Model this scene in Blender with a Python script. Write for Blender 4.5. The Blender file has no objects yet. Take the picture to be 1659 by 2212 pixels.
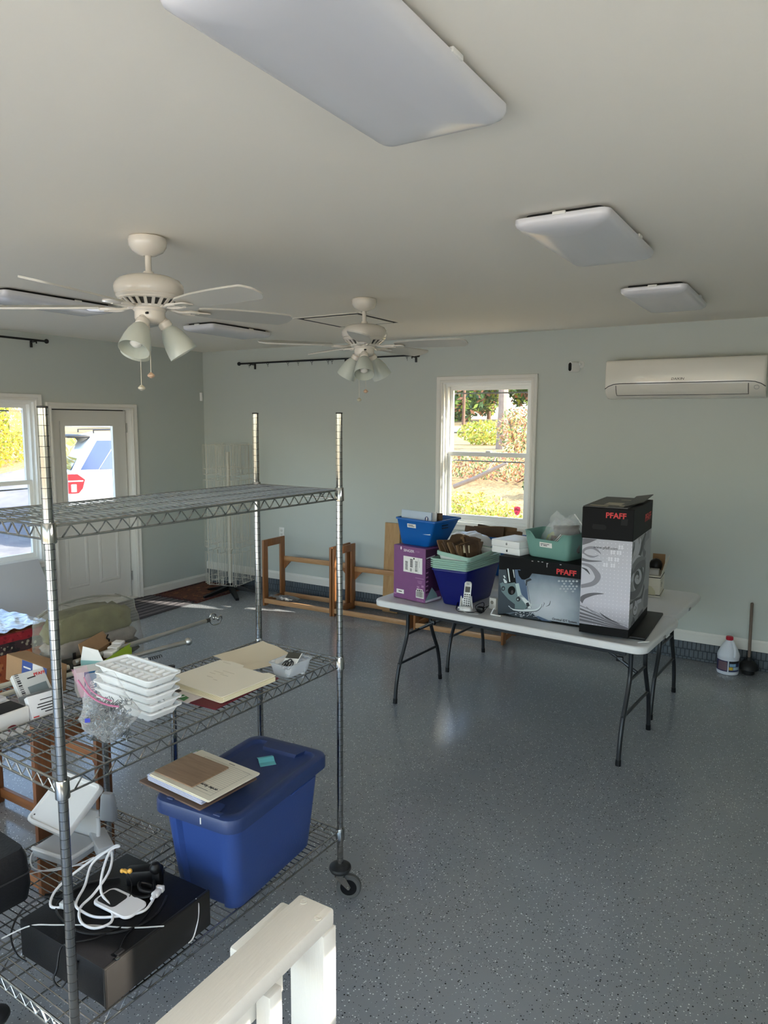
import bpy, bmesh, math, random
from mathutils import Vector, Matrix, noise
random.seed(7)
S = bpy.context.scene
COL = S.collection
PI = math.pi

# ------------------------------------------------------------------ camera
def make_camera():
    f_px, pitch, roll, yaw, H = 1556.66, 7.1446, 0.3083, -31.4705, 1.9408
    y, p, r = (math.radians(a) for a in (yaw, pitch, roll))
    fwd = Vector((math.sin(y)*math.cos(p), math.cos(y)*math.cos(p), -math.sin(p)))
    rt = Vector((math.cos(y), -math.sin(y), 0))
    up = rt.cross(fwd)
    r2 = rt*math.cos(r) + up*math.sin(r)
    u2 = up*math.cos(r) - rt*math.sin(r)
    cam = bpy.data.cameras.new('camera')
    cam.sensor_fit = 'VERTICAL'; cam.sensor_height = 36.0
    cam.lens = f_px/2212*36.0
    cam.clip_start = 0.02; cam.clip_end = 400
    o = bpy.data.objects.new('camera', cam); COL.objects.link(o)
    m = Matrix((r2, u2, -fwd)).transposed().to_4x4()
    m.translation = (0, 0, H)
    o.matrix_world = m
    S.camera = o
make_camera()

# ------------------------------------------------------------------ light, sky, exposure
SUN_DIR = Vector((0.95, 0.345, 0.61)).normalized()      # towards the sun
SUN_ENERGY = 6.0
SKY_STRENGTH = 0.5
EXPOSURE = 1.75
S.view_settings.view_transform = 'Standard'
S.view_settings.look = 'None'
S.view_settings.gamma = 1.0
S.view_settings.use_curve_mapping = False
S.view_settings.exposure = EXPOSURE
S.cycles.use_denoising = True
S.cycles.max_bounces = 10
S.cycles.diffuse_bounces = 6
S.cycles.glossy_bounces = 4
S.cycles.transparent_max_bounces = 24
S.cycles.transmission_bounces = 6
S.cycles.sample_clamp_indirect = 6.0
S.cycles.caustics_reflective = False
S.cycles.caustics_refractive = False

w = bpy.data.worlds.new('sky'); S.world = w; w.use_nodes = True
nt = w.node_tree; bg = nt.nodes['Background']
sk = nt.nodes.new('ShaderNodeTexSky'); sk.sky_type = 'NISHITA'; sk.sun_disc = False
sk.sun_elevation = math.asin(SUN_DIR.z); sk.sun_rotation = math.atan2(SUN_DIR.x, SUN_DIR.y)
sk.air_density = 1.0; sk.dust_density = 1.5; sk.ozone_density = 1.0
nt.links.new(sk.outputs[0], bg.inputs[0]); bg.inputs[1].default_value = SKY_STRENGTH

sun = bpy.data.lights.new('sun', 'SUN'); sun.energy = SUN_ENERGY; sun.angle = math.radians(0.6)
sun.color = (1.0, 0.93, 0.82)
so = bpy.data.objects.new('sun', sun); COL.objects.link(so)
so.rotation_euler = SUN_DIR.to_track_quat('Z', 'Y').to_euler(); so.location = (12, 6, 9)

def portal(name, loc, nrm, sx, sy):
    l = bpy.data.lights.new(name, 'AREA'); l.shape = 'RECTANGLE'; l.size = sx; l.size_y = sy
    l.cycles.is_portal = True
    o = bpy.data.objects.new(name, l); COL.objects.link(o)
    o.location = loc
    o.rotation_euler = (-Vector(nrm)).to_track_quat('Z', 'Y').to_euler()

# ------------------------------------------------------------------ materials
def lin(c):
    out = []
    for v in c:
        v = v/255.0
        out.append(v/12.92 if v <= 0.04045 else ((v+0.055)/1.055)**2.4)
    return tuple(out) + (1.0,)
MATS = {}
class N:
    """tiny node helper"""
    def __init__(s, m): s.t = m.node_tree; s.n = s.t.nodes; s.l = s.t.links
    def new(s, ty, **kw):
        n = s.n.new(ty)
        for k, v in kw.items(): setattr(n, k, v)
        return n
    def math(s, op, a, b=None, clamp=False):
        n = s.n.new('ShaderNodeMath'); n.operation = op; n.use_clamp = clamp
        for i, v in enumerate((a, b)):
            if v is None: continue
            if isinstance(v, (int, float)): n.inputs[i].default_value = v
            else: s.l.new(v, n.inputs[i])
        return n.outputs[0]
    def mix(s, fac, a, b):
        n = s.n.new('ShaderNodeMix'); n.data_type = 'RGBA'
        if isinstance(fac, (int, float)): n.inputs[0].default_value = fac
        else: s.l.new(fac, n.inputs[0])
        for i, v in ((6, a), (7, b)):
            if isinstance(v, tuple): n.inputs[i].default_value = v
            else: s.l.new(v, n.inputs[i])
        return n.outputs[2]
    def coords(s, kind='Object'): return s.new('ShaderNodeTexCoord').outputs[kind]
    def noise(s, vec, scale, detail=3, rough=.5):
        n = s.new('ShaderNodeTexNoise'); s.l.new(vec, n.inputs['Vector'])
        n.inputs['Scale'].default_value = scale; n.inputs['Detail'].default_value = detail; n.inputs['Roughness'].default_value = rough
        return n.outputs[0]
    def voro(s, vec, scale):
        n = s.new('ShaderNodeTexVoronoi'); s.l.new(vec, n.inputs['Vector']); n.inputs['Scale'].default_value = scale
        return n
    def scalev(s, vec, sc):
        n = s.new('ShaderNodeMapping'); s.l.new(vec, n.inputs[0]); n.inputs['Scale'].default_value = sc
        return n.outputs[0]
    def ramp(s, fac, stops):
        n = s.new('ShaderNodeValToRGB'); s.l.new(fac, n.inputs[0]); cr = n.color_ramp
        while len(cr.elements) < len(stops): cr.elements.new(0.5)
        for e, (p, c) in zip(cr.elements, stops): e.position = p; e.color = c
        return n.outputs[0]
    def bump(s, h, strength, dist, bs):
        n = s.new('ShaderNodeBump'); s.l.new(h, n.inputs['Height'])
        n.inputs['Strength'].default_value = strength; n.inputs['Distance'].default_value = dist
        s.l.new(n.outputs[0], bs.inputs['Normal'])
def mat(name, col=(200, 200, 200), rough=.5, metal=0., spec=.5, trans=0., coat=0., grain=0., gscale=30., bump=0., bscale=60., alpha=1., emit=None):
    if name in MATS: return MATS[name]
    m = bpy.data.materials.new(name); m.use_nodes = True
    b = m.node_tree.nodes['Principled BSDF']; k = N(m)
    c = lin(col)
    b.inputs['Base Color'].default_value = c
    b.inputs['Roughness'].default_value = rough; b.inputs['Metallic'].default_value = metal
    b.inputs['Specular IOR Level'].default_value = spec
    b.inputs['Transmission Weight'].default_value = trans
    b.inputs['Coat Weight'].default_value = coat
    b.inputs['Alpha'].default_value = alpha
    if emit: b.inputs['Emission Color'].default_value = lin(emit[0]); b.inputs['Emission Strength'].default_value = emit[1]
    if grain or bump:
        v = k.coords()
        if grain:
            n = k.noise(v, gscale, 4)
            d = tuple(x*(1-grain) for x in c[:3])+(1,); l = tuple(min(1, x*(1+grain)) for x in c[:3])+(1,)
            k.l.new(k.mix(n, d, l), b.inputs['Base Color'])
        if bump: k.bump(k.noise(v, bscale, 4), bump, .01, b)
    MATS[name] = m
    return m

def wood_mat(name, c1, c2, scale=(1, 12, 12), rough=.45):
    m = mat(name, c1, rough); k = N(m); b = k.n['Principled BSDF']
    v = k.scalev(k.coords(), scale); n = k.noise(v, 4, 6, .65)
    k.l.new(k.ramp(n, [(.3, lin(c1)), (.7, lin(c2))]), b.inputs['Base Color'])
    k.bump(n, .15, .004, b)
    return m

def glass_mat(name, tint=(1, 1, 1, 1), refl=.06, rough=0.0):
    m = bpy.data.materials.new(name); m.use_nodes = True; k = N(m); k.n.clear()
    out = k.new('ShaderNodeOutputMaterial'); tr = k.new('ShaderNodeBsdfTransparent'); gl = k.new('ShaderNodeBsdfGlossy')
    tr.inputs[0].default_value = tint; gl.inputs['Roughness'].default_value = rough
    lw = k.new('ShaderNodeLayerWeight'); lw.inputs[0].default_value = .25
    f = k.math('ADD', k.math('MULTIPLY', lw.outputs['Facing'], .12), refl, True)
    mx = k.new('ShaderNodeMixShader'); k.l.new(f, mx.inputs[0]); k.l.new(tr.outputs[0], mx.inputs[1]); k.l.new(gl.outputs[0], mx.inputs[2])
    k.l.new(mx.outputs[0], out.inputs[0]); MATS[name] = m
    return m
def film_mat(name, col, op=.3, rough=.15):
    """clear plastic film: mostly see-through with a soft sheen"""
    m = bpy.data.materials.new(name); m.use_nodes = True; k = N(m); b = k.n['Principled BSDF']
    out = k.n['Material Output']
    b.inputs['Base Color'].default_value = lin(col); b.inputs['Roughness'].default_value = rough; b.inputs['Specular IOR Level'].default_value = .8
    tr = k.new('ShaderNodeBsdfTransparent'); mx = k.new('ShaderNodeMixShader')
    lw = k.new('ShaderNodeLayerWeight'); lw.inputs[0].default_value = .4
    f = k.math('ADD', k.math('MULTIPLY', lw.outputs['Facing'], .42), op, True)
    k.l.new(f, mx.inputs[0]); k.l.new(tr.outputs[0], mx.inputs[1]); k.l.new(b.outputs[0], mx.inputs[2])
    k.l.new(mx.outputs[0], out.inputs[0]); MATS[name] = m
    return m

# ------------------------------------------------------------------ mesh building
def frame(o, x, y=None, z=None):
    """4x4 from origin and axes; z defaults to x cross y"""
    x = Vector(x).normalized(); y = Vector(y).normalized()
    z = x.cross(y).normalized() if z is None else Vector(z)
    m = Matrix((x, y, z)).transposed().to_4x4(); m.translation = Vector(o)
    return m
def TR(x=0, y=0, z=0, rz=0, rx=0, ry=0):
    return Matrix.Translation((x, y, z)) @ Matrix.Rotation(rz, 4, 'Z') @ Matrix.Rotation(ry, 4, 'Y') @ Matrix.Rotation(rx, 4, 'X')
_RB = {}
class MB:
    def __init__(s): s.v = []; s.f = []; s.mi = []; s.cur = 0
    def add(s, vs, fs, M=None):
        o = len(s.v)
        s.v += [tuple(M @ Vector(p)) for p in vs] if M is not None else [tuple(p) for p in vs]
        s.f += [tuple(i+o for i in f) for f in fs]
        s.mi += [s.cur]*len(fs)
        return s
    def box(s, c, d, r=0., seg=2, M=None):
        key = (round(d[0], 5), round(d[1], 5), round(d[2], 5), r, seg)
        if key not in _RB:
            bm = bmesh.new(); bmesh.ops.create_cube(bm, size=1)
            bmesh.ops.scale(bm, vec=d, verts=bm.verts)
            if r > 0: bmesh.ops.bevel(bm, geom=bm.edges[:], offset=min(r, min(d)*.49), segments=seg, affect='EDGES', profile=.5)
            bm.verts.index_update()
            _RB[key] = ([tuple(v.co) for v in bm.verts], [tuple(v.index for v in f.verts) for f in bm.faces]); bm.free()
        vs, fs = _RB[key]
        T = Matrix.Translation(c)
        return s.add(vs, fs, M @ T if M is not None else T)
    def bar(s, p0, p1, w, h, r=0., up=(0, 0, 1), M=None):
        """rectangular bar from p0 to p1; w across, h along up"""
        p0, p1 = Vector(p0), Vector(p1); x = (p1-p0); L = x.length; x.normalize()
        u = Vector(up); y = u.cross(x)
        if y.length < 1e-5: y = Vector((0, 1, 0)).cross(x)
        y.normalize(); z = x.cross(y)
        m = Matrix((x, y, z)).transposed().to_4x4(); m.translation = (p0+p1)/2
        return s.box((0, 0, 0), (L, w, h), r, 1, M @ m if M is not None else m)
    def cyl(s, p0, p1, r0, r1=None, n=12, M=None, cap=True):
        r1 = r0 if r1 is None else r1
        p0, p1 = Vector(p0), Vector(p1); d = (p1-p0).normalized()
        a = d.orthogonal().normalized(); b = d.cross(a)
        vs = []
        for p, r in ((p0, r0), (p1, r1)):
            for i in range(n):
                t = 2*PI*i/n; vs.append(p + a*(r*math.cos(t)) + b*(r*math.sin(t)))
        fs = [(i, (i+1) % n, n+(i+1) % n, n+i) for i in range(n)]
        if cap: fs += [tuple(range(n))[::-1], tuple(range(n, 2*n))]
        return s.add(vs, fs, M)
    def tube(s, pts, r, n=8, closed=False, M=None, rs=None, cap=True):
        P = [Vector(p) for p in pts]; m = len(P)
        vs = []; prev = None
        for i in range(m):
            if closed: t = (P[(i+1) % m]-P[i-1])
            elif i == 0: t = P[1]-P[0]
            elif i == m-1: t = P[-1]-P[-2]
            else: t = (P[i+1]-P[i]).normalized() + (P[i]-P[i-1]).normalized()
            t.normalize()
            if prev is None: a = t.orthogonal().normalized()
            else:
                a = prev - t*prev.dot(t)
                if a.length < 1e-6: a = t.orthogonal()
                a.normalize()
            prev = a; b = t.cross(a)
            rr = rs[i] if rs else r
            for j in range(n):
                q = 2*PI*j/n; vs.append(P[i] + a*(rr*math.cos(q)) + b*(rr*math.sin(q)))
        fs = []
        for i in range(m if closed else m-1):
            for j in range(n):
                k = (i+1) % m
                fs.append((i*n+j, i*n+(j+1) % n, k*n+(j+1) % n, k*n+j))
        if not closed and cap: fs += [tuple(range(n))[::-1], tuple(range((m-1)*n, m*n))]
        return s.add(vs, fs, M)
    def lathe(s, prof, n=24, M=None, sx=1., sy=1., cap=True):
        vs = []
        for r, z in prof:
            for j in range(n):
                q = 2*PI*j/n; vs.append((sx*r*math.cos(q), sy*r*math.sin(q), z))
        fs = []
        for i in range(len(prof)-1):
            for j in range(n): fs.append((i*n+j, i*n+(j+1) % n, (i+1)*n+(j+1) % n, (i+1)*n+j))
        if cap:
            if prof[0][0] > 1e-6: fs.append(tuple(range(n))[::-1])
            if prof[-1][0] > 1e-6: fs.append(tuple(range((len(prof)-1)*n, len(prof)*n)))
        return s.add(vs, fs, M)
    def prism(s, poly, z0, z1, M=None):
        n = len(poly)
        vs = [(x, y, z0) for x, y in poly] + [(x, y, z1) for x, y in poly]
        fs = [tuple(range(n))[::-1], tuple(range(n, 2*n))] + [(i, (i+1) % n, n+(i+1) % n, n+i) for i in range(n)]
        return s.add(vs, fs, M)
    def loft(s, rings, M=None, cap0=True, cap1=True):
        n = len(rings[0]); vs = [p for r in rings for p in r]; fs = []
        for i in range(len(rings)-1):
            for j in range(n): fs.append((i*n+j, i*n+(j+1) % n, (i+1)*n+(j+1) % n, (i+1)*n+j))
        if cap0: fs.append(tuple(range(n))[::-1])
        if cap1: fs.append(tuple(range((len(rings)-1)*n, len(rings)*n)))
        return s.add(vs, fs, M)
    def ball(s, c, r, n=12, M=None, sz=1.):
        prof = [(max(1e-7, r*math.sin(PI*i/(n//2))), -r*sz*math.cos(PI*i/(n//2))) for i in range(n//2+1)]
        T = Matrix.Translation(c)
        return s.lathe(prof, n, M @ T if M is not None else T, cap=False)
    def grid(s, fn, nu, nv, M=None, thick=0.):
        vs = [fn(i/nu, j/nv) for j in range(nv+1) for i in range(nu+1)]
        W = nu+1
        fs = [(j*W+i, j*W+i+1, (j+1)*W+i+1, (j+1)*W+i) for j in range(nv) for i in range(nu)]
        if thick:
            k = len(vs); vs += [(p[0], p[1], p[2]-thick) for p in vs]
            fs += [tuple(i+k for i in f[::-1]) for f in fs]
            e = [j*1 for j in range(nu+1)]
            rim = [i for i in range(W)] + [j*W+nu for j in range(1, nv+1)] + [nv*W+i for i in range(nu-1, -1, -1)] + [j*W for j in range(nv-1, 0, -1)]
            for a in range(len(rim)):
                p, q = rim[a], rim[(a+1) % len(rim)]
                fs.append((p, p+k, q+k, q))
        return s.add(vs, fs, M)
    def mesh(s, name, mats, smooth=35):
        me = bpy.data.meshes.new(name); me.from_pydata(s.v, [], s.f)
        for m in (mats if isinstance(mats, (list, tuple)) else [mats]): me.materials.append(m)
        if any(s.mi): me.polygons.foreach_set('material_index', s.mi)
        bm = bmesh.new(); bm.from_mesh(me); bmesh.ops.recalc_face_normals(bm, faces=bm.faces[:]); bm.to_mesh(me); bm.free()
        if smooth:
            me.polygons.foreach_set('use_smooth', [True]*len(me.polygons))
            me.set_sharp_from_angle(angle=math.radians(smooth))
        me.update()
        return me
def rrect(w, h, r, n=5, cx=0., cy=0.):
    """rounded rectangle outline, counter-clockwise"""
    out = []
    for sx, sy, a0 in ((1, -1, -90), (1, 1, 0), (-1, 1, 90), (-1, -1, 180)):
        for i in range(n+1):
            a = math.radians(a0 + 90*i/n)
            out.append((cx+sx*(w/2-r)+r*math.cos(a), cy+sy*(h/2-r)+r*math.sin(a)))
    return out
def ring(outline, z): return [(x, y, z) for x, y in outline]
def smooth(pts, n=6, closed=False):
    """Catmull-Rom through pts"""
    P = [Vector(p) for p in pts]; out = []; m = len(P)
    for i in range(m if closed else m-1):
        if closed: a, b, c, d = P[i-1], P[i], P[(i+1) % m], P[(i+2) % m]
        else: a, b, c, d = P[max(i-1, 0)], P[i], P[i+1], P[min(i+2, m-1)]
        for j in range(n):
            t = j/n
            out.append(.5*((2*b)+(c-a)*t+(2*a-5*b+4*c-d)*t*t+(3*b-a-3*c+d)*t*t*t))
    if not closed: out.append(P[-1])
    return out

def link(name, me, parent=None, loc=None, rz=0.):
    o = bpy.data.objects.new(name, me); COL.objects.link(o)
    if parent is not None: o.parent = parent
    if loc is not None: o.location = loc
    if rz: o.rotation_euler = (0, 0, rz)
    return o
def part(name, parent, mb, mats, smooth=35, label=None, stuff=False, loc=None, rz=0.):
    o = link(name, mb.mesh(name, mats, smooth), parent, loc, rz)
    if label: o['label'] = label
    if stuff: o['kind'] = 'stuff'
    return o
def tag(o, label, cat, group=None, kind=None):
    o['label'] = label; o['category'] = cat
    if group: o['group'] = group
    if kind: o['kind'] = kind
    return o
def thing(name, label, cat, loc=(0, 0, 0), rz=0., group=None):
    o = bpy.data.objects.new(name, None); COL.objects.link(o)
    o.empty_display_size = .05; o.location = loc; o.rotation_euler = (0, 0, rz)
    return tag(o, label, cat, group)
def solo(name, label, cat, mb, mats, loc=(0, 0, 0), rz=0., group=None, smooth=35):
    o = link(name, mb.mesh(name, mats, smooth), None, loc, rz)
    return tag(o, label, cat, group)
def struct(name, mb, mats, parent=None, smooth=35):
    o = link(name, mb.mesh(name, mats, smooth), parent)
    if parent is None: o['kind'] = 'structure'
    return o
def copy_tree(o, parent=None):
    c = o.copy(); COL.objects.link(c)
    if parent is not None: c.parent = parent
    for ch in list(o.children): copy_tree(ch, c)
    return c
def text(name, parent, s, size, o, u, v, m, align='LEFT', thick=.0004, shear=0., sx=1., bold=0.):
    """flat lettering lying in the plane through o with reading direction u and up direction v"""
    cu = bpy.data.curves.new(name, 'FONT'); cu.body = s; cu.size = size; cu.align_x = align; cu.extrude = thick; cu.shear = shear; cu.offset = bold
    cu.resolution_u = 3
    t = bpy.data.objects.new(name, cu); COL.objects.link(t)
    dg = bpy.context.evaluated_depsgraph_get(); dg.update()
    me = bpy.data.meshes.new_from_object(t.evaluated_get(dg)); bpy.data.objects.remove(t)
    me.name = name
    M = frame(o, u, v) @ Matrix.Diagonal((sx, 1, 1, 1))
    me.transform(M); me.materials.clear(); me.materials.append(m)
    return link(name, me, parent)
# ------------------------------------------------------------------ room shell
XL, XR, YB, YN, CE = -6.343, 1.2, 6.251, -3.5, 2.74
TH = 0.16
M_wall = mat('wall_paint', (190, 196, 191), .55, bump=.03, bscale=90)
M_ceil = mat('ceiling_paint', (242, 235, 222), .8, bump=.04, bscale=50)
M_trim = mat('trim_paint', (222, 220, 213), .35)
M_vinyl = mat('white_vinyl', (232, 233, 230), .3)
M_glass = glass_mat('window_glass', (.62, .63, .62, 1))   # grey tint added to dim the overbright view outside
M_clear = glass_mat('clear_glass')
M_dark = mat('dark_gap', (20, 20, 20), .8)
M_mortar = mat('painted_mortar', (52, 58, 63), .7)

def floor_material():
    m = mat('flaked_epoxy', (104, 113, 122), .28); k = N(m); b = k.n['Principled BSDF']
    v = k.coords()
    base = k.ramp(k.noise(v, 1.2, 4), [(.3, lin((138, 142, 146))), (.7, lin((148, 151, 154)))])
    fine = k.noise(v, 260, 2)
    base = k.mix(k.math('MULTIPLY', fine, .35), base, lin((124, 128, 133)))
    def flakes(scale, thr, lo, hi, c, prev):
        vo = k.voro(v, scale); sep = k.new('ShaderNodeSeparateColor'); k.l.new(vo.outputs['Color'], sep.inputs[0])
        near = k.math('LESS_THAN', vo.outputs['Distance'], thr)
        a = k.math('GREATER_THAN', sep.outputs[0], lo); c2 = k.math('LESS_THAN', sep.outputs[0], hi)
        dens = k.math('GREATER_THAN', k.noise(v, 5, 2), .33)
        return k.mix(k.math('MULTIPLY', k.math('MULTIPLY', near, a), k.math('MULTIPLY', c2, dens)), prev, c)
    base = flakes(95, .25, .56, .80, lin((225, 228, 230)), base)
    base = flakes(130, .22, .72, .90, lin((205, 208, 212)), base)
    base = flakes(88, .25, .64, .80, lin((28, 30, 34)), base)
    base = flakes(140, .24, .82, 1.0, lin((40, 42, 46)), base)
    k.l.new(base, b.inputs['Base Color'])
    r = k.ramp(k.noise(v, 3, 5), [(.3, (.14,)*3+(1,)), (.7, (.21,)*3+(1,))]); k.l.new(r, b.inputs['Roughness'])
    k.bump(k.noise(v, 60, 3), .05, .004, b)
    return m
M_floor = floor_material()

struct('floor', MB().box(((XL+XR)/2, (YB+YN)/2, -.05), (XR-XL+2*TH, YB-YN+2*TH, .1)), M_floor)
struct('ceiling', MB().box(((XL+XR)/2, (YB+YN)/2, CE+.05), (XR-XL+2*TH, YB-YN+2*TH, .1)), M_ceil)

def wall_with_holes(name, axis, at, side, a0, a1, holes):
    """axis 'x': wall plane at X=at, running along Y a0..a1; holes (b0,b1,z0,z1)"""
    mb = MB()
    cuts = sorted(set([a0, a1] + [h[0] for h in holes] + [h[1] for h in holes]))
    c = at + side*TH/2
    for p, q in zip(cuts[:-1], cuts[1:]):
        zs = [0.0]
        for h in sorted(holes, key=lambda h: h[2]):
            if h[0] <= p+1e-6 and h[1] >= q-1e-6: zs += [h[2], h[3]]
        zs.append(CE)
        for i in range(0, len(zs), 2):
            z0, z1 = zs[i], zs[i+1]
            if z1-z0 < 1e-4: continue
            if axis == 'x': mb.box((c, (p+q)/2, (z0+z1)/2), (TH, q-p, z1-z0))
            else: mb.box(((p+q)/2, c, (z0+z1)/2), (q-p, TH, z1-z0))
    return struct(name, mb, M_wall, smooth=0)

WB = (-3.172, -2.285, .97, 2.312)         # back window opening
WL = (3.15, 4.10, .60, 2.12)              # left window opening
DL = (4.265, 5.195, 0., 2.05)             # door opening
WL2 = (.7, 1.7, .60, 2.12)  # unseen extra left window, added to balance the light
WR, WRB = (.5, 1.93, 1.98, 2.235), (1.96, 2.31, 1.98, 2.43)               # unseen high slots, added to aim sun at railing and amplifier
WR2 = (-3.3, -.5, .0, 2.35)  # unseen wide opening, added so bounced sun brightens the ceiling
WN = (-6.1, 1.0, 0., 2.5)  # unseen glazed front behind the camera, added for more daylight indoors
wall_back = wall_with_holes('wall_back', 'y', YB, 1, XL-TH, XR+TH, [WB])
wall_left = wall_with_holes('wall_left', 'x', XL, -1, YN-TH, YB, [WL, DL, WL2])
wall_right = wall_with_holes('wall_right', 'x', XR, 1, YN-TH, YB, [WR, WRB, WR2])
wall_near = wall_with_holes('wall_near', 'y', YN, -1, XL-TH, XR+TH, [WN])
portal('portal_back', ((WB[0]+WB[1])/2, YB+TH, (WB[2]+WB[3])/2), (0, 1, 0), WB[1]-WB[0], WB[3]-WB[2])
for nm, q in (('portal_left', WL), ('portal_door', (4.42, 5.0, 1.1, 1.9)), ('portal_left_far', WL2)):
    portal(nm, (XL-TH, (q[0]+q[1])/2, (q[2]+q[3])/2), (-1, 0, 0), q[3]-q[2], q[1]-q[0])
for nm, q in (('portal_sun_slot', WR), ('portal_sun_slot_high', WRB), ('portal_right', WR2)):
    portal(nm, (XR+TH, (q[0]+q[1])/2, (q[2]+q[3])/2), (1, 0, 0), q[3]-q[2], q[1]-q[0])
portal('portal_near', ((WN[0]+WN[1])/2, YN-TH, (WN[2]+WN[3])/2), (0, -1, 0), WN[1]-WN[0], WN[3]-WN[2])

# painted brick foundation course under the back wall's baseboard: every brick its own piece
bw, bh, bd = .034, .066, .012
M_brick = mat('painted_brick', (84, 92, 98), .5, grain=.25, gscale=45, bump=.3, bscale=80)
me_brick = MB().box((0, 0, 0), (bw-.006, bd, bh-.007), .002, 1).mesh('brick', M_brick)
me_cut = MB().box((0, 0, 0), (bw-.006, bd, .016), .002, 1).mesh('cut_brick', M_brick)
rb = random.Random(3); spots = []
for row in range(3):
    x = XR-.1-(row*.016)
    while x > XL+.05:
        spots.append((x-bw/2, YB-.004+rb.uniform(-.0015, .0015), .154-bh*(row+.5) if row < 2 else .011, row)); x -= bw
spots = [q for q in spots if q[0] < -.2]
spots.sort(key=lambda q: -q[0])
for q in spots[:296]:
    o = link('brick', me_brick if q[3] < 2 else me_cut, wall_back, q[:3]); o.rotation_euler = (rb.uniform(-.01, .01), 0, rb.uniform(-.02, .02))
far = MB()
for x, y, z, row in spots[296:]: far.box((x, y, z), (bw-.006, bd, bh-.007 if row < 2 else .016), 0)
fo = struct('far_bricks', far, M_brick, wall_back, 0); fo['kind'] = 'stuff'
struct('mortar', MB().box(((XL+XR)/2, YB-.001, .08), (XR-XL, .006, .16)), M_mortar, wall_back)

def baseboard_profile(mb, p0, p1, z0, z1, inward):
    p0, p1 = Vector(p0), Vector(p1); d = (p1-p0).normalized(); i = Vector(inward)
    sec = [(0, z0), (.016, z0), (.016, z1-.022), (.011, z1-.012), (.008, z1), (0, z1)]
    vs = [p0 + i*a + Vector((0, 0, z)) for a, z in sec] + [p1 + i*a + Vector((0, 0, z)) for a, z in sec]
    k = len(sec)
    mb.add(vs, [tuple(range(k)), tuple(range(k, 2*k))] + [(j, (j+1) % k, k+(j+1) % k, k+j) for j in range(k)])
mb = MB(); baseboard_profile(mb, (XL, YB, 0), (XR, YB, 0), .155, .245, (0, -1, 0)); struct('baseboard_back', mb, M_trim, smooth=20)
mb = MB(); baseboard_profile(mb, (XL, 5.26, 0), (XL, YB, 0), .0, .10, (1, 0, 0))
baseboard_profile(mb, (XL, YN, 0), (XL, 4.2, 0), .0, .10, (1, 0, 0)); struct('baseboard_left', mb, M_trim, smooth=20)
mb = MB(); baseboard_profile(mb, (XR, YN, 0), (XR, YB, 0), .0, .10, (-1, 0, 0)); struct('baseboard_right', mb, M_trim, smooth=20)

def casing(mb, a0, a1, z0, z1, cw, to3, bottom=True):
    """moulded casing around an opening; to3(a, z, d) maps to world, d = distance into the room"""
    prof = [(0, 0), (0, .012), (.006, .016), (.018, .017), (.026, .013), (cw*.62, .016), (cw-.012, .022), (cw-.004, .024), (cw, .020), (cw, 0)]
    def loop(e, d):
        return [(a0-e, z0-e if bottom else z0, d), (a1+e, z0-e if bottom else z0, d), (a1+e, z1+e, d), (a0-e, z1+e, d)]
    rings = [loop(e, d) for e, d in prof]
    vs = [to3(*p) for r in rings for p in r]; fs = []
    segs = range(4) if bottom else (1, 2, 3)
    for i in range(len(rings)-1):
        for j in segs:
            fs.append((i*4+j, i*4+(j+1) % 4, (i+1)*4+(j+1) % 4, (i+1)*4+j))
    mb.add(vs, fs)
def rect_frame(mb, a0, a1, z0, z1, wl, wr, wb, wt, d0, d1, to3, r=0):
    """four-sided frame between depths d0..d1"""
    def bx(p, q, s, t):
        vs = [to3(a, z, d) for d in (d0, d1) for a, z in ((p, s), (q, s), (q, t), (p, t))]
        mb.add(vs, [(0, 3, 2, 1), (4, 5, 6, 7), (0, 1, 5, 4), (1, 2, 6, 5), (2, 3, 7, 6), (3, 0, 4, 7)])
    bx(a0, a0+wl, z0, z1); bx(a1-wr, a1, z0, z1); bx(a0+wl, a1-wr, z0, z0+wb); bx(a0+wl, a1-wr, z1-wt, z1)
def pane(mb, a0, a1, z0, z1, d, to3):
    mb.add([to3(a, z, d) for a, z in ((a0, z0), (a1, z0), (a1, z1), (a0, z1))], [(0, 1, 2, 3)])

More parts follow.
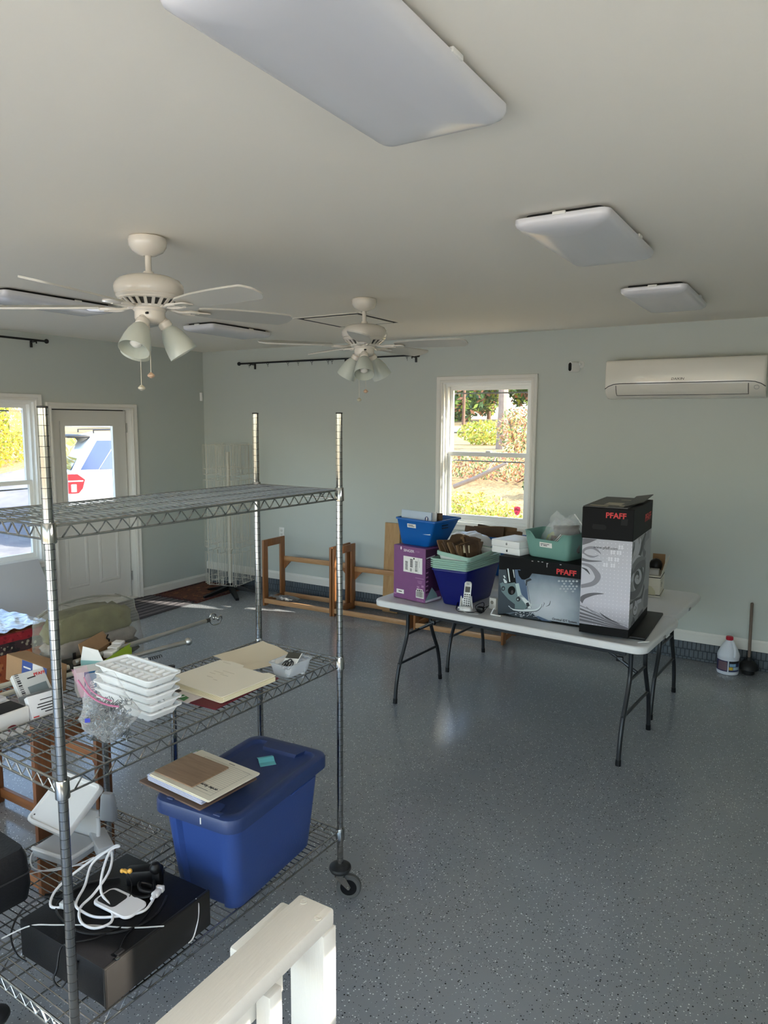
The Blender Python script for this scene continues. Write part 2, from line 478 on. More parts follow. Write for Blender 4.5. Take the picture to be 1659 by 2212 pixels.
def double_hung(name, q, to3, label, stormbar=True, seen=True):
    a0, a1, z0, z1 = q; zm = (z0+z1)/2 - .005
    root = MB(); casing(root, a0, a1, z0, z1, .058, to3)
    win = struct(name, root, M_trim, smooth=25); win['label'] = label
    mb = MB(); rect_frame(mb, a0-.002, a1+.002, z0-.002, z1+.002, .016, .016, .018, .016, .002, -TH, to3); struct('jamb', mb, M_vinyl, win, 0)
    mb = MB(); rect_frame(mb, a0+.014, a1-.014, z0+.016, z1-.014, .022, .022, .024, .022, -.035, -.125, to3); struct('frame', mb, M_vinyl, win, 0)
    up = MB(); rect_frame(up, a0+.034, a1-.034, zm-.018, z1-.034, .034, .034, .036, .036, -.088, -.115, to3); u = struct('upper_sash', up, M_vinyl, win, 0)
    lo = MB(); rect_frame(lo, a0+.026, a1-.026, z0+.034, zm+.022, .040, .040, .05, .04, -.050, -.082, to3); l = struct('lower_sash', lo, M_vinyl, win, 0)
    g = MB(); pane(g, a0+.066, a1-.066, zm+.016, z1-.068, -.10, to3); struct('pane', g, M_glass, u, 0)
    g = MB(); pane(g, a0+.064, a1-.064, z0+.082, zm-.016, -.066, to3); struct('pane', g, M_glass, l, 0)
    lk = MB(); cx = (a0+a1)/2+.02
    for dx in (-.03, .03):
        pass
    p = to3(cx, zm+.03, -.06); lk.box(p, (.05, .05, .018), .005); struct('sash_lock', lk, M_vinyl, l)
    if stormbar:
        sb = MB()
        for zz in (z1-.098, zm-.066):
            vs = [to3(a, z, d) for d in (-.13, -.142) for a, z in ((a0+.02, zz-.006), (a1-.02, zz-.006), (a1-.02, zz+.006), (a0+.02, zz+.006))]
            sb.add(vs, [(0, 3, 2, 1), (4, 5, 6, 7), (0, 1, 5, 4), (1, 2, 6, 5), (2, 3, 7, 6), (3, 0, 4, 7)])
        struct('screen_rail', sb, mat('screen_rail', (150, 152, 155), .4), win, 0)
    return win
to_back = lambda a, z, d: (a, YB-d, z)
to_left = lambda a, z, d: (XL+d, a, z)
to_right = lambda a, z, d: (XR-d, a, z)
win_b = double_hung('window_1', WB, to_back, 'white double-hung window in the back wall, looking out on a sunny lawn')
win_l = double_hung('window_2', WL, to_left, 'white double-hung window beside the door at the left edge')
double_hung('added_window_3', WL2, to_left, 'unseen white double-hung window added along the left wall to balance the light', False)
# alarm sticker on the lower pane of the back window
st = MB()
sh = [(-.03, .035), (0, .042), (.03, .035), (.032, .0), (.02, -.03), (0, -.045), (-.02, -.03), (-.032, 0)]
st.prism(sh, 0, .0012, frame((-2.415, YB+.0645, 1.125), (1, 0, 0), (0, 0, 1)))
sk_ = part('sticker', win_b, st, glass_mat('magenta_sticker', (.88, .26, .56, 1), .06, .4), label='magenta shield sticker')
for j, (w_, zz) in enumerate(((.034, .012), (.03, 0), (.012, -.014))):
    pass
tx = MB()
for w_, zz in ((.034, .014), (.036, .002), (.012, -.016)):
    tx.box((-2.415, YB+.0632, 1.125+zz), (w_, .0006, .005))
part('print', sk_, tx, glass_mat('sticker_print', (.6, .1, .4, 1), .05, .4))

# unseen openings, added to let in daylight and aim the sun
for name, q, to3 in (('added_window_4', WR, to_right), ('added_window_5', WRB, to_right), ('added_window_6', WR2, to_right)):
    mb = MB(); casing(mb, q[0], q[1], q[2], q[3], .0145, to3); wn = struct(name, mb, M_trim)
    mb = MB(); rect_frame(mb, q[0], q[1], q[2], q[3], .02, .02, .02, .02, -.04, -.09, to3); struct('frame', mb, M_vinyl, wn, 0)
    g = MB(); pane(g, q[0]+.02, q[1]-.02, q[2]+.02, q[3]-.02, -.06, to3); struct('pane', g, M_clear, wn, 0)
to_near = lambda a, z, d: (a, YN+d, z)
mb = MB(); casing(mb, WN[0], WN[1], WN[2], WN[3], .07, to_near, False); dn = struct('added_door_2', mb, M_trim)
for i in range(4):
    a = WN[0] + i*(WN[1]-WN[0])/4; b_ = a + (WN[1]-WN[0])/4
    mb = MB(); rect_frame(mb, a, b_, 0, WN[3], .05, .05, .09, .06, -.04, -.09, to_near); lf = struct('leaf', mb, M_vinyl, dn, 0)
    g = MB(); pane(g, a+.05, b_-.05, .09, WN[3]-.06, -.06, to_near); struct('pane', g, M_clear, lf, 0)

# the half-glazed entrance door
mb = MB(); casing(mb, DL[0]-.003, DL[1]+.003, 0, DL[3], .058, to_left, False); door = struct('door_1', mb, M_trim, smooth=25)
door['label'] = 'white half-glazed steel entrance door in the left wall'
mb = MB(); rect_frame(mb, DL[0]-.02, DL[1]+.02, -.001, DL[3]+.02, .022, .022, .02, .022, .004, -TH, to_left); struct('jamb', mb, M_trim, door, 0)
M_door = mat('door_paint', (214, 213, 208), .4)
lf = MB(); y0, y1, zt = DL[0]+.008, DL[1]-.012, DL[3]-.012
GX0, GX1, GZ0, GZ1 = 4.435, 5.025, 1.075, 1.895
rect_frame(lf, y0, y1, .02, zt, GX0-y0, y1-GX1, GZ0-.02, zt-GZ1, -.085, -.128, to_left)
leaf = struct('leaf', lf, M_door, door, 0)
mb = MB(); rect_frame(mb, DL[0]-.01, DL[1]+.01, .0, DL[3]+.01, .03, .03, .03, .03, -.130, -.15, to_left); struct('leak_blocker', mb, M_dark, door, 0)  # dark strip added behind the leaf, blocks daylight leaking through the gap
mb = MB(); rect_frame(mb, GX0-.035, GX1+.035, GZ0-.035, GZ1+.035, .05, .05, .05, .05, -.072, -.086, to_left)
for k_ in range(4):
    for (yy, zz) in ((GX0-.024, GZ0+.1+k_*.2), (GX1+.024, GZ0+.1+k_*.2), (GX0+.1+k_*.13, GZ1+.022)):
        mb.cyl((XL-.073, yy, zz), (XL-.0715, yy, zz), .004, n=8)
struct('glazing_frame', mb, M_door, leaf, 20)
g = MB(); pane(g, GX0+.01, GX1-.01, GZ0+.01, GZ1-.01, -.105, to_left); struct('pane', g, M_glass, leaf, 0)
for a, b_ in ((4.40, 4.66), (4.78, 5.04)):
    mb = MB()
    rings = []
    for e, d in ((0, -.085), (.012, -.079), (.03, -.079), (.045, -.088), (.05, -.0845)):
        rings.append([to_left(p, q, d) for p, q in ((a+e, .24+e), (b_-e, .24+e), (b_-e, .80-e), (a+e, .80-e))])
    mb.loft(rings, cap0=False); struct('raised_panel', mb, M_door, leaf, 20)
M_brass = mat('antique_brass', (150, 120, 70), .3, 1.)
mb = MB(); my = frame((XL-.085, 5.12, .93), (0, 1, 0), (0, 0, 1), (1, 0, 0))
mb.lathe([(.032, 0), (.032, .005), (.026, .010), (.011, .014), (.010, .034), (.022, .042), (.028, .055), (.024, .067), (.0001, .071)], 20, my)
struct('knob', mb, M_brass, leaf)
mb = MB()
for zz in (.25, 1.05, 1.86): mb.cyl((XL-.076, y1+.008, zz-.05), (XL-.076, y1+.008, zz+.05), .008, n=8)
struct('hinge', mb, mat('hinge_steel', (170, 170, 165), .35, .8), leaf)

# attic hatch
mb = MB()
hx0, hx1, hy0, hy1 = -3.62, -3.02, 4.56, 5.17
for (p, q) in (((hx0, hy0), (hx1, hy0)), ((hx1, hy0), (hx1, hy1)), ((hx1, hy1), (hx0, hy1)), ((hx0, hy1), (hx0, hy0))):
    mb.bar((p[0], p[1], CE-.0015), (q[0], q[1], CE-.0015), .045, .003, 0)
trim_h = struct('trim_1', mb, M_ceil); trim_h['label'] = 'white frame of the attic hatch in the ceiling'
mb = MB(); mb.box(((hx0+hx1)/2+.006, (hy0+hy1)/2+.004, CE-.003), (.505, .515, .006)); struct('hatch_panel', mb, M_ceil, trim_h, 0)
mb = MB(); mb.box(((hx0+hx1)/2, (hy0+hy1)/2, CE-.0012), (.58, .585, .004)); struct('hatch_gap_shade', mb, M_dark, trim_h, 0)  # dark sheet standing in for the shade in the gap round the panel
# ------------------------------------------------------------------ outside
def ground_mat():
    m = mat('straw_lawn', (190, 165, 110), .9); k = N(m); b = k.n['Principled BSDF']; v = k.coords()
    a = k.ramp(k.noise(v, .35, 5, .6), [(.3, lin((176, 152, 106))), (.5, lin((166, 142, 94))), (.62, lin((142, 106, 68))), (.75, lin((122, 124, 64)))])
    f = k.ramp(k.noise(k.scalev(v, (1, .5, 1)), 9, 5, .7), [(.35, lin((118, 84, 52))), (.6, lin((190, 166, 114)))])
    k.l.new(k.mix(.5, a, f), b.inputs['Base Color']); k.bump(k.noise(v, 18, 4), .6, .05, b)
    return m
def drive_mat():
    m = mat('driveway', (150, 150, 152), .9); k = N(m); b = k.n['Principled BSDF']; v = k.coords()
    k.l.new(k.ramp(k.noise(v, 1.3, 6, .6), [(.35, lin((104, 104, 110))), (.7, lin((140, 138, 134)))]), b.inputs['Base Color']); k.bump(k.noise(v, 120, 3), .3, .01, b)
    return m
GZ = -.16
def lerp_tab(tab, v):
    for (a, za), (b, zb) in zip(tab[:-1], tab[1:]):
        if v <= b: return za+(zb-za)*max(0, min(1, (v-a)/(b-a)))
    return tab[-1][1]
def gh(x, y):
    """height of the ground outside"""
    z = GZ + lerp_tab([(6.6, 0), (8, .06), (13, .82), (19, 1.33), (25, 1.36), (34, 1.50), (38, 1.80), (46, 2.3)], y)
    z += lerp_tab([(8, 0), (11, .02), (16, .66), (24, 1.0), (40, 1.4)], -x) * max(0, min(1, (14-y)/3))
    return z
mb = MB()
def gfun(u, v):
    x = -70+u*100; y = -50+v*110
    z = gh(x, y) + .05*noise.noise((x*.15, y*.15, 0))
    if -7.2 < x < 2.2 and -4.6 < y < 7.4: z = -.35
    return (x, y, z)
mb.grid(gfun, 150, 150)
o = link('lawn', mb.mesh('lawn', ground_mat()), None); o['kind'] = 'structure'; o['label'] = 'straw coloured lawn with leaf litter'
mb = MB(); mb.grid(lambda u, v: (-15.6+u*8.9, -14+v*24, gh(-15.6+u*8.9, -14+v*24)+.06), 24, 24, None, .05); o = link('driveway', mb.mesh('driveway', drive_mat())); o['kind'] = 'structure'; o['label'] = 'grey concrete driveway outside the left window'
mb = MB(); mb.grid(lambda u, v: (-60+u*80, 34.6+v*3.2, gh(-60+u*80, 34.6+v*3.2)+.07), 30, 4, None, .05); o = link('road', mb.mesh('road', mat('pale_road', (176, 172, 166), .9, grain=.08, gscale=2))); o['kind'] = 'structure'; o['label'] = 'pale road beyond the lawn'
M_bounce = mat('pale_bounce', (232, 226, 212), .9, grain=.06, gscale=3)  # bright ground slabs added out of view to throw sunlight up inside
mb = MB(); mb.box((6.4, -1, GZ+.05), (10, 16, .1)); o = link('bounce_apron', mb.mesh('bounce_apron', M_bounce)); o['kind'] = 'structure'; o['label'] = 'unseen pale slab added outside the right wall to bounce sunlight in'
mb = MB(); mb.box((-2.5, -9.2, GZ+.05), (16, 11, .1)); o = link('bounce_yard', mb.mesh('bounce_yard', M_bounce)); o['kind'] = 'structure'; o['label'] = 'unseen pale slab added outside the near wall to bounce light in'

M_bark = mat('pale_bark', (150, 132, 120), .9, grain=.35, gscale=9, bump=.6, bscale=14)
M_bark2 = mat('brown_bark', (112, 84, 68), .9, grain=.3, gscale=9, bump=.6, bscale=14)
LEAF = {n_: mat('leaf_'+n_, c, .6, grain=.25, gscale=3) for n_, c in dict(yellow=(186, 172, 52), lime=(150, 168, 60), green=(92, 118, 58), dark=(62, 88, 52), rust=(170, 112, 78), straw=(190, 165, 96)).items()}
def leaves(mb, rnd, c, r, n_, size, mats_, shell=.45):
    for _ in range(n_):
        while True:
            d = Vector((rnd.uniform(-1, 1), rnd.uniform(-1, 1), rnd.uniform(-1, 1)))
            if shell < d.length < 1: break
        p = Vector(c) + Vector((d.x*r[0], d.y*r[1], d.z*r[2]))
        a = Vector((rnd.uniform(-1, 1), rnd.uniform(-1, 1), rnd.uniform(-1, 1))).normalized(); b_ = a.orthogonal().normalized()
        s_ = size*rnd.uniform(.6, 1.3)
        mb.cur = rnd.randrange(mats_)
        mb.add([p-a*s_, p+b_*s_*.45, p+a*s_, p-b_*s_*.45], [(0, 1, 2, 3)])
    mb.cur = 0
def shrub(name, label, loc, r, n_, size, cols, seed, group=None, stems=5):
    rnd = random.Random(seed)
    t = thing(name, label, 'shrub', loc, 0, group)
    mb = MB(); leaves(mb, rnd, (0, 0, r[2]*1.0), r, n_, size, len(cols), .3)
    part('foliage', t, mb, [LEAF[c] for c in cols], smooth=0)
    mb = MB()
    for i in range(stems):
        a = rnd.uniform(0, 2*PI); q = rnd.uniform(.2, .7)
        mb.tube([(0.05*math.cos(a), .05*math.sin(a), -.1), (r[0]*q*.5*math.cos(a), r[1]*q*.5*math.sin(a), r[2]*.7), (r[0]*q*math.cos(a), r[1]*q*math.sin(a), r[2]*1.4)], .012, 5)
    part('stem', t, mb, M_bark2)
    return t
def tree(name, label, loc, h, r, crown, cr, cols, n_, size, seed, bark, group=None, lean=(0, 0)):
    rnd = random.Random(seed)
    t = thing(name, label, 'tree', loc, 0, group)
    mb = MB(); pts = [(lean[0]*i/8+rnd.uniform(-.04, .04)*r*4, lean[1]*i/8+rnd.uniform(-.04, .04)*r*4, -.3+(h+.3)*i/8) for i in range(9)]
    mb.tube(pts, r, 10, rs=[r*(1.35 if i == 0 else 1.05-.07*i) for i in range(9)])
    part('trunk', t, mb, bark)
    if n_:
        mb = MB()
        for k_ in range(6):
            leaves(mb, rnd, (lean[0]+rnd.uniform(-.6, .6)*cr[0], lean[1]+rnd.uniform(-.6, .6)*cr[1], crown+rnd.uniform(-.6, .6)*cr[2]), (cr[0]*.6, cr[1]*.6, cr[2]*.5), n_//6, size, len(cols), .1)
        part('foliage', t, mb, [LEAF[c] for c in cols], smooth=0)
    return t
# seen through the back window
tree('pine_tree', 'thick pale pine trunk standing on the lawn behind the back window', (-7.93, 19.4, gh(-8, 19.4)), 11, .145, 10.5, (2.2, 2.2, 2), ('green', 'dark'), 500, .18, 1, M_bark)
tree('thin_tree', 'thin reddish-brown trunk by the road, left in the back window', (-14.15, 30, gh(-14, 30)), 9, .075, 8.6, (2, 2, 1.6), ('rust', 'green'), 300, .2, 2, M_bark2)
mb = MB(); mb.tube([(0, 0, 0), (.4, .03, .17), (1.02, .06, .48)], .05, 10, rs=[.045, .04, .03])
mb.tube([(.62, .04, .28), (.72, .2, .5), (.75, .25, .62)], .014, 6)
solo('fallen_log', 'pale leaning log on the leafy bank, seen through the back window', 'log', mb, M_bark, (-5.93, 12.2, .735))
shr = [('bright_bush', 'bright yellow-green bush left of the pine in the back window', (-9.35, 21.6), (1.0, .7, .42), 1500, .06, ('yellow', 'lime'), 11),
 ('bright_bush', 'small bright yellow bush right of the pine in the back window', (-7.85, 22.6), (.42, .4, .34), 600, .06, ('yellow', 'lime'), 31),
 ('hedge', 'low yellow and lime hedge just outside the back window', (-4.15, 9.1), (.84, .45, .46), 3800, .028, ('yellow', 'lime', 'straw'), 12),
 ('hedge', 'sparser green hedge outside the right part of the back window', (-2.62, 9.25), (.66, .45, .48), 2600, .028, ('green', 'lime', 'yellow'), 13),
 ('leafy_bank', 'rust coloured leafy undergrowth around the log', (-5.5, 13.9), (2.2, .9, .30), 3200, .04, ('rust', 'straw', 'rust', 'green'), 14),
 ('green_bush', 'lime green bush left of the log in the back window', (-6.45, 12.2), (.30, .3, .26), 700, .035, ('lime', 'green'), 15),
 ('green_bush', 'dark green bush right of the log in the back window', (-4.42, 12.6), (.30, .3, .2), 600, .035, ('green', 'dark'), 16),
 ('brown_bush', 'tangled rust brown bush at the right of the pine trunk', (-7.0, 18.2), (.62, .6, .62), 1500, .045, ('rust', 'straw', 'green'), 17),
 # seen through the left window
 ('yellow_bush', 'tall yellow-green bush across the driveway in the left window', (-16.6, 9.5), (1.1, 1.5, .95), 5200, .05, ('yellow', 'lime', 'yellow'), 18)]
for nm, lb, (x_, y_), r, n_, sz, cols, sd in shr: shrub(nm, lb, (x_, y_, gh(x_, y_)), r, n_, sz, cols, sd)
rnd = random.Random(5)
for i in range(22):
    x = -38+(i % 12)*4.4+2.2*(i//12); y = 44+1.5*(i % 2)+7*(i//12)
    tree('woodland_tree', 'hazy evergreen in the row of woods beyond the road', (x, y, gh(x, y)), rnd.uniform(7, 9), .14, 3.0, (1.78, 1.9, 2.9), ('dark', 'green', 'rust', 'lime', 'green'), 3000, .24, 40+i, M_bark2, 'woods beyond the road')
for i in range(10):
    y = -7+i*4.5; x = -31+1.5*(i % 2)
    tree('roadside_tree', 'brown wooded row across the driveway on the left side', (x, y, gh(x, y)), rnd.uniform(7, 9), .16, 3.4, (1.9, 1.82, 3.0), ('rust', 'straw', 'dark', 'rust'), 1300, .2, 80+i, M_bark2, 'woods across the driveway')

# white car standing on the driveway, tail to the left
def make_car():
    t = thing('car', 'white car parked on the driveway, seen through the door glass', 'car', (-10.85, 7.31, gh(-10.85, 8)+.06), math.radians(-25))
    M_white = mat('car_paint', (236, 238, 240), .15, coat=1.); M_cg = mat('car_glass', (46, 62, 92), .05, spec=1.); M_blk = mat('car_trim', (22, 23, 25), .5)
    W = 1.9
    # side silhouette (y forward, z up)
    low = [(.02, .45), (.0, .62), (.04, .80), (.02, .98), (.10, 1.16), (2.0, 1.16), (3.35, 1.13), (4.45, 1.0), (4.68, .82), (4.72, .45), (4.2, .32), (.5, .32)]
    mb = MB(); Mx = Matrix(((0, 0, 1, -W/2), (1, 0, 0, 0), (0, 1, 0, 0), (0, 0, 0, 1)))
    mb.loft([[((0), y, z) for y, z in low]], cap0=True, cap1=False) if False else None
    rings = []
    for x, s_ in ((-.95, .0), (-.94, .02), (-.86, .05), (.86, .05), (.94, .02), (.95, 0)):
        rings.append([(x, y, z) for y, z in low])
    k_ = .06
    def inset(poly, d):
        cy = sum(p[0] for p in poly)/len(poly); cz = sum(p[1] for p in poly)/len(poly)
        return [(cy+(y-cy)*(1-d/2.2), cz+(z-cz)*(1-d/.5)) for y, z in poly]
    rings = [[(x, y, z) for y, z in inset(low, d)] for x, d in ((-.96, .06), (-.95, .02), (-.90, 0), (.90, 0), (.95, .02), (.96, .06))]
    mb.loft(rings); part('body', t, mb, M_white, 50)
    cab = [(.10, 1.14), (.30, 1.52), (.42, 1.68), (.75, 1.76), (1.9, 1.76), (2.45, 1.66), (3.30, 1.12)]
    mb = MB(); mb.loft([[(x*sx, y, z) for y, z in cab] for x, sx in ((-.93, 1),)] , cap0=False, cap1=False)
    vs = []
    def cabring(x0, f):
        return [((x0*(1-.14*max(0, (z-1.14)/.62))), .1+(y-.1)*f+(1-f)*1.5, z-(1-f)*.3*(z-1.14)) for y, z in cab]
    mb = MB(); mb.loft([cabring(x, f) for x, f in ((-.93, .985), (-.91, 1), (.91, 1), (.93, .985))]); part('cabin', t, mb, M_white, 50)
    # side windows (towards the house, +x) following the cabin's tumblehome
    def side(poly, name, m, off=.012):
        mb = MB(); vs = [(.93*(1-.14*max(0, (z-1.14)/.62))+off, y, z) for y, z in poly]
        vs2 = [(p[0]-.03, p[1], p[2]) for p in vs]; n_ = len(vs)
        mb.add(vs+vs2, [tuple(range(n_)), tuple(range(n_, 2*n_))[::-1]]+[(i, (i+1) % n_, n_+(i+1) % n_, n_+i) for i in range(n_)])
        return part(name, t, mb, m, 0)
    side([(.50, 1.19), (1.28, 1.19), (1.28, 1.64), (.82, 1.64)], 'rear_side_window', M_cg)
    side([(1.34, 1.19), (2.1, 1.19), (2.1, 1.64), (1.34, 1.64)], 'side_window', M_cg)
    side([(2.16, 1.19), (3.0, 1.19), (2.5, 1.58), (2.16, 1.64)], 'side_window', M_cg)
    side([(.22, 1.19), (.49, 1.19), (.80, 1.64), (.50, 1.64)], 'pillar_trim', mat('tinted_pillar', (60, 76, 110), .1), .006)
    mb = MB(); vs = [(-.74, .13, 1.18), (.74, .13, 1.18), (.68, .40, 1.60), (-.68, .40, 1.60)]
    vs = [(x, y-.03, z) for x, y, z in vs]; vs2 = [(x, y+.05, z) for x, y, z in vs]
    mb.add(vs+vs2, [(0, 1, 2, 3), (7, 6, 5, 4), (0, 4, 5, 1), (1, 5, 6, 2), (2, 6, 7, 3), (3, 7, 4, 0)]); part('rear_window', t, mb, M_cg, 0)
    mb = MB(); mb.box((0, .26, 1.70), (1.4, .34, .04), .015); part('spoiler', t, mb, M_blk)
    # tail lamp wrapping the corner
    mb = MB(); mb.prism([(.02, 1.13), (.16, 1.13), (.27, 1.04), (.23, .90), (.17, .83), (.02, .83)], -.985, -.80, Matrix(((0, 0, -1, 0), (1, 0, 0, 0), (0, 1, 0, 0), (0, 0, 0, 1)))); l_ = part('tail_lamp', t, mb, mat('tail_red', (200, 30, 34), .12, coat=1.), label='red tail lamp with clear stripe')
    mb = MB(); mb.box((.984, .13, 1.02), (.012, .22, .02), .004); mb.box((.984, .10, .91), (.012, .08, .12), .01); part('clear_lens', l_, mb, mat('tail_clear', (240, 225, 220), .1))
    mb = MB(); mb.box((0, .0, .52), (1.84, .14, .26), .05, 3); part('bumper', t, mb, M_white)
    me = MB().lathe([(.20, -.11), (.33, -.11), (.36, -.08), (.36, .08), (.33, .11), (.20, .11)], 28, Matrix.Rotation(PI/2, 4, 'Y')).mesh('wheel', mat('tyre', (28, 28, 29), .8))
    mh = MB().lathe([(.02, -.09), (.21, -.10), (.21, .10), (.02, .09)], 10, Matrix.Rotation(PI/2, 4, 'Y')).mesh('hub_cap', mat('alloy', (170, 172, 175), .3, .9))
    for x in (-.84, .84):
        for y in (.92, 3.75):
            wl_ = link('wheel', me, t, (x, y, .36)); link('hub_cap', mh, wl_)
    for s_ in (-1, 1):
        mb = MB(); mb.box((s_*1.02, 2.85, 1.18), (.14, .2, .15), .04, 3); part('mirror', t, mb, M_white)
    for x in (-.62, .62):
        mb = MB(); mb.tube([(x, .5, 1.75), (x, .5, 1.80), (x, 2.0, 1.82), (x, 2.05, 1.76)], .014, 8); part('roof_rail', t, mb, M_blk)
    return t
make_car()
# ------------------------------------------------------------------ ceiling lights
M_acryl = mat('acrylic_lens', (214, 213, 216), .22, spec=.5)
M_lite = mat('light_base_white', (228, 226, 220), .4)
def make_light(label, x0, x1, y0, y1):
    L, W = y1-y0, x1-x0
    t = thing('ceiling_light', label, 'ceiling light', ((x0+x1)/2, (y0+y1)/2, CE), 0, 'puffy ceiling lights')
    mb = MB(); mb.loft([ring(rrect(W-.07, L-.07, .03), z) for z in (-.02, 0)]); part('shade_plate', t, mb, M_dark)  # plate coloured dark to give the slot above the diffuser its shade
    mb = MB(); prof = [(0, -.018), (.0, -.034), (.006, -.046), (.022, -.056), (.05, -.063), (.09, -.067), (.14, -.069)]
    rings = [ring(rrect(W-2*e, L-2*e, max(.010, .036-e*.3), 6), z) for e, z in prof]
    mb.loft([ring(rrect(W-.02, L-.02, .03, 6), -.014)] + rings, cap0=False); part('diffuser', t, mb, M_acryl, 50)
    for sx in (-1, 1):
        mb = MB(); mb.box((sx*(W/2-.001), L*.12, -.017), (.012, .05, .012), .002); part('clip', t, mb, M_lite)
    mb = MB(); mb.box((0, -(L/2-.001), -.017), (.05, .012, .012), .002); part('clip', t, mb, M_lite)
    return t
make_light('largest puffy white ceiling light, nearest the camera at the top', -1.105, -.735, .98, 1.80)
make_light('middle of the three white ceiling lights on the right of the ceiling', -1.105, -.735, 2.75, 3.57)
make_light('small white ceiling light above the wall air conditioner', -1.105, -.735, 4.44, 5.26)
make_light('white ceiling light behind the near fan, cut by the left edge', -4.66, -4.30, 2.62, 3.44)
make_light('white ceiling light between the two fans, seen nearly edge-on', -4.66, -4.30, 4.36, 5.10)

# ------------------------------------------------------------------ ceiling fans
M_fan = mat('fan_enamel', (222, 215, 204), .25, coat=.4)
M_blade = mat('fan_blade', (198, 195, 186), .4)
M_opal = mat('opal_glass', (226, 232, 222), .3, trans=.25)
M_bulb = mat('bulb_glass', (240, 238, 230), .2)
M_vent = mat('fan_vent_dark', (60, 58, 55), .7)
M_chain = mat('chain', (200, 196, 186), .35, .6)
def make_fan(label, x, y, th, lamp0, nl, z0=CE):
    t = thing('ceiling_fan', label, 'ceiling fan', (x, y, z0), 0, 'white ceiling fans')
    mb = MB(); mb.lathe([(.062, 0), (.064, -.004), (.080, -.006), (.083, -.02), (.080, -.040), (.066, -.062), (.040, -.076), (.022, -.082), (.02, -.078)], 28); part('canopy', t, mb, M_fan)
    mb = MB(); mb.cyl((0, 0, -.076), (0, 0, -.165), .0135, n=14); mb.cyl((0, 0, -.148), (0, 0, -.170), .022, n=16); part('downrod', t, mb, M_fan)
    mb = MB(); mb.lathe([(.02, -.164), (.06, -.166), (.10, -.172), (.132, -.186), (.147, -.206), (.150, -.222), (.147, -.240), (.140, -.250), (.143, -.254), (.138, -.262), (.124, -.272)], 40)
    mh = part('motor_housing', t, mb, M_fan)
    mb = MB(); mb.lathe([(.122, -.270), (.088, -.298), (.075, -.305), (.02, -.305)], 36); part('vent_core', mh, mb, M_vent)
    mb = MB()
    for k in range(22):
        a = 2*PI*k/22; c, s = math.cos(a), math.sin(a)
        mb.bar((.130*c, .130*s, -.268), (.090*c, .090*s, -.301), .013, .006, 0)
    mb.lathe([(.134, -.262), (.134, -.270), (.124, -.274), (.120, -.268)], 36, cap=False); mb.lathe([(.095, -.297), (.092, -.305), (.06, -.309), (.06, -.302)], 36, cap=False)
    part('vent_ring', mh, mb, M_fan)
    mb = MB(); mb.lathe([(.05, -.300), (.070, -.303), (.072, -.315), (.066, -.322), (.066, -.352), (.058, -.364), (.036, -.374), (.0001, -.376)], 30); sw = part('switch_housing', t, mb, M_fan)
    mb = MB(); mb.box((.040, -.052, -.334), (.02, .008, .010), .002, 1, Matrix.Rotation(0, 4, 'Z')); part('reverse_switch', sw, mb, M_dark)
    for k in range(5):
        a = th + 2*PI*k/5
        bk = MB(); R_ = Matrix.Rotation(a, 4, 'Z')
        # forked blade iron
        bk.tube(smooth([(.06, 0, -.300), (.10, .0, -.304), (.135, .018, -.312), (.175, .034, -.312), (.215, .026, -.312)], 4), .007, 8, M=R_)
        bk.tube(smooth([(.06, 0, -.300), (.10, .0, -.304), (.135, -.018, -.312), (.175, -.034, -.310), (.215, -.026, -.310)], 4), .007, 8, M=R_)
        bk.prism(rrect(.085, .070, .022, 4, .235, 0), -.3135, -.3075, R_)
        ir = part('blade_iron', t, bk, M_fan)
        bl = MB()
        outl = [(.215, -.036), (.235, -.045), (.35, -.062), (.50, -.069), (.60, -.068), (.655, -.066), (.668, -.060), (.692, -.030), (.694, -.020), (.694, .020), (.692, .030), (.668, .060), (.655, .066), (.60, .068), (.50, .069), (.35, .062), (.235, .045), (.215, .036)]
        bl.prism(outl, -.004, .004, R_ @ Matrix.Translation((0, 0, -.300)) @ Matrix.Rotation(math.radians(-13), 4, 'X'))
        part('blade', t, bl, M_blade)
    for k in range(nl):
        a = lamp0 + 2*PI*k/nl
        M = Matrix.Rotation(a, 4, 'Z') @ Matrix.Translation((.052, 0, -.356)) @ Matrix.Rotation(math.radians(-32), 4, 'Y')
        mb = MB(); mb.lathe([(.020, .012), (.022, -.004), (.029, -.012), (.030, -.034), (.026, -.038)], 20, M); part('lamp_holder', t, mb, M_fan)
        mb = MB(); pr = [(.024, -.036), (.036, -.048), (.050, -.078), (.060, -.115), (.0655, -.150), (.0665, -.168), (.0645, -.168), (.0635, -.150), (.058, -.115), (.048, -.078), (.034, -.050), (.022, -.038)]
        mb.lathe(pr, 28, M, cap=False); sh = part('lamp_shade', t, mb, M_opal)
        mb = MB(); mb.lathe([(.013, -.04), (.014, -.075), (.024, -.100), (.029, -.120), (.024, -.140), (.012, -.150), (.0001, -.152)], 16, M); part('bulb', sh, mb, M_bulb)
    for k, (dx, dy, zl, col) in enumerate(((.035, -.035, -.600, (214, 180, 150)), (.0, -.06, -.655, (205, 200, 180)))):
        mb = MB(); mb.tube([(dx, dy, -.362), (dx, dy, zl)], .0016, 6)
        c_ = part('pull_chain', t, mb, M_chain)
        mb = MB(); mb.lathe([(.003, .012), (.008, .008), (.016, 0), (.015, -.006), (.006, -.012), (.0001, -.014)], 14, TR(dx, dy, zl)); part('pull_knob', c_, mb, mat('pull_%d' % k, col, .3))
    return t
make_fan('white five-blade ceiling fan with three lamps, nearer one on the left', -2.61, 2.26, math.radians(66), math.radians(-71), 3)
make_fan('white five-blade ceiling fan with three lamps, further one near the hatch', -2.652, 4.071, math.radians(12), math.radians(303), 3)

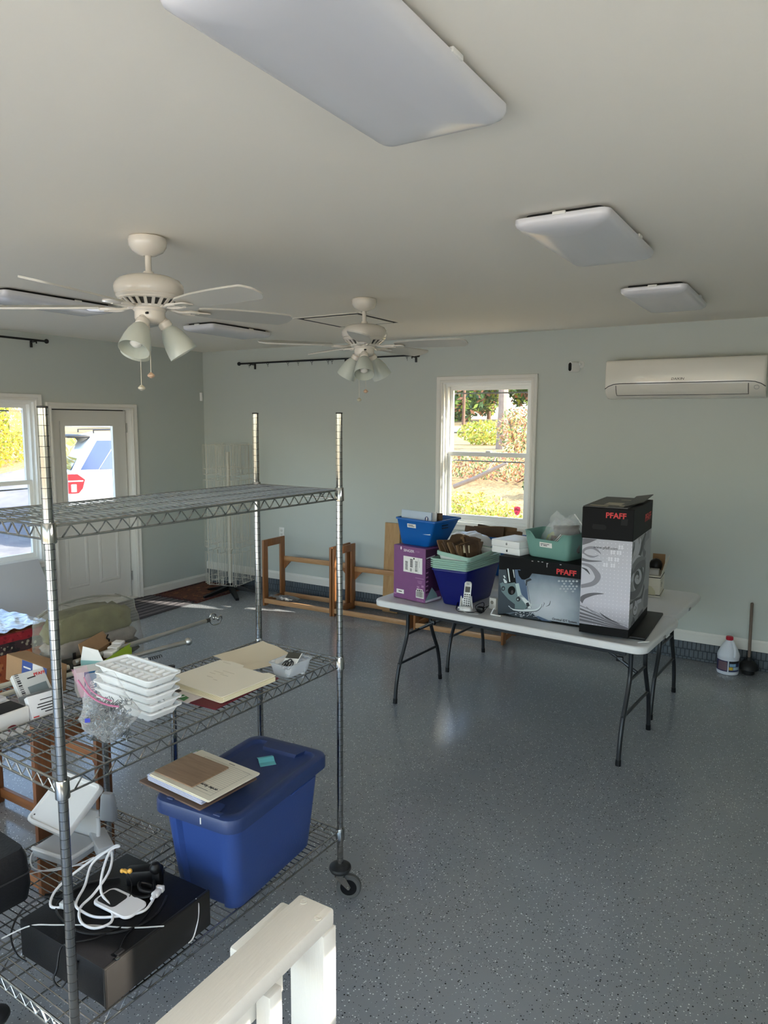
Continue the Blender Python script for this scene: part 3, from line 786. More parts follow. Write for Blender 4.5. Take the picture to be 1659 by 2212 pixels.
# ------------------------------------------------------------------ wall air conditioner
def make_ac():
    M_ac = mat('ac_plastic', (228, 224, 214), .18, coat=.5)
    t = thing('wall_air_conditioner', 'white split air conditioner unit mounted high on the back wall', 'air conditioner', (-1.0, YB, 2.29))
    hx = .585
    prof = [(0, .155), (-.17, .155), (-.205, .150), (-.218, .138), (-.222, .10), (-.222, -.02), (-.216, -.065), (-.195, -.105), (-.15, -.140), (-.10, -.152), (0, -.155)]
    rings = []
    for x, k in ((-hx, .94), (-hx+.006, .975), (-hx+.02, 1), (hx-.02, 1), (hx-.006, .975), (hx, .94)):
        rings.append([(x, y*k if y < 0 else y, z*(.985 if k < .97 else 1)) for y, z in prof])
    mb = MB(); mb.loft(rings); part('body', t, mb, M_ac, 40)
    # dark seam line that curves up the ends between front panel and lower body
    def fs(z):
        for (y0, z0), (y1, z1) in zip(prof[:-1], prof[1:]):
            if z1 <= z <= z0 and z0 != z1: return y0+(y1-y0)*(z0-z)/(z0-z1)
        return -.2
    pts = []
    for x, z in ((-hx+.0, -.075), (-hx+.03, -.055), (-hx+.07, -.040), (-hx+.12, -.035), (0, -.035), (hx-.12, -.035), (hx-.07, -.040), (hx-.03, -.055), (hx, -.075)): pts.append((x*.999, fs(z)-.0005, z))
    mb = MB(); mb.tube(pts, .0028, 6); part('panel_seam', t, mb, M_dark)
    mb = MB()
    a0, a1 = -hx+.09, hx-.115
    zs = (-.050, -.075, -.105, -.128)
    rows = [[(a0+u*(a1-a0), fs(z)-.003, z) for u in (0, .25, .5, .75, 1)] for z in zs]
    vs = [p for r in rows for p in r]; mb.add(vs, [(j*5+i, j*5+i+1, (j+1)*5+i+1, (j+1)*5+i) for j in range(3) for i in range(4)])
    fl = part('air_flap', t, mb, M_ac, 40)
    mb = MB(); mb.tube([(a0, fs(z)-.004, z) for z in zs] + [(a1, fs(-.128)-.004, -.128), (a1, fs(-.105)-.004, -.105), (a1, fs(-.075)-.004, -.075), (a1, fs(-.050)-.004, -.050)], .0026, 6); part('flap_gap', fl, mb, M_dark)
    mb = MB(); mb.lathe([(.015, 0), (.018, 0), (.018, .002), (.015, .002)], 24, frame((hx-.06, fs(-.08)-.0015, -.08), (1, 0, 0), (0, -.45, .9)), cap=False); part('sensor_eye', t, mb, mat('ac_grey', (160, 160, 158), .4))
    text('brand_lettering', t, 'DAIKIN', .026, (-.075, -.2226, -.015), (1, 0, 0), (0, 0, 1), M_dark, sx=1.1, shear=.15)
    mb = MB()
    for k in range(10): mb.box((0, -.03-.014*k, .156), (1.06, .006, .004))
    part('intake_grille', t, mb, mat('ac_grille', (150, 150, 148), .5), stuff=True)
    return t
make_ac()

# ------------------------------------------------------------------ small things on the walls
M_black = mat('black_metal', (24, 25, 27), .4, .3)
M_blkpl = mat('black_plastic', (13, 13, 15), .4, spec=.3)
M_white = mat('white_plastic', (232, 232, 230), .35)
t = thing('security_camera', 'small white security camera with black face beside the window', 'camera', (-1.905, YB, 2.40))
mb = MB(); mb.lathe([(.03, 0), (.03, .008), (.012, .02), (.010, .055)], 16, frame((.055, -.0, .035), (1, 0, 0), (0, 0, 1), (0, -1, 0))); part('mount', t, mb, M_white)
M_ = frame((.035, -.075, .02), (0, 0, 1), (.78, -.62, 0), (-.62, -.78, -.18))
M_ = Matrix.Translation((.02, -.07, .012)) @ Matrix.Rotation(math.radians(-30), 4, 'Z') @ Matrix.Rotation(math.radians(90), 4, 'X')
mb = MB(); mb.loft([ring([(x*s_, y*s_) for x, y in rrect(.046, .085, .0228, 8)], z) for z, s_ in ((-.045, .8), (-.038, .95), (-.02, 1), (.045, 1), (.05, .97))], M_); bd_ = part('housing', t, mb, M_white)
mb = MB(); mb.loft([ring([(x*s_, y*s_) for x, y in rrect(.036, .072, .0178, 8)], z) for z, s_ in ((.049, 1), (.053, .98))], M_); part('lens_face', bd_, mb, mat('lens_black', (6, 6, 7), .08))
t = thing('wall_outlet', 'white double wall outlet above the left wooden rack', 'outlet', (-5.174, YB, .696))
mb = MB(); mb.box((0, -.003, 0), (.072, .006, .116), .003); pl_ = part('cover_plate', t, mb, M_white)
for dz in (-.022, .022):
    mb = MB(); mb.loft([ring(rrect(.034, .030, .012, 4), z) for z in (0, .003)], frame((0, -.005, dz), (1, 0, 0), (0, 0, 1), (0, -1, 0))); s_ = part('socket', t, mb, mat('outlet_face', (214, 214, 210), .4))
    mb = MB()
    for dx in (-.007, .007): mb.box((dx, -.0082, dz+.003), (.002, .001, .008))
    mb.cyl((0, -.0078, dz-.008), (0, -.0086, dz-.008), .0025, n=8); part('slots', s_, mb, M_dark, stuff=True)
t = thing('motion_sensor', 'small white motion sensor high in the room corner', 'sensor', (XL+.01, YB-.01, 2.22), math.radians(-45))
mb = MB(); mb.loft([ring(rrect(.062, .035, .012, 4, 0, -.028), z) for z in (-.048, .048)]); part('housing', t, mb, M_white)
mb = MB(); mb.box((0, -.047, -.012), (.040, .006, .036), .002); part('lens_window', t, mb, mat('sensor_lens', (205, 208, 210), .2))

def curtain_rod(label, p0, p1, wall_n, brackets, rings, ringdrop=.02):
    p0, p1 = Vector(p0), Vector(p1); d = (p1-p0).normalized(); nrm = Vector(wall_n)
    t = thing('curtain_rod', label, 'curtain rod', p0)
    mb = MB(); mb.cyl((0, 0, 0), (p1-p0)*.55, .0095, n=12); mb.cyl((p1-p0)*.52, p1-p0, .0075, n=12); part('rod', t, mb, M_black)
    for q, sg in ((Vector((0, 0, 0)), -1), (p1-p0, 1)):
        z = d*sg; x = nrm; y = z.cross(x)
        mb = MB(); mb.lathe([(.010, 0), (.012, .006), (.019, .012), (.022, .022), (.018, .034), (.0001, .040)], 14, frame(q, x, y, z)); part('finial', t, mb, M_black)
    for s_ in brackets:
        q = d*s_
        mb = MB(); mb.bar(q-Vector((0, 0, .012)), q-Vector((0, 0, .012))-nrm*.085, .012, .010); mb.box(q-nrm*.082-Vector((0, 0, .03)), (.018, .018, .06), .003); mb.cyl(q-Vector((0, 0, .03)), q-Vector((0, 0, .01)), .006, n=8); part('bracket', t, mb, M_black)
    for s_ in rings:
        q = d*s_
        ax, ay = nrm, Vector((0, 0, 1))
        mb = MB(); mb.tube([q + ax*(.016*math.cos(2*PI*i/14)) + ay*(.016*math.sin(2*PI*i/14)-.008) for i in range(14)], .0022, 6, closed=True)
        mb.tube([q+Vector((0, 0, -.024)), q+Vector((0, 0, -.034)), q+d*.006+Vector((0, 0, -.042)), q+Vector((0, 0, -.048))], .002, 6)
        part('curtain_ring', t, mb, M_black)
x0 = -5.665
curtain_rod('long black curtain rod with clip rings on the back wall', (x0, YB-.09, 2.575), (-3.42, YB-.09, 2.575), (0, -1, 0), (.14, 1.42, 2.2),
            [a-x0 for a in (-5.54, -5.27, -4.99, -4.85, -4.67, -4.46, -4.41, -3.95, -3.52)])
curtain_rod('plain black curtain rod on the left wall above the window', (XL+.09, 4.17, 2.665), (XL+.09, 2.95, 2.665), (1, 0, 0), (.08, 1.12), [])
# ------------------------------------------------------------------ chrome wire shelving
M_chrome = mat('chrome', (158, 158, 155), .14, 1.)
M_wire = mat('chrome_wire', (158, 159, 157), .26, 1.)
M_rub = mat('rubber_black', (26, 26, 28), .6)
M_wheel = mat('grey_rubber', (84, 84, 82), .7)
def wire_shelf(t, W, D, z, collars=True):
    """W along y (0..W), D along x (-D..0): one shelf, deck wires across D, braces along W, trussed edge"""
    fr = MB(); r = .0032; zt, zb = z, z-.034
    def loop(zz, rr):
        e = .02
        pts = [(-e, .0, zz), (-D+e, .0, zz), (-D, e, zz), (-D, W-e, zz), (-D+e, W, zz), (-e, W, zz), (0, W-e, zz), (0, e, zz)]
        return fr.tube(pts, rr, 6, closed=True)
    loop(zt, .0036); loop(zb, .0034)
    for fx in (.22, .5, .78): fr.tube([(-D*fx, 0, zt-.006), (-D*fx, W, zt-.006)], .0030, 6)
    s = part('shelf', t, fr, M_wire)
    tr = MB()
    def zig(p0, p1, n):
        p0, p1 = Vector(p0), Vector(p1); pts = []
        for i in range(2*n+1): pts.append(p0.lerp(p1, i/(2*n)) + Vector((0, 0, zb+.002 if i % 2 == 0 else zt-.002)))
        tr.tube(pts, .0026, 5)
    m = .035
    zig((0, m, 0), (0, W-m, 0), round((W-2*m)/.05)); zig((-D, m, 0), (-D, W-m, 0), round((W-2*m)/.05))
    zig((-m, 0, 0), (-D+m, 0, 0), round((D-2*m)/.05)); zig((-m, W, 0), (-D+m, W, 0), round((D-2*m)/.05))
    part('edge_truss', s, tr, M_wire, stuff=True)
    dk = MB(); n = round(W/.0254)
    for i in range(1, n): dk.tube([(0.002, W*i/n, zt+.001), (-D-.002, W*i/n, zt+.001)], .0021, 5, cap=False)
    part('deck_wires', s, dk, M_wire, stuff=True)
    cl = [(.0165, -.042), (.0185, -.040), (.0175, .008), (.0165, .010), (.013, .010), (.013, -.042)]
    for (x, y) in ((0, 0), (0, W), (-D, 0), (-D, W)):
        c = MB(); c.lathe(cl, 18, TR(x, y, z), cap=False); part('corner_collar', s, c, M_chrome)
    return s
def post(t, x, y, z0, z1):
    mb = MB(); mb.cyl((x, y, z0), (x, y, z1), .0127, n=20); p = part('post', t, mb, M_chrome)
    g = MB()
    k = z0+.03
    while k < z1-.01:
        g.lathe([(.01282, k-.0007), (.01282, k+.0007)], 20, TR(x, y, 0), cap=False); k += .0254
    part('grooves', p, g, mat('groove_dark', (50, 50, 50), .5, .8), stuff=True)
    c = MB(); c.lathe([(.0130, z1-.001), (.0130, z1+.004), (.0001, z1+.005)], 18, TR(x, y, 0)); part('post_cap', p, c, M_rub)
def caster(t, x, y, ang):
    Rz = TR(x, y, 0, ang)
    mb = MB(); mb.lathe([(.012, .150), (.030, .146), (.044, .136), (.046, .128), (.040, .116), (.026, .108), (.012, .106)], 22, Rz); c = part('caster', t, mb, mat('bumper_rubber', (34, 35, 36), .5), label='caster with black bumper ring')
    mb = MB(); mb.cyl((0, 0, .106), (0, 0, .096), .024, n=16, M=Rz)
    for s_ in (-1, 1):
        pl = [(-.022, .098), (.022, .098), (.046, .056), (.040, .046), (.028, .048)]
        mb.prism(pl, -.0012, .0012, Rz @ Matrix.Translation((0, s_*.018, 0)) @ Matrix.Rotation(PI/2, 4, 'X'))
    part('fork', c, mb, M_chrome)
    Mw = Rz @ Matrix.Translation((.036, 0, .051)) @ Matrix.Rotation(PI/2, 4, 'X')
    mb = MB(); mb.lathe([(.034, -.013), (.046, -.014), (.051, -.008), (.051, .008), (.046, .014), (.034, .013)], 28, Mw); part('wheel', c, mb, M_wheel)
    mb = MB(); mb.lathe([(.0001, -.0152), (.034, -.0142), (.034, .0142), (.0001, .0152)], 22, Mw); part('wheel_hub', c, mb, M_blkpl)
    mb = MB(); mb.cyl((.036, -.022, .051), (.036, .022, .051), .006, n=10, M=Rz); part('axle', c, mb, M_chrome)
SHA = thing('wire_shelving', 'tall chrome wire shelving unit on casters in the foreground', 'shelving', (-1.622, 1.067, 0), math.radians(-2.01), 'chrome wire shelving units')
W_A, D_A = 1.187, .43
for x, y in ((0, 0), (0, W_A), (-D_A, 0), (-D_A, W_A)): post(SHA, x, y, .145, 1.97)
for z in (.292, 1.012, 1.68): wire_shelf(SHA, W_A, D_A, z)
caster(SHA, 0, W_A, math.radians(28)); caster(SHA, 0, 0, math.radians(200)); caster(SHA, -D_A, 0, math.radians(240)); caster(SHA, -D_A, W_A, math.radians(80))
SHB = thing('wire_shelving', 'low two-tier chrome wire shelving unit behind the tall one', 'shelving', (-2.105, .68, 0), 0, 'chrome wire shelving units')
W_B, D_B = 1.19, .425
for x, y in ((0, 0), (0, W_B), (-D_B, 0), (-D_B, W_B)):
    post(SHB, x, y, .02, .995)
    mb = MB(); mb.lathe([(.012, .03), (.016, .026), (.018, .006), (.016, 0), (.0001, 0)], 14, TR(x, y, 0)); part('levelling_foot', SHB, mb, M_rub)
for z in (.296, .955): wire_shelf(SHB, W_B, D_B, z)

# ------------------------------------------------------------------ white railing in front
M_rail = mat('railing_paint', (222, 219, 211), .45); 
k = N(M_rail); b = k.n['Principled BSDF']
k.bump(k.noise(k.scalev(k.coords(), (40, 3, 3)), 5, 5, .6), .35, .004, b)
def make_railing():
    t = thing('railing', 'white painted wooden railing with a flat top board, bottom foreground', 'railing', (-.84, 1.09, 0))
    zt = .945
    mb = MB()
    mb.box((-.005, -.90, zt-.019), (.090, 1.86, .038), .006, 2); tr_ = part('top_board', t, mb, M_rail)
    for x, y in ((-.026, .012), (.028, -.012)):
        s = MB(); s.lathe([(.008, .0012), (.0085, -.001), (.0001, -.001)], 12, TR(x, y, zt), cap=False); s.box((x, y, zt-.0005), (.009, .002, .002)); part('screw', tr_, s, mat('painted_screw', (196, 190, 176), .5))
    mb = MB(); mb.box((-.001, .010, (zt-.038)/2), (.088, .044, zt-.038), .003, 2); part('end_post', t, mb, M_rail)
    mb = MB(); mb.box((-.024, -.90, zt-.085), (.036, 1.64, .088), .004); part('upper_rail', t, mb, M_rail)
    mb = MB(); mb.box((-.062, -.075, zt-.060), (.034, .16, .095), .006); part('side_block', t, mb, M_rail)
    for kx in range(9):
        mb = MB(); mb.box((.014, -.147-.135*kx, .45), (.036, .036, .86), .003); part('baluster', t, mb, M_rail)
    mb = MB(); mb.box((-.018, -.86, .12), (.036, 1.64, .088), .004); part('lower_rail', t, mb, M_rail)
    mb = MB(); mb.box((.012, -1.74, (zt-.038)/2), (.087, .088, zt-.038), .004, 2); part('end_post', t, mb, M_rail)
make_railing()
# ------------------------------------------------------------------ folding tables
M_hdpe = mat('table_plastic', (222, 223, 224), .45, bump=.08, bscale=160)
M_leg = mat('table_leg_enamel', (44, 46, 49), .3, .4)
TT = .735
def make_table(label, x, y, rz):
    t = thing('folding_table', label, 'table', (x, y, 0), rz, 'white folding tables')
    mb = MB(); R = lambda e, r: rrect(1.83-2*e, .765-2*e, r, 7)
    mb.loft([ring(R(.012, .06), TT-.045), ring(R(.002, .07), TT-.040), ring(R(0, .07), TT-.012), ring(R(.003, .069), TT-.004), ring(R(.010, .064), TT), ring(R(.020, .056), TT), ring(R(.026, .05), TT-.0025)]); part('tabletop', t, mb, M_hdpe, 40)
    mb = MB()
    for sy in (-1, 1): mb.bar((-.80, sy*.33, TT-.058), (.80, sy*.33, TT-.058), .022, .03, .003)
    part('frame_rail', t, mb, M_leg, stuff=True)
    for sx in (-1, 1):
        X = sx*.774
        for sy in (-1, 1):
            pts = smooth([(X, sy*.15, TT-.05), (X, sy*.15, .55), (X, sy*.158, .46), (X, sy*.20, .36), (X, sy*.255, .25), (X, sy*.287, .13), (X, sy*.30, .012)], 5)
            mb = MB(); mb.tube(pts, .0135, 12); lg = part('leg', t, mb, M_leg)
            mb = MB(); mb.cyl((X, sy*.301, 0), (X, sy*.2985, .035), .0155, n=12); part('foot_cap', lg, mb, M_blkpl)
        mb = MB(); mb.tube([(X, -.26, .27), (X, .26, .27)], .0095, 10); part('lower_crossbar', t, mb, M_leg)
        mb = MB(); mb.tube([(X, -.155, .46), (X, .155, .46)], .0095, 10); part('upper_crossbar', t, mb, M_leg)
        mb = MB(); mb.tube([(X, 0, .46), (X-sx*.12, 0, .53)], .011, 8); mb.tube([(X-sx*.10, .012, .515), (sx*.33, .012, TT-.05)], .009, 8); mb.box((X-sx*.11, .006, .525), (.04, .03, .03), .005)
        part('folding_brace', t, mb, M_leg)
        mb = MB(); mb.cyl((X, -.20, TT-.055), (X, .20, TT-.055), .012, n=10); mb.cyl((X, -.33, TT-.055), (X, .33, TT-.055), .009, n=10); part('hinge_tube', t, mb, M_leg)
    for sx in (-1, 1):
        mb = MB(); mb.box((sx*.9135, .0, TT-.03), (.008, .05, .018), .002); mb.box((sx*.9155, .0, TT-.03), (.006, .02, .008), .001); part('edge_clip', t, mb, mat('clip_grey', (150, 150, 150), .4))
    return t
make_table('white folding table loaded with sewing machine boxes, in front', -1.6425, 4.3856, math.radians(-4.09))
make_table('white folding table pushed up behind the other one, nearer the window', -1.6227, 5.156, math.radians(-3.9))

# ------------------------------------------------------------------ generic containers
def quad_outline(q, r, n=4):
    """rounded outline of a convex quadrilateral (4 xy corners, counter-clockwise), corner inset r"""
    out = []
    for i in range(4):
        p, a, b = Vector(q[i]), Vector(q[i-1]), Vector(q[(i+1) % 4])
        pa = p + (a-p).normalized()*r; pb = p + (b-p).normalized()*r
        for j in range(n+1):
            t = j/n; out.append(tuple((1-t)**2*pa + 2*t*(1-t)*p + t*t*pb))
    return out
def scale_quad(q, d):
    c = sum((Vector(p) for p in q), Vector((0, 0)))/4
    return [tuple(Vector(p) + (Vector(p)-c).normalized()*d) for p in q]
def tub(name, label, cat, base, rim, zb, zt, m, r=.03, wall=.0035, lip=.008, group=None, liph=.012, rot=None, lipm=None, extra=None):
    """open tub from base and rim corner quads (world xy)"""
    cx = sum(p[0] for p in base)/4; cy = sum(p[1] for p in base)/4
    B = [(p[0]-cx, p[1]-cy) for p in base]; Rm = [(p[0]-cx, p[1]-cy) for p in rim]; h = zt-zb
    t = thing(name, label, cat, (cx, cy, zb), 0, group)
    L = lambda f: [tuple(Vector(a).lerp(Vector(b), f)) for a, b in zip(B, Rm)]
    O = lambda q, rr=r: quad_outline(q, rr)
    ck = .012
    rings = [ring(O(scale_quad(B, -ck)), 0), ring(O(B), ck*.7)]
    rings += [ring(O(L(f)), h*f) for f in (.3, .6, 1-liph/h)]
    rings += [ring(O(scale_quad(Rm, lip)), h-liph), ring(O(scale_quad(Rm, lip)), h-.003), ring(O(scale_quad(Rm, lip-.003)), h), ring(O(scale_quad(Rm, -wall)), h), ring(O(scale_quad(L(.5), -wall)), h*.5), ring(O(scale_quad(B, -wall)), .006)]
    mb = MB(); mb.loft(rings); part('body', t, mb, m, 40)
    if rot: t.rotation_euler = rot
    return t, B, Rm, L
def face_label(t, o, u, v, w_, h_, lines, m=None, name='label_sticker', ink=None, thick=.001):
    """paper label (w_ x h_) whose lower-left corner is o, with rows of print"""
    u = Vector(u).normalized(); v = Vector(v).normalized(); o = Vector(o); n = u.cross(v)
    mb = MB(); mb.add([o, o+u*w_, o+u*w_+v*h_, o+v*h_]+[p-n*thick for p in (o, o+u*w_, o+u*w_+v*h_, o+v*h_)], [(0, 1, 2, 3), (7, 6, 5, 4), (0, 4, 5, 1), (1, 5, 6, 2), (2, 6, 7, 3), (3, 7, 4, 0)])
    p = part(name, t, mb, m or mat('label_paper', (232, 230, 226), .5), 0)
    if lines:
        mb = MB()
        for (a, b, c, d) in lines:
            q = [o+u*(a*w_)+v*(b*h_), o+u*(c*w_)+v*(b*h_), o+u*(c*w_)+v*(d*h_), o+u*(a*w_)+v*(d*h_)]
            mb.add([x+n*.0006 for x in q], [(0, 1, 2, 3)])
        part('print', p, mb, ink or mat('print_ink', (44, 42, 46), .6), 0, stuff=True)
    return p
def barcode(a0, a1, b0, b1, n, seed, vertical=False):
    rnd = random.Random(seed); out = []; x = a0
    while x < a1-.004:
        w_ = rnd.choice((.3, .5, .9))*(a1-a0)/n
        if vertical: out.append((b0, x, b1, min(a1, x+w_)))
        else: out.append((x, b0, min(a1, x+w_), b1))
        x += w_ + rnd.choice((.4, .6, .8))*(a1-a0)/n
    return out
def decal(t, name, o, u, v, polys, off=.0006, label=None):
    """flat print: polys = [(material, [(a, b), ...])] in metres along u and v from o"""
    u = Vector(u).normalized(); v = Vector(v).normalized(); o = Vector(o); n = u.cross(v)
    mb = MB(); ms = []
    lay = 0; last = None
    for m, pl in polys:
        if m not in ms: ms.append(m)
        if last is not None and m is not last: lay += 1
        last = m; mb.cur = ms.index(m)
        P = [o+u*a+v*b+n*(off+.00006*lay) for a, b in pl]
        mb.add(P, [tuple(range(len(P)))])
    me = bpy.data.meshes.new(name); me.from_pydata(mb.v, [], mb.f)
    for m in ms: me.materials.append(m)
    me.polygons.foreach_set('material_index', mb.mi); me.update()
    p = link(name, me, t); p['kind'] = 'stuff'
    if label: p['label'] = label
    return p
def ribbon(pts, w0, w1=None, mid=None):
    """quads along a 2-D curve with width going w0 -> (mid) -> w1"""
    P = [Vector(p) for p in pts]; n = len(P); L = []; Rr = []
    for i in range(n):
        d = (P[min(i+1, n-1)]-P[max(i-1, 0)]).normalized(); nn = Vector((-d.y, d.x)); f = i/(n-1)
        ww = w0+(w1-w0)*f if mid is None else (w0+(mid-w0)*min(1, 2*f) if f < .5 else mid+(w1-mid)*(2*f-1))
        L.append(tuple(P[i]+nn*ww/2)); Rr.append(tuple(P[i]-nn*ww/2))
    return [[L[i], L[i+1], Rr[i+1], Rr[i]] for i in range(n-1)]
def spiral(cx, cy, r0, r1, turns, a0, n=40, sx=1., sy=1.):
    return [(cx+sx*(r0+(r1-r0)*i/n)*math.cos(a0+2*PI*turns*i/n), cy+sy*(r0+(r1-r0)*i/n)*math.sin(a0+2*PI*turns*i/n)) for i in range(n+1)]
def arc2(pts, n=8): return [tuple(p)[:2] for p in smooth([(a, b, 0) for a, b in pts], n)]
def clip_poly(pl, a0, a1, b0, b1):
    return [(min(max(a, a0), a1), min(max(b, b0), b1)) for a, b in pl]

M_card = mat('kraft_card', (150, 118, 84), .8, grain=.1)
M_box_black = mat('box_black_print', (13, 13, 14), .55, spec=.14)
M_red = mat('lettering_red', (206, 40, 44), .5)
M_ink = mat('print_ink', (44, 42, 46), .6)
def gradient_mat(name, stops, axis=2, lo=0., hi=1., dots=None, rough=.35, cloud=.0):
    m = mat(name, (180, 180, 186), rough); k = N(m); b = k.n['Principled BSDF']
    sp = k.new('ShaderNodeSeparateXYZ'); k.l.new(k.coords(), sp.inputs[0])
    f = k.math('DIVIDE', k.math('SUBTRACT', sp.outputs[axis], lo), hi-lo, True)
    if cloud: f = k.math('ADD', f, k.math('MULTIPLY', k.math('SUBTRACT', k.noise(k.coords(), 9, 4), .5), cloud), True)
    c = k.ramp(f, [(p, lin(q)) for p, q in stops])
    if dots:
        pitch, rad, a, bx, fade = dots
        u_ = k.math('SUBTRACT', k.math('FRACT', k.math('DIVIDE', sp.outputs[a], pitch)), .5); v_ = k.math('SUBTRACT', k.math('FRACT', k.math('DIVIDE', sp.outputs[2], pitch)), .5)
        d = k.math('SQRT', k.math('ADD', k.math('MULTIPLY', u_, u_), k.math('MULTIPLY', v_, v_)))
        on = k.math('LESS_THAN', d, rad)
        right = k.math('GREATER_THAN', sp.outputs[a], fade)
        c = k.mix(k.math('MULTIPLY', k.math('MULTIPLY', on, right), .8), c, lin((236, 234, 240)))
    k.l.new(c, b.inputs['Base Color'])
    return m

# ------------------------------------------------------------------ tall box of a sewing machine, standing on a black board
mb = MB(); mb.box((0, 0, .008), (.31, .63, .016), .004); solo('black_board', 'flat black board under the tall silver sewing machine box', 'board', mb, mat('black_laminate', (18, 18, 20), .45, spec=.25), (-.955, 4.395, TT), math.radians(2))
def tall_box():
    t = thing('sewing_machine_box', 'tall silver box with black top and swirl print, right of the table', 'box', (-1.142, 4.016, TT+.016), math.radians(2.0))
    Wd, Dp, H = .272, .60, .722
    z1, z2 = .05, .545
    mb = MB(); mb.box((Wd/2, Dp/2, (z1+z2)/2), (Wd, Dp, z2-z1)); part('printed_sleeve', t, mb, gradient_mat('silver_print', [(0, (150, 148, 156)), (.25, (196, 194, 204)), (.6, (188, 187, 196)), (1, (176, 175, 184))], 2, .05, .55, (.0215, .09, 0, 0, .07)), 0)
    mb = MB(); mb.box((Wd/2, Dp/2, z1/2), (Wd, Dp, z1), .002); part('black_base', t, mb, M_box_black, 0)
    mb = MB(); mb.box((Wd/2-.003, Dp/2, (z2+H)/2), (Wd+.008, Dp, H-z2), .003); tp = part('black_top', t, mb, M_box_black, 0)
    mb = MB(); mb.box((Wd/2-.02, Dp/2, H+.003), (Wd-.03, Dp*.98, .004), 0, 1, Matrix.Translation((0, 0, 0)))
    mb.add([(Wd-.06, .02, H+.006), (Wd-.002, Dp*.5, H+.012), (Wd-.002, Dp+.02, H+.028), (Wd-.1, Dp+.01, H+.012), (Wd-.06, .02, H+.010), (Wd-.002, Dp*.5, H+.016), (Wd-.002, Dp+.02, H+.032), (Wd-.1, Dp+.01, H+.016)], [(0, 1, 2, 3), (7, 6, 5, 4), (0, 4, 5, 1), (1, 5, 6, 2), (2, 6, 7, 3), (3, 7, 4, 0)])
    part('lid_flap', tp, mb, mat('scuffed_black', (40, 38, 34), .45, grain=.3))
    mb = MB()
    for (x, y, w_, d_) in ((.07, .06, .10, .05), (.13, .18, .09, .14), (.2, .1, .05, .05), (.17, .42, .1, .03)): mb.box((x, y, H+.0062), (w_, d_, .0006))
    part('torn_tape', tp, mb, mat('tape_tan', (150, 138, 112), .4), stuff=True)
    # handle hole and torn slot
    hl = [(.052+.03*math.cos(a)*(.35 if math.cos(a) > 0 else .35), .60) for a in (0,)]
    cap = [(.050, .612)] + [(.055+.0, .628)] + [(.118, .628), (.126, .622), (.129, .614), (.126, .604), (.118, .600), (.055, .600)]
    decal(tp, 'hand_hole', (0, 0, 0), (1, 0, 0), (0, 0, 1), [(M_dark, cap), (M_dark, [(.205, .632), (.24, .632), (.243, .668), (.208, .668)])], .0012)
    text('lettering', tp, 'PFAFF', .043, (.122, -.0010, .668), (1, 0, 0), (0, 0, 1), M_red, bold=.0011)
    text('lettering', tp, 'PFAFF', .062, (Wd+.0022, .345, .615), (0, 1, 0), (0, 0, 1), M_red, bold=.0012, sx=1.25)
    text('web_address', t, 'www.pfaff.com', .022, (.062, -.0012, .492), (1, 0, 0), (0, 0, 1), M_ink)
    G1 = mat('print_grey_dark', (92, 90, 96), .4); G2 = mat('print_grey', (128, 126, 134), .4); G3 = mat('print_pale', (214, 213, 220), .4); GK = mat('print_black', (50, 49, 54), .4)
    X = lambda x: (x-105)/715*Wd
    Z = lambda y: z1+(1955-y)/(1955-700)*(z2-z1)
    P = []
    def rb(m, pts, w0, w1, mid=None):
        for q in ribbon([(X(a), Z(b)) for a, b in arc2(pts)], w0, w1, mid): P.append((m, clip_poly(q, .001, Wd-.001, z1+.001, z2-.001)))
    P.append((G1, clip_poly([(X(a), Z(b)) for a, b in ((105, 705), (320, 705), (210, 765), (105, 805))], .001, Wd, z1, z2)))
    rb(G2, [(105, 930), (150, 860), (250, 830), (340, 870), (380, 910)], .012, .003, .016)
    rb(G2, [(105, 900), (190, 950), (280, 960), (350, 930)], .006, .002, .012)
    rb(G1, [(105, 1010), (220, 1025), (400, 1012)], .018, .002, .012)
    rb(G2, [(105, 1075), (230, 1100), (320, 1180), (350, 1260), (280, 1350), (105, 1410)], .010, .020, .034)
    rb(GK, [(105, 1130), (180, 1160), (235, 1220)], .002, .002, .012)
    rb(G1, [(105, 1640), (160, 1560), (300, 1500), (450, 1478)], .03, .002, .022)
    for (a, b, c, d, e, w_) in ((105, 1690, 1760, 1840, 1900, .006), (105, 1740, 1800, 1870, 1935, .010), (105, 1800, 1840, 1890, 1945, .012), (105, 1850, 1880, 1915, 1950, .012), (105, 1900, 1920, 1940, 1952, .014), (200, 1700, 1780, 1850, 1930, .005)):
        rb(G2 if w_ < .008 else G1, [(a, b), (330, c), (560, d), (820, e)], w_, w_*.4)
    rb(GK, [(400, 1760), (520, 1830), (700, 1890)], .002, .002, .010)
    for (cx_, cy_) in ((550, 870), (640, 870), (520, 970), (610, 970), (455, 1060), (560, 1060), (660, 790)):
        for (dx, dy) in ((-18, -14), (18, -14), (-18, 14), (18, 14)):
            x_, y_ = X(cx_+dx), Z(cy_+dy); r_ = .0062
            P.append((G3, [(x_+r_*math.cos(2*PI*i/7), y_+r_*math.sin(2*PI*i/7)) for i in range(7)]))
    decal(t, 'front_swirls', (0, 0, 0), (1, 0, 0), (0, 0, 1), P, .0005)
    # right side: spirals
    P = []
    Yx = lambda x: (x-815)/410*Dp
    def Zs(x, y):
        f = (x-815)/410; top = 715-f*165; bot = 2000-f*290
        return z1+(bot-y)/(bot-top)*(z2-z1)
    def rs(m, pts, w0, w1, mid=None, curve=True):
        c = arc2(pts) if curve else pts
        for q in ribbon([(Yx(a), Zs(a, b)) for a, b in c], w0, w1, mid): P.append((m, clip_poly(q, .002, Dp-.002, z1+.001, z2-.001)))
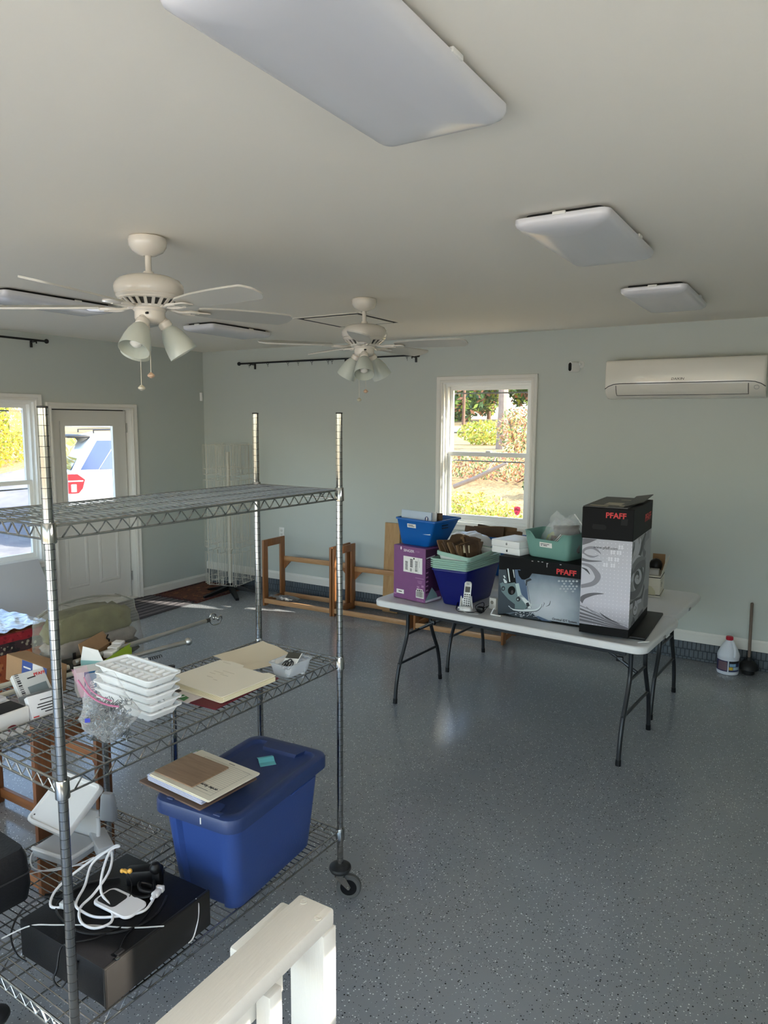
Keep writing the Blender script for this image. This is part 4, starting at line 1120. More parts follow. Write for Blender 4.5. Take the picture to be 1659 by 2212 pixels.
    P.append((mat('print_side_grey', (158, 158, 162), .4), [(.001, z1+.001), (Dp-.001, z1+.001), (Dp-.001, z2-.001), (.001, z2-.001)]))
    rs(G3, [(840, 800), (900, 760), (930, 860), (860, 960), (820, 1010)], .10, .03)
    rs(G1, [(850, 720), (850, 800), (815, 880)], .03, .03)
    rs(GK, [(1100, 620), (1040, 760), (940, 940), (860, 1060), (815, 1150)], .05, .10, .08)
    rs(G3, [(960, 690), (980, 760), (930, 890), (860, 990)], .02, .03, .05)
    rs(G1, [(1060, 720), (1050, 860), (1085, 920), (1110, 890)], .01, .02, .05)
    rs(G2, [(1180, 620), (1090, 700), (1080, 830)], .06, .02)
    sp = lambda r0, r1, tr, a0, cx_, cy_, sy=1.55: [(cx_+(r0+(r1-r0)*i/46)*math.cos(a0-2*PI*tr*i/46), cy_+sy*(r0+(r1-r0)*i/46)*math.sin(a0-2*PI*tr*i/46)) for i in range(47)]
    rs(G3, sp(20, 140, 1.6, .3, 950, 1255), .03, .14, None, False)
    rs(GK, sp(25, 150, 1.65, .5, 950, 1258), .016, .05, None, False)
    rs(G1, [(815, 1490), (900, 1500), (1010, 1420), (1080, 1270), (1100, 1120), (1070, 1040), (950, 1060), (860, 1130)], .04, .05, .07)
    rs(G2, [(830, 1110), (920, 1010), (1030, 980), (1120, 990)], .05, .01)
    rs(GK, [(815, 1640), (930, 1600), (1050, 1570), (1110, 1380)], .03, .04)
    rs(G3, [(815, 1670), (930, 1630), (1060, 1600)], .03, .02)
    rs(G1, sp(14, 66, 1.4, .2, 920, 1720, 1.5), .012, .04, None, False)
    rs(G3, sp(8, 58, 1.3, .2, 925, 1715, 1.5), .012, .03, None, False)
    rs(G1, sp(10, 48, 1.3, .2, 890, 1930, 1.4), .012, .03, None, False)
    rs(G1, [(1000, 1870), (1060, 1790), (1110, 1760)], .03, .02)
    rs(G2, [(1120, 1700), (1150, 1600), (1220, 1560)], .03, .10, .12)
    decal(t, 'side_swirls', (Wd, 0, 0), (0, 1, 0), (0, 0, 1), P, .0005)
tall_box()

# ------------------------------------------------------------------ wide box with the presser foot picture
def wide_box():
    t = thing('sewing_machine_box', 'wide black and grey box with a presser foot picture, middle of the table', 'box', (-1.704, 4.168, TT), math.radians(-1.5))
    Wd, Dp, H = .535, .40, .375
    mb = MB(); mb.box((Wd/2, Dp/2, H/2), (Wd, Dp, H), .002); part('carton', t, mb, M_box_black, 0)
    bot = lambda x: 1300+(x-60)*.168
    top = lambda x: 155+(x-60)*.118
    A = lambda x, y: ((x-62)/1475*.517, max(.001, min(H-.001, (bot(x)-y)/(bot(x)-top(x))*H)))
    pc = lambda c, nm: mat('foot_print_'+nm, c, .35)
    grey = pc((150, 160, 168), 'grey'); pale = pc((196, 202, 208), 'pale'); blue = pc((70, 92, 120), 'blue'); deep = pc((34, 48, 58), 'deep'); foot = pc((98, 120, 122), 'foot'); footl = pc((176, 196, 194), 'light'); steel = pc((206, 216, 216), 'steel'); blk = M_box_black; dk2 = pc((22, 30, 36), 'shade')
    mb = MB()
    pl = [A(62, 500), A(1540, 600)]
    fr = MB(); fr.add([(.001, -.0006, .014), (Wd-.001, -.0006, .014), (Wd-.001, -.0006, H*.775), (.001, -.0006, H*.775)], [(0, 1, 2, 3)])
    m = mat('picture_gradient', (150, 160, 168), .35); k = N(m); b = k.n['Principled BSDF']; sp = k.new('ShaderNodeSeparateXYZ'); k.l.new(k.coords(), sp.inputs[0])
    gx = k.math('DIVIDE', k.math('SUBTRACT', sp.outputs[0], .32), .32); gz = k.math('DIVIDE', k.math('SUBTRACT', sp.outputs[2], .10), .22)
    d = k.math('SQRT', k.math('ADD', k.math('MULTIPLY', gx, gx), k.math('MULTIPLY', gz, gz)))
    d = k.math('ADD', d, k.math('MULTIPLY', k.math('SUBTRACT', k.noise(k.coords(), 14, 4), .5), .25))
    k.l.new(k.ramp(d, [(0, lin((196, 202, 210))), (.45, lin((160, 170, 178))), (.8, lin((104, 120, 134))), (1, lin((44, 58, 70)))]), b.inputs['Base Color'])
    part('picture', t, fr, m, 0)
    P = []
    def pg(mm, *pts): P.append((mm, [A(*p) for p in pts]))
    def rb(mm, pts, w0, w1, mid=None):
        for q in ribbon([A(*p) for p in arc2(pts)], w0, w1, mid): P.append((mm, q))
    pg(deep, (62, 420), (360, 420), (420, 900), (640, 1180), (380, 1260), (62, 1310))
    pg(blue, (360, 420), (470, 420), (600, 760), (640, 1040), (520, 920), (400, 690))
    pg(blk, (190, 330), (360, 400), (400, 690), (250, 700))
    pg(blk, (420, 430), (700, 480), (640, 580), (560, 620), (500, 610), (450, 540))
    pg(dk2, (580, 620), (660, 590), (690, 620), (610, 660), (600, 740), (580, 730))
    pg(steel, (225, 400), (250, 400), (290, 660), (268, 660)); pg(steel, (328, 420), (348, 425), (372, 580), (360, 580))
    pg(steel, (150, 540), (175, 530), (200, 580), (180, 590)); pg(steel, (150, 600), (175, 600), (225, 650), (225, 685), (180, 685))
    pg(foot, (90, 690), (150, 665), (180, 700), (370, 670), (400, 700), (440, 950), (580, 1080), (640, 1150), (560, 1190), (400, 1110), (260, 1000), (130, 850))
    pg(footl, (385, 700), (450, 685), (505, 910), (440, 950))
    circ = lambda cx_, cy_, rx, ry, n=16: [(cx_+rx*math.cos(2*PI*i/n), cy_+ry*math.sin(2*PI*i/n)) for i in range(n)]
    pg(dk2, *circ(158, 790, 38, 48)); pg(foot, *circ(160, 792, 18, 24)); pg(blk, *circ(320, 830, 72, 88)); pg(pc((52, 40, 40), 'bore'), *circ(330, 860, 22, 40)); pg(dk2, *circ(450, 1000, 40, 46)); pg(footl, *circ(440, 1005, 14, 16))
    pg(steel, (500, 960), (560, 970), (700, 1100), (690, 1180), (640, 1170), (560, 1060))
    pg(dk2, (590, 1080), (640, 1060), (670, 1130), (620, 1160))
    pg(foot, (390, 1100), (560, 1120), (600, 1200), (390, 1190))
    rb(dk2, [(612, 740), (640, 900), (695, 1175)], .002, .002)
    rb(steel, [(270, 1130), (330, 1190), (420, 1215), (620, 1225), (770, 1215), (850, 1160), (885, 1080)], .004, .004, .012)
    rb(dk2, [(280, 1150), (400, 1240), (600, 1250), (790, 1235), (870, 1170), (890, 1090)], .002, .002, .004)
    rb(footl, [(700, 1120), (820, 1110), (850, 1130)], .003, .003)
    rb(dk2, [(900, 1160), (930, 1090), (920, 1060)], .001, .001, .003); rb(dk2, [(960, 1140), (1020, 1110), (1040, 1030)], .001, .002, .004)
    pg(deep, (270, 1300), (480, 1240), (700, 1260), (780, 1330), (860, 1410), (400, 1350))
    rr = random.Random(4)
    for i in range(46):
        x, y = rr.uniform(390, 780), rr.uniform(1250, 1350)
        rb(rr.choice((steel, pale, deep)), [(x, y), (x+rr.uniform(10, 40), y+rr.uniform(-14, 14))], .003, .002)
    pg(blue, (780, 1340), (830, 1330), (1080, 1440), (900, 1420))
    for i in range(6):
        for j in range(5):
            x, y = 1180+i*62+(j % 2)*31, 640+j*50
            if x < 1500 and rr.random() < .75: pg(pc((168, 176, 182), 'motif'), *circ(x, y, 22, 20, 8))
    decal(t, 'presser_foot_print', (0, 0, 0), (1, 0, 0), (0, 0, 1), P, .0009)
    a, b_ = A(1122, 505)
    text('lettering', t, 'PFAFF', .044, (a, -.0012, b_+.002), (1, 0, 0), (0, 0, 1), M_red, bold=.0013, sx=1.08)
    a, b_ = A(1080, 1390)
    text('lettering', t, 'Original IDT System', .0185, (a, -.0014, b_-.004), (1, 0, 0), (0, 0, 1), M_ink, bold=.0004)
    mb = MB()
    for (x, y) in ((690, 255), (960, 300), (1195, 322), (800, 262), (870, 272)):
        q = A(x, y); mb.box((q[0], -.0008, q[1]), (.010, .001, .004))
    mb.box((A(955, 340)[0], -.0008, A(955, 340)[1]), (.003, .001, .022))
    part('scuffs', t, mb, mat('scuff_white', (190, 188, 184), .7), stuff=True)
wide_box()

# ------------------------------------------------------------------ purple box
def purple_box():
    t = thing('sewing_machine_box', 'purple sewing machine box with shipping label at the table\'s left end', 'box', (-2.495, 4.209, TT), math.radians(-10.7))
    Wd, Dp, H = .28, .186, .37
    M_pur = mat('purple_card', (122, 72, 122), .5, grain=.08, gscale=20)
    mb = MB(); mb.box((Wd/2, Dp/2, H/2), (Wd, Dp, H), .003); part('carton', t, mb, M_pur, 0)
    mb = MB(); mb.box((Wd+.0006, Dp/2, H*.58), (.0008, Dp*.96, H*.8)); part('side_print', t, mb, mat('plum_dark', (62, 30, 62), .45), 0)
    X = lambda x, y: ((x-105-(y-840)*(-.022))/(660)*Wd, (1940-(y-(x-105)*.16))/(1940-840)*H)
    Q = lambda x, y: (Vector((X(x, y)[0], -.0012, X(x, y)[1])))
    U, V = (1, 0, 0), (0, 0, 1)
    text('lettering', t, 'SINGER', .025, Q(312, 985), U, V, mat('lettering_white', (232, 222, 230), .5), sx=1.12, bold=.0002)
    text('model_lettering', t, '| 7258', .016, Q(545, 1010), U, V, mat('lettering_mauve', (166, 120, 160), .5))
    decal(t, 'crest', Q(248, 950), U, V, [(mat('lettering_white', (232, 222, 230), .5), [(.0, .006), (.004, .0), (.010, .002), (.012, .012), (.009, .022), (.003, .022), (0, .014)])])
    ln = [(.30, .05, .44, .95), ] ; L = []
    L += barcode(.10, .46, .10, .34, 26, 3, True)[:0]
    L += [(.10, .15+.07*i, .24, .19+.07*i) for i in range(8)] + [(.36+.0, .35+.09*i, .50, .41+.09*i) for i in range(6)] + [(.36, .08+.05*i, .46, .11+.05*i) for i in range(4)]
    L += [(.53, .86, .60, .96), (.525, .0, .53, .86), (.79, .02, .795, .98), (.86, .4, .87, .8)]
    L += [(.62+.0, a, .76, c) for (_, a, __, c) in barcode(.12, .78, 0, 1, 30, 5, True)]
    o = Q(302, 1395); face_label(t, (o.x, -.0012, o.z), U, V, .165, .108, L, name='shipping_label')
    o = Q(150, 1840); face_label(t, (o.x, -.0012, o.z), U, V, .066, .028, [(.28, .4, .74, .62), (.3, .42, .72, .6)], name='small_label')
    o = Q(556, 1925); face_label(t, (o.x, -.0012, o.z), U, V, .068, .050, barcode(.08, .92, .14, .92, 26, 7), name='barcode_label')
    o = Q(575, 1795); face_label(t, (o.x, -.0012, o.z), U, V, .052, .018, [(.08, .2, .3, .7), (.4, .2, .6, .8), (.7, .3, .92, .7)], name='small_label')
    W_ = mat('lettering_mauve', (166, 120, 160), .5); P = []
    for (x, y, w_, h_) in ((550, 1530, .074, .004), (590, 1590, .044, .003), (595, 1615, .038, .003), (610, 1640, .028, .003), (580, 1725, .02, .012), (670, 1715, .02, .014), (90, 1860, .024, .010)):
        q = Q(x, y); P.append((W_, [(q.x, q.z), (q.x+w_, q.z), (q.x+w_, q.z+h_), (q.x, q.z+h_)]))
    decal(t, 'fine_print', (0, 0, 0), U, V, P, .0008)
    text('serial_lettering', t, '230226', .017, Q(578, 1995), U, V, W_, sx=1.1)
    P = [(mat('print_pale', (214, 213, 220), .4), [(.008, .30), (.10, .31), (.10, .318), (.008, .308)])]
    for i in range(5): P.append((W_, [(.010, .285-.012*i), (.10-.012*i, .290-.012*i), (.10-.012*i, .294-.012*i), (.010, .289-.012*i)]))
    for i in range(5): P.append((W_, [(.006, .20-.03*i), (.03, .203-.03*i), (.03, .213-.03*i), (.006, .210-.03*i)]))
    P.append((mat('photo_teal', (120, 150, 154), .4), [(.002, .012), (.14, .012), (.12, .05), (.07, .10), (.002, .02)])); P.append((mat('print_pale', (214, 213, 220), .4), [(.002, .004), (.17, .006), (.17, .022), (.002, .018)]))
    decal(t, 'side_lettering', (Wd+.0010, 0, 0), (0, 1, 0), V, P, .0006)
purple_box()

# ------------------------------------------------------------------ tubs on the tables
M_blue = mat('bright_blue_plastic', (10, 92, 172), .35); M_navy = mat('navy_plastic', (14, 22, 104), .3); M_mint = mat('mint_plastic', (158, 192, 178), .4); M_teal = mat('teal_plastic', (112, 154, 144), .4)
bz = TT+.371
t, B, Rm, L = tub('storage_bin', 'bright blue bin of papers on top of the purple box', 'bin', [(-2.463, 4.25), (-2.228, 4.248-.04), (-2.20, 4.43), (-2.435, 4.47)], [(-2.477-.005, 4.213), (-2.142, 4.130), (-2.10, 4.44), (-2.44, 4.52)], bz, bz+.19, M_blue, .022)
u_ = (Vector(Rm[1])-Vector(Rm[0])).normalized()
o = Vector(L(.70)[0]).lerp(Vector(L(.70)[1]), .30)
face_label(t, (o.x, o.y-.0045, .128), (u_.x, u_.y, 0), (0, -.12, 1), .078, .026, [(.1, .6, .7, .75), (.12, .28, .85, .42)])
mb = MB(); q = Vector(L(.78)[1]).lerp(Vector(L(.78)[2]), .45); w2 = (Vector(Rm[2])-Vector(Rm[1])).normalized()
for dz in (0, -.018): mb.box((0, 0, 0), (.07, .004, .006), .001, 1, frame((q.x+.004, q.y, .150+dz), (w2.x, w2.y, 0), (w2.y, -w2.x, 0)))
part('handle_slot', t, mb, M_dark)
def slab(name, label, cat, c, u, v, w_, h_, th, m, group=None, parts=None, r=.0008):
    """thin rigid sheet or packet: w_ along u, h_ along v, th thick, centred on c"""
    M = frame(c, u, v)
    # keep the empty upright: geometry relative to c
    loc = M.to_translation(); Mr = M.copy(); Mr.translation = (0, 0, 0)
    if parts is None:
        mb = MB(); mb.box((0, 0, 0), (w_, h_, th), r, 1, Mr); return solo(name, label, cat, mb, m, loc, 0, group, 0)
    t = thing(name, label, cat, loc, 0, group); mb = MB(); mb.box((0, 0, 0), (w_, h_, th), r, 1, Mr); part('cover', t, mb, m, 0); parts(t, Mr, w_, h_, th); return t
M_paper = mat('white_paper', (232, 230, 226), .7)
def circle_logo(t, M, w_, h_, th):
    mb = MB(); mb.cyl((w_*.36, h_*.20, th/2), (w_*.36, h_*.20, th/2+.0006), .0165, n=20, M=M); p = part('round_badge', t, mb, mat('badge_navy', (40, 44, 96), .4))
    mb = MB(); mb.cyl((w_*.36, h_*.20+.006, th/2+.0006), (w_*.36, h_*.20+.006, th/2+.001), .0055, n=12, M=M); mb.cyl((w_*.36, h_*.20-.006, th/2+.0006), (w_*.36, h_*.20-.006, th/2+.001), .0065, n=12, M=M); part('badge_figure', p, mb, M_paper)
ux, uy = u_.x, u_.y
slab('pamphlet', 'pale blue-grey pamphlet with round navy badge in the blue bin', 'pamphlet', (-2.325, 4.215, bz+.165), (ux, uy, 0), (0, .10, 1), .27, .15, .012, mat('pamphlet_blue', (176, 190, 208), .35, grain=.1, gscale=6), None, circle_logo)
slab('pamphlet', 'white booklet standing behind the badge pamphlet in the blue bin', 'pamphlet', (-2.205, 4.235, bz+.165), (ux, uy, 0), (0, .06, 1), .05, .15, .010, M_paper)
slab('envelope', 'dark brown envelope at the right end of the blue bin', 'envelope', (-2.20, 4.275, bz+.185), (.75, .30, 0), (0, .05, 1), .075, .085, .012, mat('dark_kraft', (86, 64, 44), .8))
# stack of nested tubs
NB = [(-2.115, 4.215), (-1.965, 4.205), (-1.925, 4.58), (-2.09, 4.60)]
NR = [(-2.176, 4.160), (-1.921, 4.161), (-1.872, 4.594), (-2.165, 4.64)]
tub('storage_bin', 'deep navy blue bin under the nested mint bins on the front table', 'bin', NB, NR, TT, TT+.248, M_navy, .02, lip=.004)
sh = lambda q, d: scale_quad(q, d)
names = ['lowest', 'second from bottom', 'middle', 'second from top', 'topmost']
for i in range(5):
    d = .003+.0004*i
    tub('storage_bin', names[i]+' of five nested mint green bins inside the navy bin', 'bin', sh(NB, -.006), sh(NR, d), TT+.02+.0135*i, TT+.262+.0135*i, M_mint, .02, .002, .011, 'nested mint bins', .0055)
# white and mint bin of pattern envelopes, tilted on the stack
zb = TT+.272
t, B, Rm, L = tub('storage_bin', 'white bin with mint rim full of brown paper envelopes, tilted on the stack', 'bin', [(-2.13, 4.205), (-1.935, 4.19), (-1.90, 4.50), (-2.11, 4.52)], [(-2.155, 4.185), (-1.915, 4.172), (-1.875, 4.52), (-2.135, 4.545)], zb, zb+.085, mat('white_tub', (226, 230, 226), .4), .025, rot=(math.radians(3), math.radians(6), 0))
mb = MB(); O = lambda d: quad_outline(scale_quad(Rm, d), .028)
mb.loft([ring(O(.004), .062), ring(O(.010), .064), ring(O(.0105), .086), ring(O(.004), .090), ring(O(-.004), .088)], cap0=False, cap1=False); part('mint_rim', t, mb, M_mint)
mb = MB(); q = Vector(L(.35)[0]).lerp(Vector(L(.35)[1]), .55); uu = (Vector(Rm[1])-Vector(Rm[0])).normalized()
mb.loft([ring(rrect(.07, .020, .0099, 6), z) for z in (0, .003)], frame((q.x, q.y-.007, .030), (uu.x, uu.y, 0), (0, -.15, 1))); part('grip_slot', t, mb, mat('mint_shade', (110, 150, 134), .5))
rnd = random.Random(9); M_kraft = [mat('kraft_%d' % i, c, .75, grain=.15, gscale=25, bump=.4, bscale=30) for i, c in enumerate(((104, 78, 52), (84, 62, 42), (122, 95, 66), (70, 51, 35)))]
def crumple_env(name, label, c, u, v, w_, h_, th, m, group, seed):
    M = frame(c, u, v); loc = M.to_translation(); M.translation = (0, 0, 0); rr = random.Random(seed)
    mb = MB(); ph = rr.uniform(0, 9)
    def fn(s, q):
        x, y = (s-.5)*w_, (q-.5)*h_
        return (x, y+.006*math.sin(s*5+ph), th/2+.006*noise.noise((x*30+ph, y*30, ph))*(.4+q))
    mb.grid(fn, 6, 5, M, 0)
    n = len(mb.v); vs = mb.v[:]; off = (M @ Vector((0, 0, -th)))
    W = 7
    mb.v += [(p[0]+off.x, p[1]+off.y, p[2]+off.z) for p in vs]; fs = [tuple(i+n for i in f[::-1]) for f in mb.f]
    rim = [i for i in range(W)] + [j*W+6 for j in range(1, 6)] + [5*W+i for i in range(5, -1, -1)] + [j*W for j in range(4, 0, -1)]
    fs += [(rim[a], rim[a]+n, rim[(a+1) % len(rim)]+n, rim[(a+1) % len(rim)]) for a in range(len(rim))]
    mb.f += fs; mb.mi += [0]*len(fs)
    return solo(name, label, 'envelope', mb, m, loc, 0, group, 50)
for i in range(14):
    f = i/13
    c = (-2.105+f*.155+rnd.uniform(-.008, .008), 4.31+rnd.uniform(-.03, .03)+.02*f, zb+.105-.03*f+rnd.uniform(-.012, .012))
    if i % 3 == 2: u = (.5+rnd.uniform(-.2, .2), .9, rnd.uniform(-.1, .2))
    else: u = (.12+rnd.uniform(-.2, .2), 1, rnd.uniform(-.08, .1))
    un = Vector(u).normalized(); vv = Vector((-.62+.25*f+rnd.uniform(-.1, .1), 0, 1)); vv = (vv-un*vv.dot(un)).normalized()
    crumple_env('paper_envelope', 'creased brown paper envelope packed in the white and mint bin', c, un, vv, rnd.uniform(.16, .23), rnd.uniform(.105, .13), .009, M_kraft[i % 4], 'brown paper envelopes in the tilted bin', i)
for i, c in enumerate(((-2.01, 4.40, zb+.115), (-2.07, 4.46, zb+.11), (-1.985, 4.38, zb+.105), (-2.11, 4.40, zb+.125))):
    un = Vector((1, rnd.uniform(-.3, .2), rnd.uniform(-.15, .05))).normalized(); vv = Vector((0, .55, .8)); vv = (vv-un*vv.dot(un)).normalized()
    crumple_env('paper_envelope', 'creased brown paper envelope packed in the white and mint bin', c, un, vv, .13, .10, .010, M_kraft[(i+1) % 4], 'brown paper envelopes in the tilted bin', 30+i)
slab('card', 'cream card poking out of the brown envelopes in the tilted bin', 'card', (-1.99, 4.26, zb+.105), (.95, -.1, .10), (-.2, .3, .9), .085, .05, .004, mat('cream_card', (206, 196, 168), .6))

# teal bin with clear bags
def notch_bin():
    base = [(-1.555, 4.271), (-1.275, 4.196), (-1.225, 4.385), (-1.505, 4.46)]
    u = Vector((.966, -.259, 0)); v = Vector((.259, .966, 0)); h = .165
    t = thing('storage_bin', 'teal bin with scooped front holding clear bags, on the wide box', 'bin', (-1.555, 4.271, TT+.376), math.radians(-15))
    # built from a rounded outline with a wavy rim height so the front and back dip
    O0, O1 = rrect(.285, .19, .03, 6, .1425, .095), rrect(.335, .235, .035, 6, .1425, .095)
    # densify straight runs
    def dens(o):
        out = []
        for i in range(len(o)):
            a, b = Vector(o[i]), Vector(o[(i+1) % len(o)]); n = max(1, round((b-a).length/.012))
            out += [tuple(a.lerp(b, j/n)) for j in range(n)]
        return out
    d1 = dens(O1); c = Vector((.1425, .095))
    d0 = [((x-c.x)*.285/.335+c.x, (y-c.y)*.19/.235+c.y) for x, y in d1]
    def rimz(x, y):
        if abs(y-c.y) > .085:
            s = abs(x-c.x)
            return h - (.045 if s < .085 else (.045*(.115-s)/.03 if s < .115 else 0))
        return h
    zr = [rimz(x, y) for x, y in d1]
    def lay(f, ins=0.):
        out = []
        for (x0, y0), (x1, y1), z in zip(d0, d1, zr):
            ff = f*z/h; x = x0+(x1-x0)*ff; y = y0+(y1-y0)*ff
            k = 1-ins/.15; out.append(((x-c.x)*k+c.x, (y-c.y)*k+c.y, f*z))
        return out
    rings = [[((x-c.x)*.95+c.x, (y-c.y)*.93+c.y, 0) for x, y in d0], lay(.06), lay(.4), lay(.7), lay(.97, -.0), lay(.985, -.003), lay(1., -.002), lay(1., .004), lay(.6, .004), lay(.05, .005)]
    mb = MB(); mb.loft(rings); part('body', t, mb, M_teal, 45)
    face_label(t, (.095, -.0125, .072), (1, 0, 0), (0, -.13, 1), .088, .030, [(.08, .62, .8, .74), (.1, .3, .22, .45), (.3, .3, .62, .45)])
notch_bin()
M_film = film_mat('clear_film', (226, 228, 230), .12, .08)
M_film2 = film_mat('frosted_film', (150, 152, 154), .30, .3)
def bag_mesh(w_, h_, th, seed, crump=.02, n=14, taper=.0):
    """pillow-shaped clear bag with creases, standing in its xz plane"""
    rr = random.Random(seed); ph = rr.uniform(0, 50)
    def side(sg):
        def fn(s, q):
            x, z = (s-.5)*w_*(1-taper*q), q*h_
            e = max(0, (1-(2*s-1)**4))**.7*max(0, (1-(2*q-1)**6))**.6
            e *= (1-.75*q)
            k = noise.noise((x*22+ph, z*22, sg*3.))*crump + noise.noise((x*55+ph, z*55, 7))*crump*.45
            return (x+.3*k, sg*(th/2*e) + k*(.3+q), z+.2*k)
        return fn
    mb = MB(); mb.grid(side(1), n, n); mb.grid(side(-1), n, n)
    return mb
def clear_bag(name, label, loc, rz, w_, h_, th, seed, film, tilt=(0, 0), crump=.02, group=None, taper=0.):
    t = thing(name, label, 'bag', loc, rz, group); t.rotation_euler = (tilt[0], tilt[1], rz)
    part('film', t, bag_mesh(w_, h_, th, seed, crump, taper=taper), film, 60)
    return t
bx = TT+.376
rr_ = math.radians(-15)
def loc_bin(x, y, z): return (-1.555+.966*x+.259*y, 4.271-.259*x+.966*y, bx+z)
t = clear_bag('zip_bag', 'clear bag with yellow-green cord leaning at the left of the teal bin', loc_bin(.075, .09, .03), rr_, .15, .25, .05, 1, M_film, (math.radians(-8), math.radians(24)))
mb = MB()
for i in range(5): mb.tube(smooth([(-.03+.008*i, -.005+.004*i, .06), (-.035+.006*i, 0, .10), (-.005+.003*i, 0, .135-.005*i), (.02-.004*i, 0, .10), (.015-.004*i, .005, .06)], 5), .0032, 6)
part('cord_loops', t, mb, mat('lime_cord', (176, 180, 82), .6))
t = clear_bag('zip_bag', 'clear bag of brown samples in the middle of the teal bin', loc_bin(.13, .07, .03), rr_+.1, .13, .21, .05, 2, M_film, (math.radians(-5), math.radians(18)))
mb = MB()
for i, (x, z, a) in enumerate(((-.03, .06, .3), (0, .07, -.2), (.025, .055, .2), (-.01, .10, .5))): mb.box((x, .004*i-.008, z), (.045, .004, .07), .001, 1, Matrix.Rotation(a, 4, 'Y'))
part('samples', t, mb, mat('sample_brown', (96, 72, 56), .7), stuff=True)
mb = MB()
for i in range(3): mb.tube(smooth([(-.05+.012*i, -.02, .05+.01*i), (-.02+.01*i, -.025, .045), (.005+.01*i, -.022, .09), (.02+.01*i, -.02, .13)], 5), .0022, 5)
part('white_piping', t, mb, M_white)
t = clear_bag('mesh_bag', 'dark grey mesh bag filling the right half of the teal bin', loc_bin(.215, .10, .035), rr_, .18, .17, .12, 3, film_mat('grey_mesh', (104, 100, 98), .68, .5), (math.radians(-4), math.radians(-6)), .018)
mb = MB(); mb.ball((0, 0, .06), .05, 12, sz=.9); part('dark_lining', t, mb, mat('dark_cloth', (40, 36, 38), .8, bump=.5))
t = clear_bag('zip_bag', 'empty clear bag sticking out to the right above the teal bin', loc_bin(.19, .12, .13), rr_-.2, .17, .13, .02, 5, M_film, (math.radians(-25), math.radians(42)), .035)
mb = MB(); mb.bar((-.08, 0, .127), (.08, 0, .127), .003, .006); part('zip_strip', t, mb, M_white)

# white flat cartons with a fruit mark
def apple_mark(t, o, u, v, s, m):
    R = lambda pts: [(x*s, y*s) for x, y in pts]
    body = []
    for i in range(28):
        a = 2*PI*i/28; r = .46+.04*math.cos(2*a-PI)
        x, y = r*math.cos(a)*.95, r*math.sin(a)
        if abs(x) < .16 and y > .25: y -= .10*(1-abs(x)/.16)
        if abs(x) < .12 and y < -.3: y += .05
        d = math.hypot(x-.56, y-.06)
        if d < .24: x = .56-.24*(1 if d == 0 else (.56-x)/max(d, .01))
        body.append((x, y))
    leaf = [(.02, .47), (.05, .62), (.18, .74), (.22, .62), (.14, .50)]
    decal(t, 'fruit_mark', o, u, v, [(m, R(body)), (m, R(leaf))], .0005)
def flat_carton(label, x, y, z, rz, w_, d_, h_, m, mark=None):
    t = thing('white_carton', label, 'carton', (x, y, z), rz, None)
    mb = MB(); mb.box((w_/2, d_/2, h_*.5), (w_, d_, h_), .0025, 2); part('carton', t, mb, m, 30)
    if mark: apple_mark(t, (w_*.55, -.0003, h_*.5), (1, 0, 0), (0, 0, 1), .017, mark)
    return t
M_cart = mat('white_carton', (230, 230, 230), .4)
a15 = math.radians(-15)
flat_carton('lower white carton with black fruit mark on the wide box', -1.802, 4.282, TT+.376, a15, .218, .25, .042, M_cart, mat('mark_black', (20, 20, 20), .4))
flat_carton('upper white carton with grey fruit mark, on its twin', -1.806, 4.284, TT+.4185, a15+.01, .216, .25, .042, M_cart, mat('mark_grey', (150, 150, 150), .35, .6))
flat_carton('larger plain white carton behind the two stacked white cartons', -1.80, 4.60, TT+.001, math.radians(-4), .26, .14, .42, mat('white_carton_grey', (212, 212, 214), .5))

# cordless phone with its charging cradle and leads
def phone():
    t = thing('cordless_phone', 'silver cordless phone standing in its cradle by the navy bin', 'phone', (-1.915, 4.150, TT), math.radians(24))
    M_sil = mat('phone_silver', (206, 206, 204), .3, .2)
    mb = MB(); mb.loft([ring(rrect(.085, .075, .02, 5), 0), ring(rrect(.085, .075, .02, 5), .012), ring(rrect(.07, .055, .018, 5), .030)]); mb.box((0, .028, .045), (.07, .016, .06), .007); cr = part('cradle', t, mb, M_sil)
    for sx in (-1, 1):
        mb = MB(); mb.bar((sx*.04, -.01, .012), (sx*.032, .034, .085), .006, .022, .003); part('cradle_arm', cr, mb, M_white)
    Mh = Matrix.Translation((0, .006, .018)) @ Matrix.Rotation(math.radians(-14), 4, 'X') @ Matrix.Rotation(math.radians(4), 4, 'Y') @ Matrix.Rotation(PI/2, 4, 'X')
    mb = MB(); mb.loft([ring([(x*s, y*s+.088*(1-s)) for x, y in rrect(.047, .168, .016, 6, 0, .084)], z) for z, s in ((-.012, .93), (-.009, .98), (.006, 1), (.010, .97), (.012, .93))], Mh); h = part('handset', t, mb, M_sil)
    mb = MB(); mb.box((0, .115, .0124), (.032, .036, .001), .0, 1, Mh); part('screen', h, mb, mat('phone_screen', (22, 26, 24), .15))
    mb = MB(); mb.box((0, .151, .0124), (.018, .003, .001), 0, 1, Mh); part('earpiece', h, mb, M_dark)
    me = MB().box((0, 0, 0), (.0095, .0075, .0022), .001, 1).mesh('key', mat('phone_key', (34, 34, 36), .4))
    for r in range(6):
        for c in range(3):
            o = link('key', me, h); o.matrix_local = Mh @ Matrix.Translation(((c-1)*.0135, .014+r*.0135, .0128))
    return t
phone()
def cable(name, label, pts, r, m, cat='cable', n=6, ends=None, group=None):
    pts = smooth(pts, n); c = Vector(pts[0]); mb = MB(); mb.tube([p-c for p in pts], r, 6)
    if not ends: return solo(name, label, cat, mb, m, c, 0, group)
    t = thing(name, label, cat, c, 0, group); part('lead', t, mb, m)
    for (nm, p, d, mm) in ends:
        e = MB(); e.box(Vector(p)-c, d, min(d)*.2); part(nm, t, e, mm)
    return t
z = TT+.004
